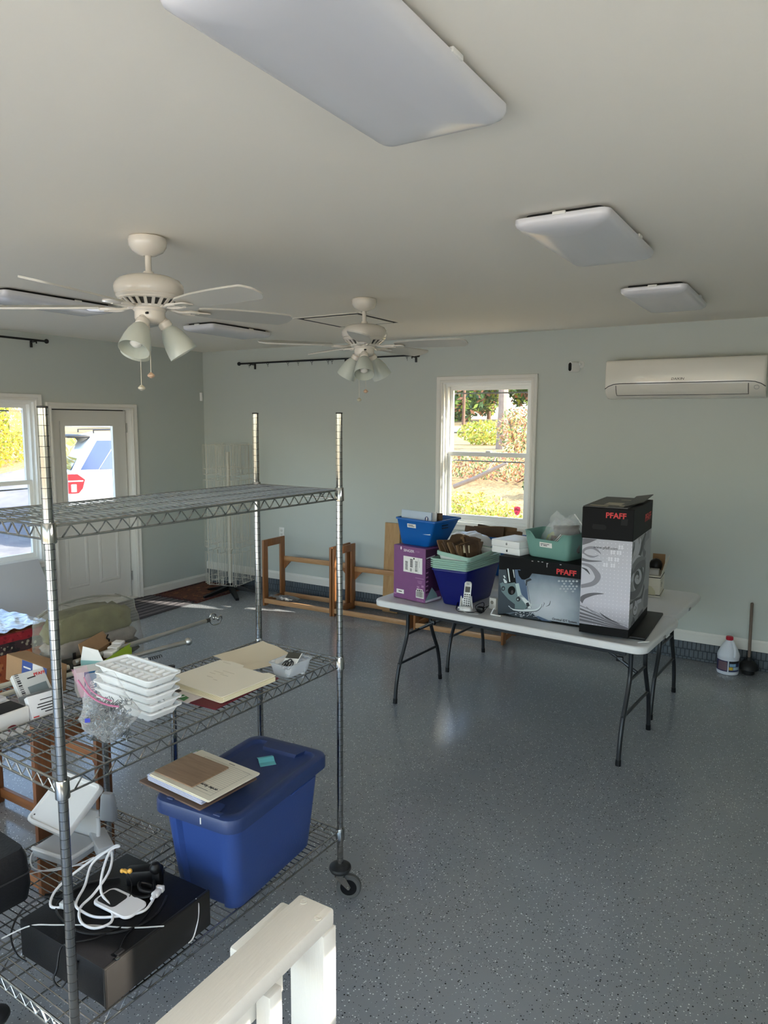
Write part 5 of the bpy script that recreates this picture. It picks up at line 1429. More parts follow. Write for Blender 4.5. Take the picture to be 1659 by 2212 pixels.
cable('phone_lead', 'tangled black lead and power plug around the cordless phone', [(-1.98, 4.15, z), (-2.0, 4.21, z+.03), (-1.97, 4.12, z), (-1.90, 4.09, z), (-1.84, 4.11, z+.004), (-1.80, 4.16, z+.03), (-1.82, 4.20, z+.05), (-1.85, 4.15, z+.03), (-1.80, 4.12, z), (-1.77, 4.17, z+.04), (-1.80, 4.22, z+.02), (-1.84, 4.18, z)], .0024, M_blkpl, 'cable',
      ends=[('power_plug', (-1.815, 4.155, TT+.019), (.045, .036, .036), M_blkpl)])
cable('grey_lead', 'pale grey phone lead looped in front of the cordless phone', [(-1.97, 4.16, z), (-1.955, 4.11, z), (-1.93, 4.10, z+.004), (-1.885, 4.085, z), (-1.84, 4.075, z), (-1.80, 4.09, z)], .002, mat('lead_grey', (190, 190, 188), .5), ends=[('jack', (-1.965, 4.155, TT+.01), (.02, .014, .012), M_white)])
t = thing('small_white_box', 'small white box with a round hole behind the phone', 'box', (-1.775, 4.29, TT), math.radians(-15))
mb = MB(); mb.box((0, 0, .037), (.055, .05, .074), .003); part('carton', t, mb, mat('offwhite_box', (214, 212, 206), .5))
mb = MB(); mb.cyl((-.004, -.0252, .045), (-.004, -.0262, .045), .012, n=16); part('hole', t, mb, mat('hole_shade', (120, 118, 112), .7))
pts = [(-1.722, 4.128, z), (-1.715, 4.145, z+.03), (-1.712, 4.155, z+.055), (-1.722, 4.128, z), (-1.685, 4.115, z), (-1.672, 4.12, z)]
t = thing('white_hook', 'white plastic hook lying at the lower left of the wide box', 'hook', (-1.70, 4.13, TT))
mb = MB(); mb.tube([(-.035, .0, .004), (.025, -.008, .004), (.032, -.004, .006)], .0042, 8); mb.tube([(-.035, 0, .004), (-.028, .018, .03), (-.022, .025, .042)], .004, 8); part('wire', t, mb, M_white)
mb = MB(); mb.tube(smooth([(-.74, 4.11, TT+.003), (-.72, 4.13, TT+.005), (-.70, 4.15, TT+.004), (-.69, 4.17, TT+.003)], 4), .003, 6)
mb.v = [(a+.72, b-4.14, c-TT) for a, b, c in mb.v]; solo('white_strap_end', 'short curved white strap end on the right corner of the front table', 'strap', mb, M_white, (-.795, 4.05, TT))

# ------------------------------------------------------------------ things on the rear table
t = thing('purple_carton', 'purple carton under the white bag on the rear table', 'carton', (-2.52, 4.98, TT), math.radians(-6))
mb = MB(); mb.box((.12, .10, .125), (.24, .20, .25), .003); part('carton', t, mb, mat('purple_card', (122, 72, 122), .5), 0)
mb = MB(); mb.box((.12, -.0006, .235), (.22, .001, .012)); part('pale_band', t, mb, mat('print_pale', (214, 213, 220), .4))
mb = MB()
def fbag(s, q):
    x, y = (s-.5)*.36, (q-.5)*.26; e = max(0, 1-(2*s-1)**4)*max(0, 1-(2*q-1)**4)
    return (x, y, .012+.085*e**.7+.022*noise.noise((x*16, y*16, 4))*e+.01*noise.noise((x*40, y*40, 2))*e)
mb.grid(fbag, 20, 14, None, .012); solo('white_bag', 'crumpled white plastic bag lying on the purple carton', 'bag', mb, mat('white_poly', (236, 237, 240), .3, bump=.4, bscale=40), (-2.35, 5.09, TT+.251), math.radians(-8), smooth=60)
tub('storage_bin', 'blue bin of long brown envelopes on the rear table by the window', 'bin', [(-2.42, 5.26), (-2.02, 5.23), (-2.01, 5.43), (-2.41, 5.46)], [(-2.45, 5.235), (-1.985, 5.20), (-1.97, 5.455), (-2.435, 5.49)], TT, TT+.31, M_blue, .02)
for i, (x, y, zz, w_, a, h_) in enumerate(((-2.30, 5.29, .30, .34, -.03, .15), (-2.23, 5.34, .295, .36, .04, .16), (-2.24, 5.39, .30, .33, -.05, .14), (-2.05, 5.30, .29, .13, .06, .13))):
    crumple_env('paper_envelope', ['front long brown envelope in the blue bin by the window', 'second long brown envelope in the blue bin by the window', 'rear long brown envelope in the blue bin by the window', 'short brown envelope at the right end of the rear blue bin'][i], (x, y, TT+zz), (1, a, .03-.02*i), (0, .25, 1), w_, h_, .014, M_kraft[(i+1) % 4], 'brown envelopes in the rear bin', 60+i)
def open_carton():
    t = thing('cream_carton', 'open cream carton with black trim on the rear table, right', 'carton', (-.965, 5.185, TT), math.radians(4))
    M_cr = mat('cream_box', (214, 208, 192), .5); Wd, Dp, H = .085, .235, .15
    mb = MB(); mb.box((0, Dp/2, .006), (Wd*1.06, Dp*1.04, .012), .001); mb.box((0, Dp/2, H/2), (Wd, Dp, H), .001); part('carton', t, mb, M_cr, 0)
    mb = MB(); mb.box((0, Dp/2, .0145), (Wd+.002, Dp+.002, .005)); mb.box((0, Dp/2, H-.012), (Wd+.002, Dp+.002, .006)); part('black_trim', t, mb, M_box_black, 0)
    mb = MB(); mb.add([(-.04, 0, H), (.04, 0, H), (.052, 0, H+.118), (-.04, 0, H+.118)], [(0, 1, 2, 3)]); 
    for (p, q) in (((-.0425, .002, H), (-.0425, Dp-.002, H)), ((.0425, .002, H), (.0425, Dp-.002, H))):
        s = 1 if p[0] > 0 else -1
        fl = MB(); fl.add([p, q, (q[0]+s*.028, q[1]+.01, H+.115), (p[0]+s*.028, p[1], H+.115), (p[0]+s*.003, p[1], H), (q[0]+s*.003, q[1], H), (q[0]+s*.031, q[1]+.01, H+.115), (p[0]+s*.031, p[1], H+.115)], [(0, 1, 2, 3), (7, 6, 5, 4), (0, 4, 5, 1), (1, 5, 6, 2), (2, 6, 7, 3), (3, 7, 4, 0)]); part('side_flap', t, fl, M_cr, 0)
    fl = MB(); fl.box((0, Dp, H+.06), (Wd, .003, .118)); part('back_flap', t, fl, M_card, 0)
    mb = MB(); mb.box((-.004, .05, H+.02), (.062, .06, .04), .003); part('foam_insert', t, mb, mat('grey_foam', (176, 174, 170), .7))
    mb = MB(); mb.ball((-.006, .12, H+.055), .045, 14, sz=1.1); part('dark_lamp_head', t, mb, M_blkpl)
    face_label(t, (Wd/2+.001, .03, .05), (0, 1, 0), (0, 0, 1), .12, .06, [(.1, .7, .5, .8), (.1, .5, .6, .6), (.1, .3, .4, .4)], M_cr)
    decal(t, 'front_picture', (-Wd/2, -.0005, .015), (1, 0, 0), (0, 0, 1), [(mat('lamp_cream', (196, 190, 158), .5), [(.0, .0), (.058, .0), (.052, .03), (.03, .058), (0, .066)])])
open_carton()
# ------------------------------------------------------------------ things on the tall shelving, bottom shelf
ZS = .2955      # deck height of the bottom shelf
def big_tote():
    M_tb = mat('tote_blue', (50, 76, 140), .38, bump=.05, bscale=120); M_tl = mat('tote_lid_blue', (42, 60, 106), .36, bump=.05, bscale=120)
    t = thing('storage_tote', 'large blue plastic storage tote with lid on the bottom shelf', 'storage tote', (-1.733, 1.872, ZS), math.radians(3.8))
    def outl(w_, l_, r, notch):
        # rounded rectangle whose short ends carry a recessed panel
        o = []
        def corner(cx, cy, a0):
            for i in range(7):
                a = math.radians(a0+90*i/6); o.append((cx+r*math.cos(a), cy+r*math.sin(a)))
        nw = w_*.27
        corner(w_/2-r, l_/2-r, 0)
        o.extend([(nw+.012, l_/2), (nw, l_/2-notch), (-nw, l_/2-notch), (-nw-.012, l_/2)])
        corner(-w_/2+r, l_/2-r, 90); corner(-w_/2+r, -l_/2+r, 180)
        o.extend([(-nw-.012, -l_/2), (-nw, -l_/2+notch), (nw, -l_/2+notch), (nw+.012, -l_/2)])
        corner(w_/2-r, -l_/2+r, 270)
        return o
    H = .345
    mb = MB()
    ws = lambda f: (.268+.052*f, .462+.07*f)
    rings = [ring(outl(.25, .44, .04, .010), 0), ring(outl(*ws(0), .045, .013), .012)]
    for f in (.3, .6, .86): rings.append(ring(outl(*ws(f), .045, .015), H*f))
    rings += [ring(outl(*ws(.9), .045, .002), H*.885), ring(outl(.338, .552, .05, .0), H*.89), ring(outl(.342, .556, .05, 0.), H*1.0), ring(outl(.30, .50, .04, 0), H)]
    mb.loft(rings); part('body', t, mb, M_tb, 40)
    mb = MB()
    LO = lambda d, r=.055: outl(.366-2*d, .584-2*d, r, 0)
    rings = [ring(LO(.004), H-.028), ring(LO(0), H-.026), ring(LO(0), H+.008), ring(LO(.004, .052), H+.018), ring(LO(.012, .046), H+.022), ring(LO(.034, .034), H+.021)]
    # inner recess with tongues at both ends
    def inner(d, tw):
        o = outl(.292-2*d, .50-2*d, .035, .0); n = len(o); out = []
        base = outl(.292-2*d, .50-2*d, .035, tw); return base
    rings += [ring(inner(-.002, .045), H+.020), ring(inner(.004, .045), H+.010), ring(inner(.008, .044), H+.008)]
    mb.loft(rings, cap0=False); lid = part('lid', t, mb, M_tl, 40)
    mb = MB(); mb.box((.045, -.293, H-.004), (.004, .002, .022)); mb.box((-.06, -.25, H+.0225), (.007, .004, .0012)); part('white_mark', lid, mb, M_white, stuff=True)
    for (x, y) in ((-.11, -.262), (.10, -.268)):
        mb = MB(); mb.box((x, y, H+.021), (.03, .022, .008), .003); part('lid_catch', lid, mb, M_tl)
    for sx in (-1, 1):
        mb = MB(); mb.box((sx*.183, .1, H-.030), (.006, .16, .006), .001); part('rim_rib', t, mb, M_tb)
big_tote()
LZ = ZS+.345+.022
# papers on the tote lid
a4 = math.radians(-4)
M_man = mat('manila', (236, 228, 206), .7); M_brn = mat('folder_brown', (112, 90, 76), .7); M_grn = mat('folder_green', (122, 142, 122), .5)
def sheet(name, label, cat, x, y, z, rz, w_, h_, th, m, group=None, outline=None):
    mb = MB(); mb.prism(outline or rrect(w_, h_, .004, 2), 0, th)
    return solo(name, label, cat, mb, m, (x, y, z), rz, group, 0)
sheet('folder', 'dark brown folder at the bottom of the papers on the blue tote', 'folder', -1.835, 1.735, LZ, a4, .325, .262, .006, M_brn)
sheet('folder', 'grey-green folder sticking out at the back left of the tote papers', 'folder', -1.868, 1.775, LZ+.0065, a4+.03, .28, .23, .005, M_grn)
t = thing('paper_stack', 'bundle of loose white sheets under the lined folder on the tote', 'papers', (-1.825, 1.735, LZ+.012), a4)
rnd = random.Random(12)
for i in range(5):
    mb = MB(); mb.prism([(x+rnd.uniform(-.006, .006)-.004*i, y-.006+.003*i) for x, y in rrect(.285, .222, .003, 2)], .0024*i, .0024*i+.0018); part('sheet', t, mb, mat('paper_lilac', (214, 216, 236), .7), 0)
def order_folder():
    t = thing('lined_folder', 'cream folder of lined forms with upside-down lettering on the tote', 'folder', (-1.812, 1.742, LZ+.0245), a4)
    mb = MB(); mb.prism(rrect(.315, .235, .006, 3), 0, .003); mb.prism([(x+.003, y+.002) for x, y in rrect(.315, .235, .006, 3)], .0034, .0065); part('cover', t, mb, M_man, 0)
    mb = MB()
    for i in range(16): mb.box((.02, -.075+.0105*i, .0067), (.235, .0006, .0002))
    for (x, y, w_, h_) in ((.125, .09, .05, .0006), (.02, -.09, .23, .001), (.02, .093, .23, .001), (.137, 0, .001, .185), (-.098, 0, .001, .185), (.03, .105, .03, .004)): mb.box((x, y, .0067), (w_, h_, .0002))
    part('ruled_lines', t, mb, mat('rule_grey', (150, 142, 124), .7), stuff=True)
    text('lettering', t, 'order forms', .0185, (.128, -.048, .0068), (-1, 0, 0), (0, -1, 0), mat('pen_black', (28, 28, 30), .6), bold=.0003, shear=.1)
    mb = MB(); mb.box((.075, -.075, .0067), (.06, .002, .0002)); part('underline', t, mb, M_ink)
order_folder()
M_wpr = wood_mat('wood_print', (168, 140, 112), (140, 112, 88), (2, 30, 30), .5)
sheet('wood_sample', 'brown wood-look sample board on top of the cream folder', 'sample board', -1.866, 1.735, LZ+.0325, a4+.02, .20, .172, .004, M_wpr)
mb = MB(); mb.loft([[(-.030, -.038, 0), (.030, -.038, 0), (.030, -.038, .001), (-.030, -.038, .001)], [(-.030, -.012, .001), (.030, -.012, .001), (.030, -.012, .002), (-.030, -.012, .002)], [(-.030, .010, .010), (.030, .010, .010), (.030, .010, .011), (-.030, .010, .011)], [(-.030, .036, .002), (.030, .036, .002), (.030, .036, .003), (-.030, .036, .003)]])
solo('sticky_note', 'folded turquoise paper tab lying on the blue tote lid', 'note', mb, mat('turquoise_paper', (110, 196, 204), .6), (-1.746, 2.000, ZS+.345+.0085), math.radians(52), smooth=0)
# black amplifier
def amplifier():
    t = thing('amplifier', 'black flat audio amplifier with cables on top, bottom shelf', 'amplifier', (-1.803, 1.352, ZS), math.radians(0.5))
    M_amp = mat('amp_black', (17, 17, 19), .45, .0, spec=.22, bump=.08, bscale=200); M_fas = mat('amp_fascia', (58, 56, 54), .42, .75)
    mb = MB(); mb.box((-.005, 0, .075), (.385, .40, .118), .003); part('case', t, mb, M_amp)
    mb = MB(); mb.box((.193, 0, .075), (.010, .404, .122), .002); f = part('fascia', t, mb, M_fas)
    mb = MB(); mb.box((.1985, 0, .075), (.0012, .396, .114), .0005); part('fascia_bevel', f, mb, mat('amp_edge', (60, 58, 56), .3, .6))
    for x in (-.16, .165):
        for y in (-.16, .16):
            mb = MB(); mb.cyl((x, y, 0), (x, y, .016), .018, .016, 16); part('foot', t, mb, M_rub)
amplifier()
AZ = ZS+.1345
M_wc = mat('white_cable', (228, 228, 230), .35)
pts = [(-1.918, 1.262), (-1.965, 1.232), (-2.01, 1.29), (-2.00, 1.40), (-1.965, 1.455), (-1.905, 1.405), (-1.885, 1.33), (-1.872, 1.27), (-1.82, 1.235), (-1.765, 1.24), (-1.745, 1.285), (-1.80, 1.325), (-1.87, 1.345), (-1.915, 1.385), (-1.945, 1.44), (-1.935, 1.468), (-1.955, 1.46), (-1.985, 1.40), (-1.945, 1.34), (-1.90, 1.275), (-1.86, 1.265), (-1.80, 1.275), (-1.74, 1.32), (-1.70, 1.365), (-1.708, 1.405), (-1.722, 1.43)]
hs = [.004, .006, .02, .05, .07, .05, .02, .012, .008, .006, .006, .01, .02, .05, .085, .09, .085, .05, .02, .014, .01, .006, .006, .008, .01, .012]
P3 = smooth([(x, y, AZ+h) for (x, y), h in zip(pts, hs)], 6)
t = thing('white_power_cord', 'coiled thick white power cord on the black amplifier', 'cable', (-1.86, 1.33, AZ))
mb = MB(); mb.tube([p-Vector((-1.86, 1.33, AZ)) for p in P3], .0042, 8); part('lead', t, mb, M_wc)
M_ = TR(-1.722+1.86, 1.43-1.33, .014, math.radians(110))
mb = MB(); mb.box((.012, 0, 0), (.03, .024, .017), .005, 2, M_); mb.box((.034, 0, 0), (.016, .027, .019), .003, 2, M_); mb.cyl((-.018, 0, 0), (0, 0, 0), .006, .009, 10, M_); part('plug', t, mb, M_wc)
M_ = TR(-1.925+1.86, 1.255-1.33, .012, math.radians(15))
mb = MB(); mb.box((0, 0, 0), (.03, .022, .02), .003, 2, M_); mb.box((.02, 0, 0), (.014, .026, .022), .003, 2, M_); part('socket_end', t, mb, mat('plug_grey', (188, 190, 190), .4))
t = thing('white_dock', 'white rounded charging dock with black recess on the amplifier', 'dock', (-1.79, 1.352, AZ), math.radians(2))
mb = MB(); o = lambda d: rrect(.165-2*d, .088-2*d, .024, 6)
mb.loft([ring(o(.003), .004), ring(o(0), .007), ring(o(0), .011), ring(o(.003), .014)]); mb2 = part('shell', t, mb, M_wc)
mb = MB(); mb.loft([ring(rrect(.078, .064, .014, 5, -.034, .0), z) for z in (.0142, .0146)]); part('recess', mb2, mb, M_dark)
def adapter_pile():
    t = thing('power_adapter', 'black mains adapter standing among the cables on the amplifier', 'adapter', (-1.825, 1.465, AZ), math.radians(40))
    mb = MB(); mb.box((0, 0, .028), (.09, .045, .052), .008, 2); mb.cyl((.05, 0, .03), (.075, 0, .035), .010, .005, 10); part('case', t, mb, M_blkpl)
    t2 = thing('black_plug', 'upright black plug bundle with coiled lead beside the white plug', 'plug', (-1.765, 1.482, AZ), math.radians(10))
    mb = MB(); mb.box((0, 0, .038), (.035, .028, .075), .010, 2); mb.ball((0, -.01, .07), .02, 10); part('body', t2, mb, M_blkpl)
    mb = MB(); mb.tube(smooth([(0, -.02, .03), (.02, -.05, .02), (-.01, -.07, .03), (-.03, -.05, .035), (0, -.03, .02), (.02, -.06, .012), (-.02, -.085, .01), (-.06, -.07, .006)], 6), .006, 8); part('coil', t2, mb, M_blkpl)
    t3 = thing('orange_connector', 'small yellow-orange connector on a lead above the amplifier', 'connector', (-1.845, 1.42, AZ+.0555))
    mb = MB(); mb.box((0, 0, .004), (.022, .012, .009), .003); mb.ball((.014, .006, .006), .008, 10); mb.ball((-.012, -.004, .003), .007, 10); part('shell', t3, mb, mat('connector_orange', (222, 168, 70), .4))
    mb = MB(); mb.tube(smooth([(.0, .004, .002), (.04, -.01, -.02), (.06, -.04, -.045), (.03, -.07, -.052)], 5), .0016, 6); part('lead', t3, mb, M_blkpl)
adapter_pile()
cable('black_cable', 'thin black cable looping off the left end of the amplifier', [(-1.93, 1.31, AZ+.004), (-1.97, 1.27, AZ+.006), (-2.03, 1.25, AZ+.002), (-2.07, 1.20, AZ-.03), (-2.05, 1.15, AZ-.07), (-1.99, 1.13, AZ-.10), (-1.95, 1.135, AZ-.110)], .0030, M_blkpl)
cable('grey_cable', 'thin grey cable lying diagonally over the amplifier\'s near edge', [(-1.60, 1.36, AZ+.002), (-1.68, 1.30, AZ+.003), (-1.78, 1.25, AZ+.003), (-1.88, 1.19, AZ+.003), (-1.95, 1.152, AZ-.004), (-2.03, 1.11, AZ-.05)], .0022, mat('lead_grey', (190, 190, 188), .5))
cable('black_cable', 'black cable with a bright metal jack hanging off the amplifier front', [(-1.70, 1.30, AZ+.003), (-1.73, 1.22, AZ+.003), (-1.775, 1.165, AZ+.004), (-1.795, 1.148, AZ-.01), (-1.79, 1.13, AZ-.06), (-1.785, 1.115, AZ-.085), (-1.76, 1.125, AZ-.10), (-1.72, 1.15, AZ-.02)], .0030, M_blkpl, ends=[('metal_jack', (-1.772, 1.155, AZ+.006), (.016, .010, .005), M_chrome)])
cable('usb_cable', 'black data cable with a small silver end at the amplifier\'s corner', [(-1.72, 1.42, AZ+.003), (-1.68, 1.36, AZ+.003), (-1.66, 1.27, AZ+.003), (-1.615, 1.205, AZ+.003)], .0022, M_blkpl, ends=[('silver_end', (-1.607, 1.198, AZ+.0035), (.010, .012, .005), M_chrome), ('grip', (-1.622, 1.216, AZ+.0045), (.014, .026, .007), M_blkpl)])
cable('black_cable', 'black lead curving round on the middle of the amplifier top', [(-1.90, 1.44, AZ+.004), (-1.97, 1.36, AZ+.003), (-1.96, 1.25, AZ+.003), (-1.86, 1.21, AZ+.003), (-1.76, 1.22, AZ+.003), (-1.68, 1.29, AZ+.003), (-1.66, 1.38, AZ+.003), (-1.70, 1.46, AZ+.003)], .0034, mat('cable_dark', (30, 30, 32), .3))
cable('white_lead', 'white lead hanging from the amplifier onto the wire shelf', [(-1.612, 1.50, AZ+.002), (-1.606, 1.505, AZ-.02), (-1.606, 1.50, AZ-.07), (-1.600, 1.475, AZ-.108), (-1.596, 1.45, AZ-.112)], .0022, M_wc)

# ------------------------------------------------------------------ middle shelf
ZM = 1.0155
M_ice = mat('ice_tray_white', (234, 236, 236), .35)
def ice_tray_mesh():
    W_, L_, H_ = .128, .285, .030
    mb = MB()
    top = lambda d: ring(rrect(L_-2*d, W_-2*d, .014, 4), H_)
    mb.loft([ring(rrect(L_-.05, W_-.03, .012, 4), 0), ring(rrect(L_-.018, W_-.014, .013, 4), H_-.006), ring(rrect(L_, W_, .016, 4), H_-.004), ring(rrect(L_, W_, .016, 4), H_), ring(rrect(L_-.014, W_-.014, .012, 4), H_), ring(rrect(L_-.020, W_-.020, .010, 4), H_-.010)])
    return mb
me_tray = ice_tray_mesh().mesh('rim', M_ice)
mb = MB()
# dividers (raised) over the sunken floor: two rows of eight cells
for r in (-1, 1):
    for i in range(8):
        x = -.1085+.031*i
        mb.loft([ring(rrect(.010, .034, .003, 2, x, r*.028), .020), ring(rrect(.006, .028, .002, 2, x, r*.028), .0285)], cap0=False)
mb.box((0, 0, .022), (.24, .012, .008), .003)
me_cells = mb.mesh('ice_cells', M_ice)
mb = MB()
for r in (-1, 1):
    for i in range(7): mb.box((-.093+.031*i, r*.029, -.002), (.022, .036, .012), .005, 1)
me_feet = mb.mesh('cell_bottoms', M_ice)
tr_names = ['bottom', 'second from bottom', 'middle', 'second from top', 'top']
for i in range(5):
    t = thing('ice_cube_tray', tr_names[i]+' white ice cube tray of the stack of five', 'ice tray', (-1.825+.002*math.sin(i*2.1)+.0, 1.478+.003*math.cos(i*1.7), ZM+.011+.0262*i), math.radians(-3+1.2*math.sin(i*1.3)), 'stack of white ice cube trays')
    link('rim', me_tray, t); c = link('ice_cells', me_cells, t); c['kind'] = 'stuff'; c = link('cell_bottoms', me_feet, t); c['kind'] = 'stuff'
# folders
t = thing('manila_folder', 'thick cream manila folder with raised tab on the middle shelf', 'folder', (-1.762, 1.790, ZM+.010), math.radians(-4))
o1 = [(-.15, -.125), (.135, -.125), (.14, -.12), (.14, .10), (.138, .128), (.10, .132), (.085, .118), (-.02, .118), (-.03, .135), (-.10, .138), (-.15, .125)]
mb = MB(); mb.prism(o1, .016, .018); fr_ = part('front_cover', t, mb, mat('manila_light', (236, 229, 210), .7), 0)
for i in range(5):
    mb = MB(); mb.prism([(x*.985+.006-.001*i, y*.97-.004+.001*i) for x, y in rrect(.29, .25, .004, 2)], .0025*i+.003, .0025*i+.0048); part('sheet', t, mb, mat('cream_sheets', (236, 226, 196), .7), 0)
mb = MB(); mb.prism([(x+.004, y-.008) for x, y in o1], 0, .002); part('back_cover', t, mb, M_man, 0)
mb = MB()
for (x, y, w_) in ((-.05, .03, .05), (-.06, .01, .03), (-.01, .02, .04), (-.04, -.02, .03), (.0, -.03, .02), (-.02, .05, .06), (-.10, .115, .04)): mb.box((x, y, .0183), (w_, .0012, .0003))
part('pencil_marks', fr_, mb, mat('pencil', (176, 164, 138), .7), stuff=True)
mb = MB()
def cur(s, q):
    x, y = (s-.5)*.25, (q-.5)*.23
    return (x, y, .006+.030*max(0, q-.35)**1.5*(1-.6*s)+.012*max(0, s-.6)+.003*math.sin(9*s+4*q))
mb.grid(cur, 14, 12, None, .0012); solo('manila_folder', 'curling tan paper folder at the back corner of the middle shelf', 'folder', mb, mat('manila_tan', (224, 211, 184), .7), (-1.845, 2.06, ZM+.004), math.radians(-16), smooth=60)
sheet('red_folder', 'dark red folder under the cream manila folder', 'folder', -1.752, 1.77, ZM+.003, math.radians(2), .26, .33, .005, mat('folder_red', (96, 20, 32), .6))
t = thing('printed_leaflet', 'white and green printed leaflet under the cream folder, by the trays', 'leaflet', (-1.80, 1.655, ZM+.006), math.radians(-8))
mb = MB(); mb.box((0, 0, .0015), (.16, .10, .0025)); part('paper', t, mb, mat('leaflet_white', (214, 206, 200), .6), 0)
gpol = [(mat('leaf_print_green', (58, 120, 70), .6), [(.0, -.045), (.06, -.048), (.05, -.02), (.01, -.015)]), (mat('leaf_print_dark', (62, 54, 50), .6), [(-.07, -.03), (-.01, -.04), (-.02, .0), (-.06, .01)]), (M_white, [(.02, -.04), (.026, -.045), (.03, -.02), (.024, -.018)])]
decal(t, 'print', (0, 0, .0028), (1, 0, 0), (0, 1, 0), gpol)
def clear_tub():
    t = thing('clear_tub', 'small clear plastic tub of rings and cards on the middle shelf', 'tub', (-1.636, 2.018, ZM+.003), math.radians(-3))
    F = film_mat('clear_tub_plastic', (214, 220, 228), .22, .15)
    mb = MB(); o = lambda d, r=.016: rrect(.100-2*d, .136-2*d, r, 4)
    mb.loft([ring(o(.012), 0), ring(o(.009), .004), ring(o(.002), .044), ring(o(-.003), .045), ring(o(-.003), .048), ring(o(.003), .048), ring(o(.010), .006)]); part('body', t, mb, F, 40)
    mb = MB(); M_ = TR(-.005, .015, .012, 0, math.radians(38), math.radians(-8)); mb.box((0, 0, .024), (.070, .10, .002), .0005, 1, M_); c = part('header_card', t, mb, mat('card_white', (226, 226, 222), .5), 0)
    mb = MB(); mb.box((0, .036, .0256), (.066, .026, .001), 0, 1, M_); part('card_band', c, mb, mat('card_dark', (62, 60, 52), .5), 0)
    M2 = M_ @ Matrix.Translation((0, 0, .027))
    for i, (x, y, r) in enumerate(((-.015, -.01, .018), (.0, -.005, .019), (.015, -.012, .017), (-.005, -.028, .015))):
        mb = MB(); mb.tube([(x+r*.7*math.cos(2*PI*k/20), y+r*1.1*math.sin(2*PI*k/20), .002*i) for k in range(20)], .0024, 6, closed=True, M=M2); part('ring', t, mb, mat('ring_black', (34, 33, 32), .4))
    mb = MB(); M3 = TR(.02, .03, .008, .3, math.radians(60), 0); mb.box((0, 0, .01), (.05, .07, .001), 0, 1, M3); part('clear_lid', t, mb, F, 0)
clear_tub()
# zip bag of metal clips standing by the post
def clip_bag():
    t = thing('zip_bag', 'clear zip bag of metal clips with pink seal, beside the ice trays', 'bag', (-1.715, 1.285, ZM+.003), math.radians(45))
    rr = random.Random(2)
    rings = []
    for j in range(15):
        f = j/14; z = .205*f
        wd = .078*min(1, (.25+2.6*f)) if f < .28 else .078*(1-.52*max(0, (f-.42)/.58)**.8)
        dp = .056*min(1, .3+2.4*f) if f < .3 else .056*max(.06, 1-1.35*(f-.3))
        cx = -.035*max(0, f-.5)
        rg = []
        for i in range(22):
            a = 2*PI*i/22
            k = 1+.16*noise.noise((math.cos(a)*2.2, math.sin(a)*2.2, f*7))+.08*noise.noise((math.cos(a)*6, math.sin(a)*6, f*18))
            rg.append((cx+wd*k*math.cos(a), dp*k*math.sin(a), z+.006*noise.noise((math.cos(a)*3, math.sin(a)*3, f*4+3))))
        rings.append(rg)
    mb = MB(); mb.loft(rings); f_ = part('film', t, mb, M_film, 70)
    mb = MB()
    for i in range(340):
        a = rr.uniform(0, 2*PI); r = rr.uniform(0, 1)**.5; z = rr.uniform(.010, .115)
        c = Vector((.062*r*math.cos(a), .040*r*math.sin(a), z)); d = Vector((rr.uniform(-1, 1), rr.uniform(-1, 1), rr.uniform(-1, 1))).normalized(); e = d.orthogonal()
        mb.tube([c-d*.011, c, c+d*.008+e*.005, c+d*.003+e*.009], .0013, 4, cap=False)
    part('metal_clips', t, mb, mat('clip_steel', (120, 126, 128), .3, .9), stuff=True)
    M_pk = mat('pink_zip', (176, 104, 136), .35)
    mb = MB(); mb.tube(smooth([(-.075, -.018, .195), (-.055, -.026, .165), (-.035, -.034, .145), (.0, -.040, .125), (.035, -.046, .118)], 5), .0030, 6, rs=None); mb.tube(smooth([(-.060, -.012, .20), (-.045, -.022, .17), (-.022, -.030, .15), (.015, -.036, .132)], 5), .002, 6); part('zip_strip', t, mb, M_pk)
    mb = MB()
    def fl(s, q): return (-.090+.045*s+.06*q*(1-s)*.2, -.014-.010*q+.008*math.sin(6*s), .175+.055*s*(1-q)+.02*(1-q))
    mb.grid(lambda s, q: (-.092+.040*s+.022*q, -.012-.012*math.sin(3*s), .225-.085*q+.012*s), 8, 6); part('zip_flap', t, mb, film_mat('pink_film', (204, 150, 172), .25, .2), 60)
    mb = MB(); mb.box((-.05, -.046, .085), (.014, .001, .012), 0); part('blue_print', t, mb, mat('blue_print', (50, 60, 170), .5))
clip_bag()
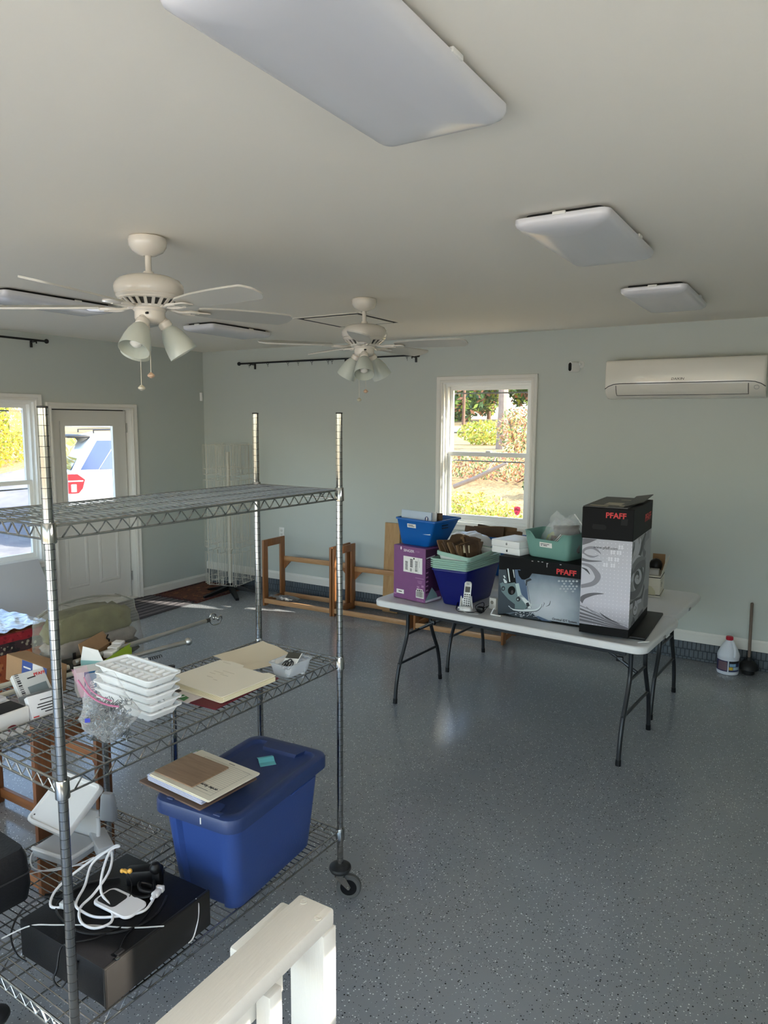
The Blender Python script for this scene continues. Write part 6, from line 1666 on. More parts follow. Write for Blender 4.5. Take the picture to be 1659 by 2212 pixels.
# ------------------------------------------------------------------ low shelving unit: upper shelf
ZB = .9585
def fabric_bag():
    t = thing('fabric_bag', 'clear zipped vinyl bag of folded yellowish fabric on the low shelf', 'bag', (-2.475, 1.79, ZB), math.radians(88))
    F = film_mat('vinyl_film', (160, 160, 148), .10, .10)
    rings = []
    for j in range(9):
        f = j/8; z = .012+.245*f; rg = []
        wd = .225*(1-.10*f**3-(.22 if j == 8 else 0)); dp = .082*(1-.25*f**2-(.35 if j == 8 else 0))
        for i in range(28):
            a = 2*PI*i/28; cx = math.copysign(abs(math.cos(a))**.45, math.cos(a)); cy = math.copysign(abs(math.sin(a))**.6, math.sin(a))
            k = 1+.05*noise.noise((cx*3, cy*3, f*6))+.03*noise.noise((cx*9, cy*9, f*15))
            rg.append((wd*cx*k, dp*cy*k+.03*f, z+.02*noise.noise((cx*2, cy*2, 8+f))*f))
        rings.append(rg)
    mb = MB(); mb.loft(rings); part('vinyl', t, mb, F, 60)
    for i, (z0, z1, c, nm) in enumerate(((.014, .075, (44, 46, 40), 'dark_fold'), (.060, .128, (136, 128, 120), 'pale_fold'), (.112, .236, (100, 97, 64), 'yellow_fold'))):
        w_, d_ = .205-.012*i, .070-.006*i; rings = []
        for jj in range(9):
            f = jj/8; e = max(.55, (1-(2*f-1)**6))**.3; rg = []
            for q in range(40):
                a = 2*PI*q/40; cx = math.copysign(abs(math.cos(a))**.38, math.cos(a)); cy = math.copysign(abs(math.sin(a))**.6, math.sin(a))
                k = 1+.07*noise.noise((cx*5, cy*4, f*3+i*5))+.05*noise.noise((cx*13, cy*9, f*5+i))
                rg.append((w_*e*cx*k, d_*e*cy*k+.03*(z0+z1)*2, z0+(z1-z0)*f+.012*noise.noise((cx*6, cy*5, i+f))*f-.022*f*abs(cx)**3*(1 if i == 2 else 0)))
            rings.append(rg)
        mb = MB(); mb.loft(rings); part('folded_cloth', t, mb, mat(nm, c, .85, grain=.5, gscale=22, bump=.5, bscale=40), 60)
    mb = MB(); mb.tube(smooth([(.02, -.078, .10), (.025, -.081, .112), (.012, -.083, .122), (.02, -.082, .135)], 5), .003, 6); mb.box((.02, -.08, .08), (.018, .004, .035), .002); mb.box((-.13, -.08, .085), (.014, .004, .03), .002); part('black_tie', t, mb, M_blkpl)
    mb = MB(); mb.tube(smooth([(-.20, .03, .235), (-.1, .05, .262), (.05, .05, .265), (.17, .035, .245)], 6), .005, 6); part('zip', t, mb, mat('zip_grey', (120, 120, 112), .4))
fabric_bag()
def green_box():
    t = thing('green_box', 'open lime green and white carton with small white blocks on the low shelf', 'carton', (-2.222, 1.652, ZB), math.radians(25))
    L_, W_, H_ = .225, .088, .100
    M_lime = mat('lime_card', (166, 198, 48), .45); M_tl = mat('carton_teal', (120, 160, 156), .45); th = .002
    mb = MB(); mb.box((0, L_/2, H_/2), (th, L_, H_)); part('lime_side', t, mb, M_lime, 0)
    mb = MB(); mb.box((-W_/2, 0, H_/2), (W_, th, H_)); e = part('teal_end', t, mb, M_tl, 0)
    mb = MB(); mb.box((-W_, L_/2, H_/2), (th, L_, H_)); mb.box((-W_/2, L_, H_/2), (W_, th, H_)); mb.box((-W_/2, L_/2, th), (W_, L_, th)); part('kraft_inside', t, mb, M_card, 0)
    mb = MB(); vs = [(-W_, 0, H_), (0, 0, H_), (-.012, -.012, H_+.045), (-W_*.75, -.02, H_+.06)]; vs2 = [(x, y+.002, z) for x, y, z in vs]; mb.add(vs+vs2, [(3, 2, 1, 0), (4, 5, 6, 7), (0, 1, 5, 4), (1, 2, 6, 5), (2, 3, 7, 6), (3, 0, 4, 7)]); part('white_flap', t, mb, M_white, 0)
    mb = MB(); vs = [(-W_, .01, H_), (-W_, L_, H_), (-W_-.03, L_, H_+.045), (-W_-.025, .03, H_+.05)]; vs2 = [(x+.002, y, z) for x, y, z in vs]; mb.add(vs+vs2, [(0, 1, 2, 3), (7, 6, 5, 4), (0, 4, 5, 1), (1, 5, 6, 2), (2, 6, 7, 3), (3, 7, 4, 0)]); part('kraft_flap', t, mb, M_card, 0)
    face_label(t, (-W_+.006, -.0022, .03), (1, 0, 0), (0, 0, 1), .022, .05, barcode(.1, .9, .1, .9, 12, 4, False), name='barcode_label')
    text('lettering', t, '10', .034, (-.050, -.0022, .035), (1, 0, 0), (0, 0, 1), M_ink, bold=.0006)
    text('lettering', t, '75', .024, (-.046, -.0022, .006), (1, 0, 0), (0, 0, 1), M_white, bold=.0004)
    for i in range(3):
        mb = MB(); mb.box((-.035-.006*i, .12+.045*i, H_-.012+.004*i), (.04, .04, .026), .003, 1, None); b_ = part('white_block', t, mb, M_white)
green_box()
def leaning_slab(name, label, cat, c, u, v, w_, h_, th, m, deco=None):
    M = frame((0, 0, 0), u, v); t = thing(name, label, cat, c)
    mb = MB(); mb.box((0, 0, 0), (w_, h_, th), .0015, 1, M); part('carton', t, mb, m, 0)
    if deco: deco(t, M, w_, h_, th)
    return t
def mp(M, x, y, z): return M @ Vector((x, y, z))
def d1(t, M, w_, h_, th):
    u, v = M.to_3x3().col[0], M.to_3x3().col[1]
    text('lettering', t, 'PFAFF', .016, mp(M, w_*.13, h_*.26, th/2+.0006), u, v, M_red, bold=.0003)
    decal(t, 'print', mp(M, -w_/2, -h_/2, th/2), u, v, [(M_ink, [(a*w_*.18+.006, b*h_), (a*w_*.18+.006, d*h_), (c*w_*.18+.006, d*h_), (c*w_*.18+.006, b*h_)]) for a, b, c, d in barcode(0, 1, .12, .75, 16, 9, True)] + [(mat('print_slate', (120, 132, 136), .5), [(.035, .012), (w_-.01, .012), (w_-.01, h_*.45), (.035, h_*.4)]), (M_ink, [(.045, h_*.70), (.075, h_*.72), (.075, h_*.77), (.045, h_*.75)])])
leaning_slab('needle_packet', 'small white and grey packet with red lettering on the low shelf', 'packet', (-2.258, 1.392, ZB+.085), (.05, 1, -.02), (-.72, .12, .68), .112, .098, .018, mat('packet_grey', (206, 208, 206), .45), d1)
def d2(t, M, w_, h_, th):
    u, v = M.to_3x3().col[0], M.to_3x3().col[1]
    R = lambda a, b, c, d: [(a*w_, b*h_), (c*w_, b*h_), (c*w_, d*h_), (a*w_, d*h_)]
    decal(t, 'print', mp(M, -w_/2, -h_/2, th/2), u, v, [(M_ink, R(.25, .52, .85, .57)), (M_ink, R(.2, .40, .9, .45)), (M_ink, R(.3, .28, .8, .33)), (M_ink, R(.4, .16, .68, .21)), (M_ink, R(.35, .70, .75, .74))] + [(M_ink, R(.82, .55+.06*i, .95, .58+.06*i)) for i in range(6)] + [(M_red, R(.03, .04, .2, .09))])
leaning_slab('needle_packet', 'white packet with black lines of print leaning on the white scanner', 'packet', (-2.115, 1.345, ZB+.062), (.10, 1, -.02), (-.52, .08, .84), .108, .075, .022, mat('packet_white', (224, 224, 226), .45), d2)
mb = MB(); M_ = frame((0, 0, 0), (.08, 1, 0), (-.6, .1, .75)); mb.box((0, 0, 0), (.115, .055, .012), .004, 2, M_); solo('grey_sleeve', 'translucent grey plastic sleeve between the two needle packets', 'sleeve', mb, film_mat('grey_sleeve_film', (128, 132, 134), .6, .3), (-2.185, 1.365, ZB+.055))
def d3(t, M, w_, h_, th):
    u, v = M.to_3x3().col[0], M.to_3x3().col[1]
    R = lambda a, b, c, d: [(a*w_, b*h_), (c*w_, b*h_), (c*w_, d*h_), (a*w_, d*h_)]
    bl = mat('post_blue', (30, 62, 130), .5)
    decal(t, 'print', mp(M, -w_/2, -h_/2, th/2), u, v, [(bl, R(.40, .01, .66, .99)), (mat('post_white', (206, 204, 200), .5), R(.66, .01, .995, .99)), (M_ink, [(.70*w_, .62*h_), (.80*w_, .60*h_), (.84*w_, .72*h_), (.74*w_, .76*h_)]), (mat('post_red', (150, 40, 44), .5), [(.74*w_, .30*h_), (.88*w_, .24*h_), (.92*w_, .50*h_), (.78*w_, .54*h_)]), (bl, [(.90*w_, .99*h_), (.995*w_, .70*h_), (.995*w_, .99*h_)]), (mat('post_white', (206, 204, 200), .5), R(.44, .72, .62, .78))])
leaning_slab('shipping_carton', 'brown shipping carton with blue and white end, behind the needle packets', 'carton', (-2.45, 1.53, ZB+.052), (1, 0, -.04), (.0, .1, 1), .25, .098, .08, M_card, d3)
def scanner():
    t = thing('flatbed_scanner', 'white flat device with black slot and red oval badge on the low shelf', 'scanner', (-2.215, 1.10, ZB))
    M_w = mat('device_white', (226, 224, 220), .4)
    mb = MB(); mb.box((0, 0, .040), (.22, .37, .078), .004, 2); b_ = part('case', t, mb, M_w)
    mb = MB(); mb.box((.058, 0, .0785), (.085, .36, .004), .001); part('black_slot', t, mb, M_dark)
    mb = MB(); mb.box((-.05, .0, .086), (.115, .35, .014), .005, 2); part('lid', t, mb, mat('device_grey', (196, 196, 198), .4))
    mb = MB(); mb.lathe([(.016, 0), (.016, .0012), (.0001, .0014)], 20, frame((.110, .125, .028), (0, 1, 0), (0, 0, 1), (1, 0, 0)) @ Matrix.Diagonal((1, .6, 1, 1))); part('badge', b_, mb, mat('badge_red', (120, 30, 40), .4))
scanner()
def me_box():
    t = thing('blue_band_carton', 'small grey-white carton with blue band behind the zip bag', 'carton', (-2.215, 1.535, ZB), math.radians(-28))
    mb = MB(); mb.box((-.04, .05, .045), (.08, .10, .09), .001); part('carton', t, mb, mat('carton_greywhite', (206, 204, 200), .5), 0)
    mb = MB(); mb.box((.0006, .045, .045), (.001, .040, .089)); part('blue_band', t, mb, mat('band_blue', (20, 84, 128), .5), 0)
    text('lettering', t, 'me', .034, (.0016, .058, .012), (0, 0, 1), (0, -1, 0), M_white, bold=.0004)
me_box()
M_cream = mat('cream_rod', (214, 208, 188), .4)
for i, (p0, p1, lb) in enumerate((((-2.40, .95, ZB+.075), (-2.375, 1.60, ZB+.060), 'upper of two cream coloured rods lying along the low shelf'), ((-2.335, .95, ZB+.062), (-2.335, 1.60, ZB+.046), 'lower of two cream coloured rods lying along the low shelf'))):
    c = Vector(p0); mb = MB(); mb.cyl((0, 0, 0), Vector(p1)-c, .0085, n=12); mb.cyl(Vector(p1)-c, (Vector(p1)-c)*1.02, .0095, n=12); solo('cream_rod', lb, 'rod', mb, M_cream, c)
M_nick = mat('brushed_nickel', (206, 206, 202), .3, 1.)
def scroll_rod():
    c = Vector((-2.32, 1.60, 1.050)); d = Vector((0, .665, 0))
    t = thing('drapery_rod', 'brushed silver drapery rod with open scroll finial over the shelf end', 'curtain rod', c)
    mb = MB(); mb.cyl((0, 0, 0), d*.6, .0105, n=12); mb.cyl(d*.58, d, .0092, n=12); part('rod', t, mb, M_nick)
    mb = MB(); mb.cyl(d, d+Vector((0, .018, 0)), .010, n=12); mb.cyl(d+Vector((0, .018, 0)), d+Vector((0, .024, 0)), .007, n=12); part('rod_end', t, mb, mat('rod_end_dark', (90, 90, 88), .35, .9))
    P = []
    b0 = d+Vector((0, .024, 0))
    sc = [(0, 0), (.006, .012), (.020, .024), (.030, .018), (.032, .006), (.024, -.001), (.018, .005)]
    sc = [(.018, .004), (.026, .001), (.031, .009), (.025, .021), (.010, .022), (.001, .008), (.004, -.012), (.022, -.024), (.045, -.020), (.058, -.004), (.056, .008), (.046, .006), (.036, -.006)]
    e = Vector((.35, .92, 0)).normalized()
    mb = MB(); mb.tube(smooth([b0 + e*a + Vector((0, 0, b_*1.15)) for a, b_ in sc], 6), .0032, 8); part('scroll_finial', t, mb, M_chrome)
    mb = MB()
    for a, b_ in ((.020, .004), (.040, -.002)): mb.ball(b0+e*a+Vector((0, 0, b_*1.15)), .006, 10, sz=1.5)
    part('leaf_tips', t, mb, M_chrome, stuff=True)
scroll_rod()
c = Vector((-2.255, 1.66, 1.035)); d = Vector((.045, .36, -.004))
t = thing('drapery_rod', 'brushed silver drapery rod with ball finial over the shelf end', 'curtain rod', c)
mb = MB(); mb.cyl((0, 0, 0), d, .0095, n=12); part('rod', t, mb, M_nick)
dn = d.normalized(); mb = MB(); mb.cyl(d, d+dn*.012, .010, n=12); mb.cyl(d+dn*.012, d+dn*.02, .007, n=12); mb.ball(d+dn*.032, .0165, 16); part('ball_finial', t, mb, M_nick)
c = Vector((-2.215, 1.70, 1.022)); d = Vector((.055, .30, -.004)).normalized()
t = thing('spring_rod', 'short white rod with dark spring end beside the silver rods', 'rod', c)
mb = MB(); mb.cyl((0, 0, 0), d*.13, .0075, n=12); part('rod', t, mb, M_white)
mb = MB(); a = d.orthogonal().normalized(); b_ = d.cross(a); mb.tube([d*(.13+.06*i/60)+(a*math.cos(i*.65)+b_*math.sin(i*.65))*.006 for i in range(61)], .0013, 5); part('spring', t, mb, mat('spring_dark', (60, 60, 58), .35, .8))

# ------------------------------------------------------------------ low shelving unit: lower shelf
ZL = .2995
M_pw = mat('pearl_white', (218, 216, 212), .3); M_lg = mat('pale_grey_plastic', (192, 194, 196), .4)
def lid_panel():
    # broad shallow white lid leaning on the tray
    A, B_, C_, D_ = (Vector(p) for p in ((-2.462, 1.488, .432), (-2.232, 1.492, .432), (-2.297, 1.668, .548), (-2.532, 1.650, .548)))
    c = (A+B_+C_+D_)/4; u = (B_-A).normalized(); v = ((D_-A)-u*(D_-A).dot(u)).normalized()
    M = frame((0, 0, 0), u, v); t = thing('plastic_case', 'shallow white plastic case propped up on the lower shelf', 'case', c)
    w_, h_ = .232, .212
    mb = MB(); o = lambda d, r: rrect(w_-2*d, h_-2*d, r, 5)
    mb.loft([ring(o(0, .022), -.012), ring(o(0, .022), .008), ring(o(.003, .020), .012), ring(o(.012, .014), .012), ring(o(.016, .012), .005)], M); part('shell', t, mb, M_pw, 40)
    mb = MB(); mb.cyl((-w_/2+.02, -h_/2+.03, .0045), (-w_/2+.02, -h_/2+.03, .0065), .003, n=8, M=M); part('vent_dot', t, mb, M_dark)
lid_panel()
def u_tray():
    t = thing('white_tray', 'white and grey U-shaped plastic tray under the propped lid', 'tray', (-2.375, 1.565, ZL), math.radians(8))
    mb = MB(); mb.box((0, 0, .018), (.19, .145, .034), .005, 2); part('base', t, mb, M_lg)
    mb = MB(); mb.tube(smooth([(-.09, -.074, .036), (.07, -.074, .036), (.095, -.06, .036), (.097, .05, .036), (.09, .075, .06), (.086, .08, .12)], 5), .008, 8); part('white_edge', t, mb, M_white)
    mb = MB(); mb.box((-.0, .085, .072), (.17, .014, .145), .006, 2); part('back_rest', t, mb, M_pw)
u_tray()
t = thing('white_charger', 'pale rectangular charger block behind the white tray', 'charger', (-2.275, 1.648, ZL), math.radians(-24))
mb = MB(); mb.box((0, 0, .026), (.15, .06, .048), .007, 2); part('case', t, mb, M_lg); mb = MB(); mb.box((.0752, 0, .026), (.001, .022, .016), 0); part('socket', t, mb, mat('socket_grey', (120, 122, 124), .4))
mb = MB(); mb.loft([ring(rrect(.07, .030, .012, 5), 0), ring(rrect(.074, .034, .014, 5), .02), ring(rrect(.062, .030, .014, 5), .10), ring(rrect(.045, .022, .010, 5), .115)]); solo('grey_stand', 'upright rounded grey holder next to the shelf post', 'holder', mb, M_lg, (-2.43, 1.80, ZL), math.radians(20))
cable('white_lead', 'thin white lead trailing from the tray along the lower shelf', [(-2.47, 1.50, ZL+.02), (-2.44, 1.46, ZL+.01), (-2.38, 1.435, ZL+.004), (-2.32, 1.455, ZL+.004), (-2.27, 1.52, ZL+.004), (-2.23, 1.58, ZL+.02)], .0026, M_wc)
cable('white_lead', 'longer thin white lead curling towards the black case', [(-2.24, 1.55, ZL+.004), (-2.30, 1.49, ZL+.004), (-2.355, 1.42, ZL+.004), (-2.385, 1.36, ZL+.004), (-2.37, 1.32, ZL+.004), (-2.40, 1.28, ZL+.004)], .0022, M_wc)
def black_case():
    t = thing('black_case', 'black soft-sided case at the left edge of the lower shelf', 'case', (-2.36, 1.225, ZL), math.radians(-4))
    mb = MB(); mb.loft([ring(rrect(.22, .24, .03, 5), 0), ring(rrect(.235, .26, .035, 5), .05), ring(rrect(.225, .25, .035, 5), .15), ring(rrect(.20, .225, .03, 5), .185)]); part('body', t, mb, mat('case_black', (20, 21, 24), .55, bump=.2, bscale=90))
    mb = MB(); mb.tube([(x*1.0, y*1.0, .10) for x, y in rrect(.236, .262, .035, 5)], .003, 6, closed=True); part('zip_line', t, mb, mat('zip_dark', (48, 48, 50), .4))
black_case()
cable('black_strap', 'black cable end lying on the lower shelf beside the amplifier', [(-2.20, 1.36, ZL+.006), (-2.16, 1.40, ZL+.006), (-2.12, 1.44, ZL+.008), (-2.09, 1.47, ZL+.010)], .008, M_blkpl)
mb = MB(); mb.lathe([(.030, 0), (.045, 0), (.046, .004), (.046, .022), (.043, .026), (.030, .024)], 28, cap=False); solo('tape_roll', 'roll of pale greenish tape on the floor at the bottom left corner', 'tape', mb, mat('tape_green', (150, 168, 140), .5), (-2.035, 1.13, 0))
# ------------------------------------------------------------------ wooden racks
M_oak = wood_mat('oak_stain', (160, 108, 66), (132, 86, 50), (14, 14, 1.5), .4)
M_oak2 = wood_mat('oak_rail', (192, 150, 106), (168, 122, 80), (1.5, 14, 14), .4)
M_walnut = wood_mat('dark_oak', (126, 78, 44), (98, 58, 32), (14, 14, 1.5), .4); M_walnut2 = wood_mat('dark_oak_rail', (150, 96, 54), (120, 72, 40), (1.5, 14, 14), .4)
def make_rack(label, x, y, rz, L_=.85, D_=.36, H_=.70, rail=.455, rail_y=1, m=M_oak, m2=M_oak2, lean=0.):
    """two open end frames joined by rails; origin at the floor under the left front leg"""
    t = thing('wooden_rack', label, 'wooden rack', (x, y, 0), rz, 'open wooden racks')
    for ex in (0, L_):
        for ly in (0, D_):
            mb = MB(); mb.box((ex, ly+(-.5 if ly else .5)*.075, H_/2), (.022, .075, H_), .003); part('leg', t, mb, m)
        mb = MB(); mb.box((ex, D_/2, H_-.0375), (.0225, D_-.15, .075), .003); part('top_bar', t, mb, m)
        mb = MB(); mb.box((ex, D_/2, .05), (.0225, D_-.15, .05), .003); part('bottom_bar', t, mb, m)
    for ly in (.011, D_-.011):
        mb = MB(); mb.box((L_/2, ly, .055), (L_-.022, .022, .048), .003); part('low_rail', t, mb, m2)
    ry = D_-.011 if rail_y > 0 else .011
    mb = MB(); mb.box((L_/2, ry, rail), (L_-.022, .022, .052), .003); part('upper_rail', t, mb, m2)
    for ex, s in ((0, 1), (L_, -1)):
        mb = MB(); mb.prism([(ex+s*.011, rail-.026), (ex+s*.10, rail-.026), (ex+s*.011, rail-.12)], -ry-.009, -ry+.009, Matrix.Rotation(PI/2, 4, 'X')); part('gusset', t, mb, m)
    return t
make_rack('first open wooden rack from the corner, under the outlet', -4.975, 5.692, math.radians(2.2), .845, .37, .70)
make_rack('middle open wooden rack along the back wall, behind the chrome post', -4.105, 5.74, math.radians(1.2), .86, .40, .69, .42)
make_rack('third open wooden rack, seen through the legs of the tables', -3.17, 5.73, math.radians(2.5), .86, .40, .69, .42)
make_rack('dark wooden rack behind the low wire shelving on the left', -3.48, 1.60, 0, .86, .36, .70, .45, 1, M_walnut, M_walnut2)
t = clear_bag('parts_bag', 'crumpled clear bag of fittings lying on the first wooden rack', (-4.72, 5.86, .082), math.radians(-5), .26, .20, .05, 21, M_film2, (math.radians(80), 0), .02)
t.location.z = .0845
mb = MB()
rnd = random.Random(8)
for i in range(12): mb.cyl((rnd.uniform(-.08, .08), rnd.uniform(-.008, .008), rnd.uniform(.04, .16)), (rnd.uniform(-.08, .08), rnd.uniform(-.008, .008), rnd.uniform(.04, .16)), .005, n=6)
part('fittings', t, mb, mat('fitting_steel', (150, 150, 150), .35, .8), stuff=True)
mb = MB(); mb.box((0, 0, .46), (.178, .019, .92), .003); mb2 = solo('plywood_board', 'tall pale plywood board leaning on the back wall behind the purple box', 'board', mb, wood_mat('plywood', (196, 160, 112), (168, 128, 82), (6, 6, 1), .6), (-3.70, 6.172, 0.003), 0)
mb2.rotation_euler = (math.radians(-3.2), 0, 0)

# ------------------------------------------------------------------ wire spinner rack in the corner
def spinner():
    M_ww = mat('ivory_wire', (206, 202, 188), .4)
    t = thing('spinner_rack', 'ivory wire spinner display rack on a black base in the corner', 'display rack', (-5.63, 5.89, 0), math.radians(12))
    mb = MB(); mb.cyl((0, 0, .06), (0, 0, 1.60), .022, n=16); part('pole', t, mb, M_ww)
    for k in range(5):
        a = 2*PI*k/5+.45; Rk = Matrix.Rotation(a, 4, 'Z')
        mb = MB(); mb.loft([[(.02, -.03, .11), (.02, .03, .11), (.02, .03, .06), (.02, -.03, .06)], [(.16, -.026, .07), (.16, .026, .07), (.16, .026, .035), (.16, -.026, .035)], [(.335, -.018, .026), (.335, .018, .026), (.335, .018, 0), (.335, -.018, 0)]], Rk); part('base_leg', t, mb, M_blkpl)
    mb = MB(); mb.cyl((0, 0, .055), (0, 0, .13), .045, .035, 18); part('base_hub', t, mb, M_blkpl)
    for z in (1.44, .50, .92):
        mb = MB(); mb.cyl((0, 0, z-.012), (0, 0, z+.012), .032, n=16); part('collar', t, mb, M_ww)
    for k in range(4):
        a = PI/2*k; Rk = Matrix.Rotation(a, 4, 'Z'); mb = MB(); r = .0021
        xo, hw = .16, .175
        mb.tube([(xo, -hw, .13), (xo, -hw, 1.70), (xo, hw, 1.70), (xo, hw, .13)], .0026, 5, closed=True, M=Rk)
        mb.tube([(xo, 0, .13), (xo, 0, 1.70)], .003, 5, M=Rk)
        for z0, z1 in ((.15, .50), (.56, .92), (.98, 1.30), (1.36, 1.68)):
            for s in (-1, 1):
                c = s*hw/2
                for z in (z0, z0+.06, z1): mb.tube([(xo, c-.075, z), (xo+.055, c-.075, z), (xo+.055, c+.075, z), (xo, c+.075, z)], r, 5, M=Rk)
                for dx in (-.075, -.045, .045, .075):
                    mb.tube([(xo+.055, c+dx, z1 if abs(dx) > .05 else z0+.10), (xo+.055, c+dx, z0), (xo, c+dx, z0), (xo, c+dx, z1)], r, 5, M=Rk)
        for z in (.50, .92, 1.44): mb.tube([(.02, 0, z), (xo, 0, z)], .003, 5, M=Rk)
        part('pocket_panel', t, mb, M_ww)
spinner()

# ------------------------------------------------------------------ rugs
def stripe_mat(name, cols, axis, pitch, rough=.95):
    m = mat(name, cols[0], rough); k = N(m); b = k.n['Principled BSDF']; sp = k.new('ShaderNodeSeparateXYZ'); k.l.new(k.coords(), sp.inputs[0])
    f = k.math('FRACT', k.math('DIVIDE', k.math('ADD', sp.outputs[axis], k.math('MULTIPLY', k.noise(k.coords(), 12, 2), .01)), pitch))
    r = k.ramp(f, [(i/len(cols), lin(c)) for i, c in enumerate(cols)]); r.node.color_ramp.interpolation = 'CONSTANT'
    k.l.new(r, b.inputs['Base Color']); k.bump(k.noise(k.coords(), 150, 3), .5, .006, b)
    return m
def rag_rug():
    t = thing('rag_rug', 'dark grey striped rag rug on the floor in front of the door', 'rug', (-5.985, 4.86, 0), math.radians(3))
    mb = MB(); mb.grid(lambda s, q: ((s-.5)*.68, (q-.5)*1.02, .009+.0035*math.sin(s*.68/.042*2*PI)+.002*noise.noise((s*6, q*9, 1))), 96, 24, None, .008); part('weave', t, mb, stripe_mat('rag_stripes', [(64, 62, 66), (104, 100, 102), (48, 46, 50), (88, 82, 84), (58, 56, 60), (120, 116, 116)], 0, .085), 60)
    mb = MB(); rr = random.Random(3)
    for e in (-1, 1):
        for i in range(60):
            x = -.33+.66*i/59; mb.tube([(x, e*.505, .007), (x+rr.uniform(-.006, .006), e*.535, .003), (x+rr.uniform(-.010, .010), e*.56, .002)], .0022, 4)
    part('fringe', t, mb, mat('fringe_grey', (96, 90, 90), .9), stuff=True)
rag_rug()
def orient_mat(name, field, b1, b2):
    m = mat(name, field, .95); k = N(m); b = k.n['Principled BSDF']; v = k.coords(); vo = k.voro(v, 26)
    c = k.mix(k.math('LESS_THAN', vo.outputs['Distance'], .3), lin(field), lin(b1)); c = k.mix(k.math('GREATER_THAN', k.noise(v, 14, 3), .58), c, lin(b2))
    k.l.new(c, b.inputs['Base Color']); k.bump(k.noise(v, 160, 3), .5, .006, b); return m
t = thing('oriental_rug', 'brown and red patterned rug in the corner under the spinner rack', 'rug', (-5.98, 5.78, 0), math.radians(2))
mb = MB(); mb.grid(lambda s, q: ((s-.5)*.66, (q-.5)*.82, .008+.002*noise.noise((s*5, q*5, 3))), 20, 20, None, .007); part('field', t, mb, orient_mat('rug_brown', (98, 52, 34), (60, 34, 28), (128, 80, 48)), 60)
mb = MB()
for (x, y, a, b_) in ((0, -.385, .66, .05), (0, .385, .66, .05), (-.305, 0, .05, .72), (.305, 0, .05, .72)): mb.box((x, y, .0095), (a, b_, .005), .001)
part('border', t, mb, orient_mat('rug_border', (70, 24, 24), (120, 90, 60), (40, 24, 24)))

# ------------------------------------------------------------------ left: bench with rug and plastic sheet, leaning board
def bench():
    t = thing('low_bench', 'low wooden bench under the left window, covered by a rug', 'bench', (-5.25, 2.55, 0))
    mb = MB(); mb.box((0, 0, .395), (.70, 1.25, .03), .004); part('top', t, mb, M_walnut2)
    for x in (-.31, .31):
        for y in (-.58, .58):
            mb = MB(); mb.box((x, y, .19), (.05, .05, .38), .004); part('leg', t, mb, M_walnut)
    t = thing('red_border_rug', 'rug with red border and orange field draped over the bench front', 'rug', (-5.25, 2.55, .411))
    def dr(u0, u1):
        # path across x: over the top then hanging down the front (+x)
        def fn(s, q):
            y = (q-.5)*1.34; L_ = u0+(u1-u0)*s; w_ = .006*noise.noise((s*4, q*9, 2))
            if L_ < .72: return (-.36+L_, y, .004+abs(w_))
            d = L_-.72; return (.365+.012*min(1, d/.05)+w_+d*.06, y, .004-max(0, d-.01))
        return fn
    mb = MB(); mb.grid(dr(.0, .70), 14, 26, None, .004); part('top_field', t, mb, orient_mat('rug_orange', (150, 74, 38), (112, 46, 30), (176, 104, 60)), 60)
    for i, (a, b_, c) in enumerate(((.70, .78, ((146, 26, 36), (120, 18, 30), (160, 40, 44))), (.78, .86, ((58, 40, 40), (150, 140, 120), (34, 28, 30))), (.86, 1.11, ((154, 76, 40), (118, 48, 30), (178, 106, 62))))):
        mb = MB(); mb.grid(dr(a, b_), 8, 26, None, .004); part('border_band', t, mb, orient_mat('rug_band_%d' % i, *c), 60)
    mb = MB(); mb.grid(lambda s, q: ((s-.5)*.72, (q-.5)*1.15, .014+.010*noise.noise((s*8, q*14, 5))+.008*noise.noise((s*22, q*34, 1))+.006*math.sin(q*60+3*math.sin(s*9))), 40, 60, None, .004)
    solo('plastic_sheet', 'crinkled silvery white plastic sheet spread on top of the bench', 'sheet', mb, mat('silver_plastic', (214, 220, 228), .2, .25, bump=.3, bscale=40), (-5.26, 2.62, .425), math.radians(2), smooth=60)
bench()
mb = MB(); mb.box((0, 0, .37), (.03, 1.06, .74), .006); mb.box((.014, 0, .37), (.006, 1.0, .68), .002)
o = solo('leaning_board', 'large plain grey-white board leaning below the left window', 'board', mb, mat('board_grey', (196, 198, 202), .5), (-5.86, 3.44, .004), 0)
o.rotation_euler = (0, math.radians(-30), 0)
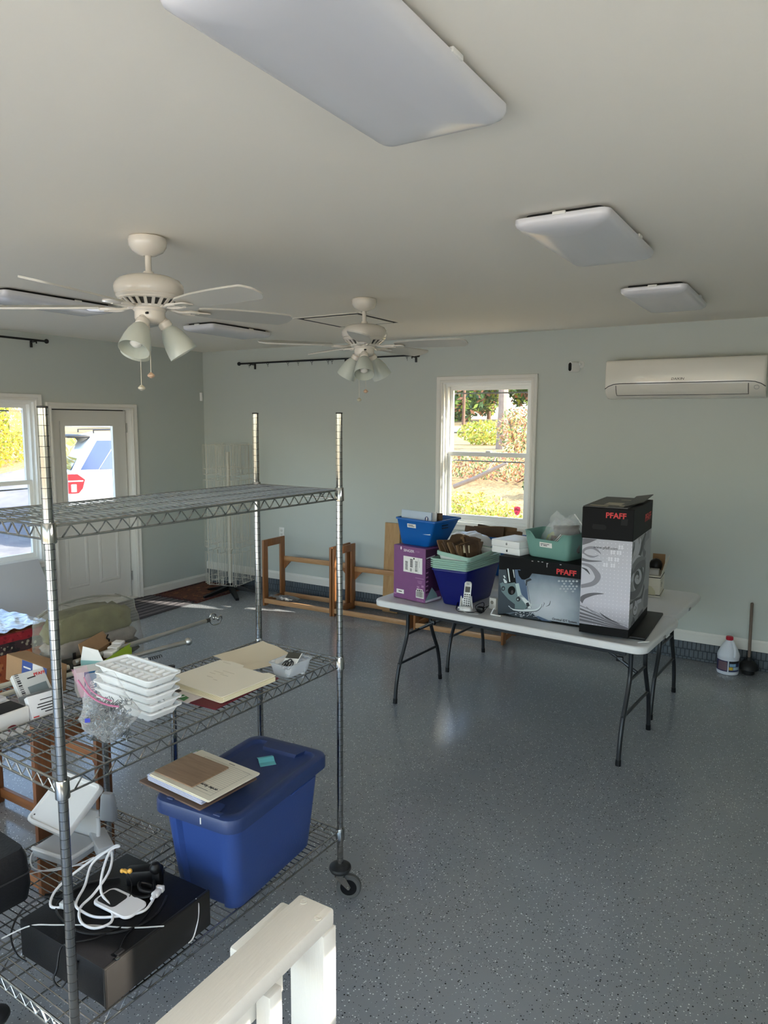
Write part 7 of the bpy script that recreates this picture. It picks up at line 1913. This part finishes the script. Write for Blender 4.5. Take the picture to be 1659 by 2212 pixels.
def jug():
    t = thing('cleaner_jug', 'white plastic cleaner jug with red cap standing by the back wall', 'jug', (-.545, 6.07, 0), math.radians(18))
    M_j = mat('jug_plastic', (218, 222, 230), .35)
    mb = MB(); mb.lathe([(.066, 0), (.076, .004), (.079, .012), (.079, .128), (.081, .134), (.081, .150), (.076, .166), (.060, .205), (.038, .240), (.026, .256), (.022, .262), (.022, .272)], 36); b_ = part('body', t, mb, M_j)
    mb = MB(); mb.tube(smooth([(.016, -.028, .262), (.020, -.056, .248), (.026, -.078, .215), (.027, -.086, .178), (.026, -.080, .148)], 6), .010, 10); part('handle', t, mb, M_j)
    mb = MB(); mb.lathe([(.0245, .266), (.0255, .268), (.0255, .290), (.022, .294), (.0001, .2945)], 24)
    for i in range(24):
        a = 2*PI*i/24; mb.box((.0255*math.cos(a), .0255*math.sin(a), .278), (.002, .002, .020))
    part('red_cap', t, mb, mat('cap_red', (176, 24, 44), .35))
    def lab(a0, a1, z0, z1, m, nm, par, off=.0004):
        mb = MB(); n = 14; r = .0792+off
        vs = [(r*math.cos(math.radians(a0+(a1-a0)*i/n)), r*math.sin(math.radians(a0+(a1-a0)*i/n)), z) for z in (z0, z1) for i in range(n+1)]
        mb.add(vs, [(i, i+1, n+2+i, n+1+i) for i in range(n)]); return part(nm, par, mb, m)
    L1 = lab(-98, -30, .03, .115, mat('jug_label', (52, 58, 92), .45), 'front_label', t); L2 = lab(-190, -104, .03, .115, mat('jug_label_dark', (44, 40, 78), .45), 'back_label', t)
    lab(-96, -32, .098, .113, mat('jug_black', (30, 26, 26), .45), 'title_band', L1, .0009); lab(-94, -60, .072, .095, mat('jug_sky', (140, 180, 210), .45), 'picture', L1, .0009); lab(-96, -76, .045, .068, mat('jug_yellow', (214, 180, 60), .45), 'yellow_panel', L1, .0009); lab(-74, -34, .045, .068, mat('jug_pale', (176, 196, 206), .45), 'pale_panel', L1, .0009)
    lab(-160, -108, .04, .106, mat('jug_text_brown', (120, 92, 96), .45), 'text_panel', L2, .0009)
    for i in range(6): lab(-156, -112, .045+.010*i, .047+.010*i, mat('jug_label_dark', (44, 40, 78), .45), 'text_line', L2, .0013)
jug()
def plunger():
    t = thing('plunger', 'black rubber plunger with a worn wooden handle by the wall', 'plunger', (-.405, 6.125, 0))
    mb = MB(); mb.lathe([(.040, 0), (.045, .004), (.047, .03), (.062, .036), (.074, .044), (.074, .052), (.064, .075), (.046, .098), (.022, .112), (.018, .135), (.0001, .136)], 28); part('rubber_cup', t, mb, mat('plunger_rubber', (8, 8, 9), .6))
    mb = MB(); mb.tube([(0, 0, .12), (-.008, .038, .55)], .0115, 12); mb.ball((-.008, .038, .55), .0115, 10); part('wooden_handle', t, mb, wood_mat('worn_handle', (126, 110, 98), (98, 84, 74), (8, 8, 1.2), .7))
plunger()
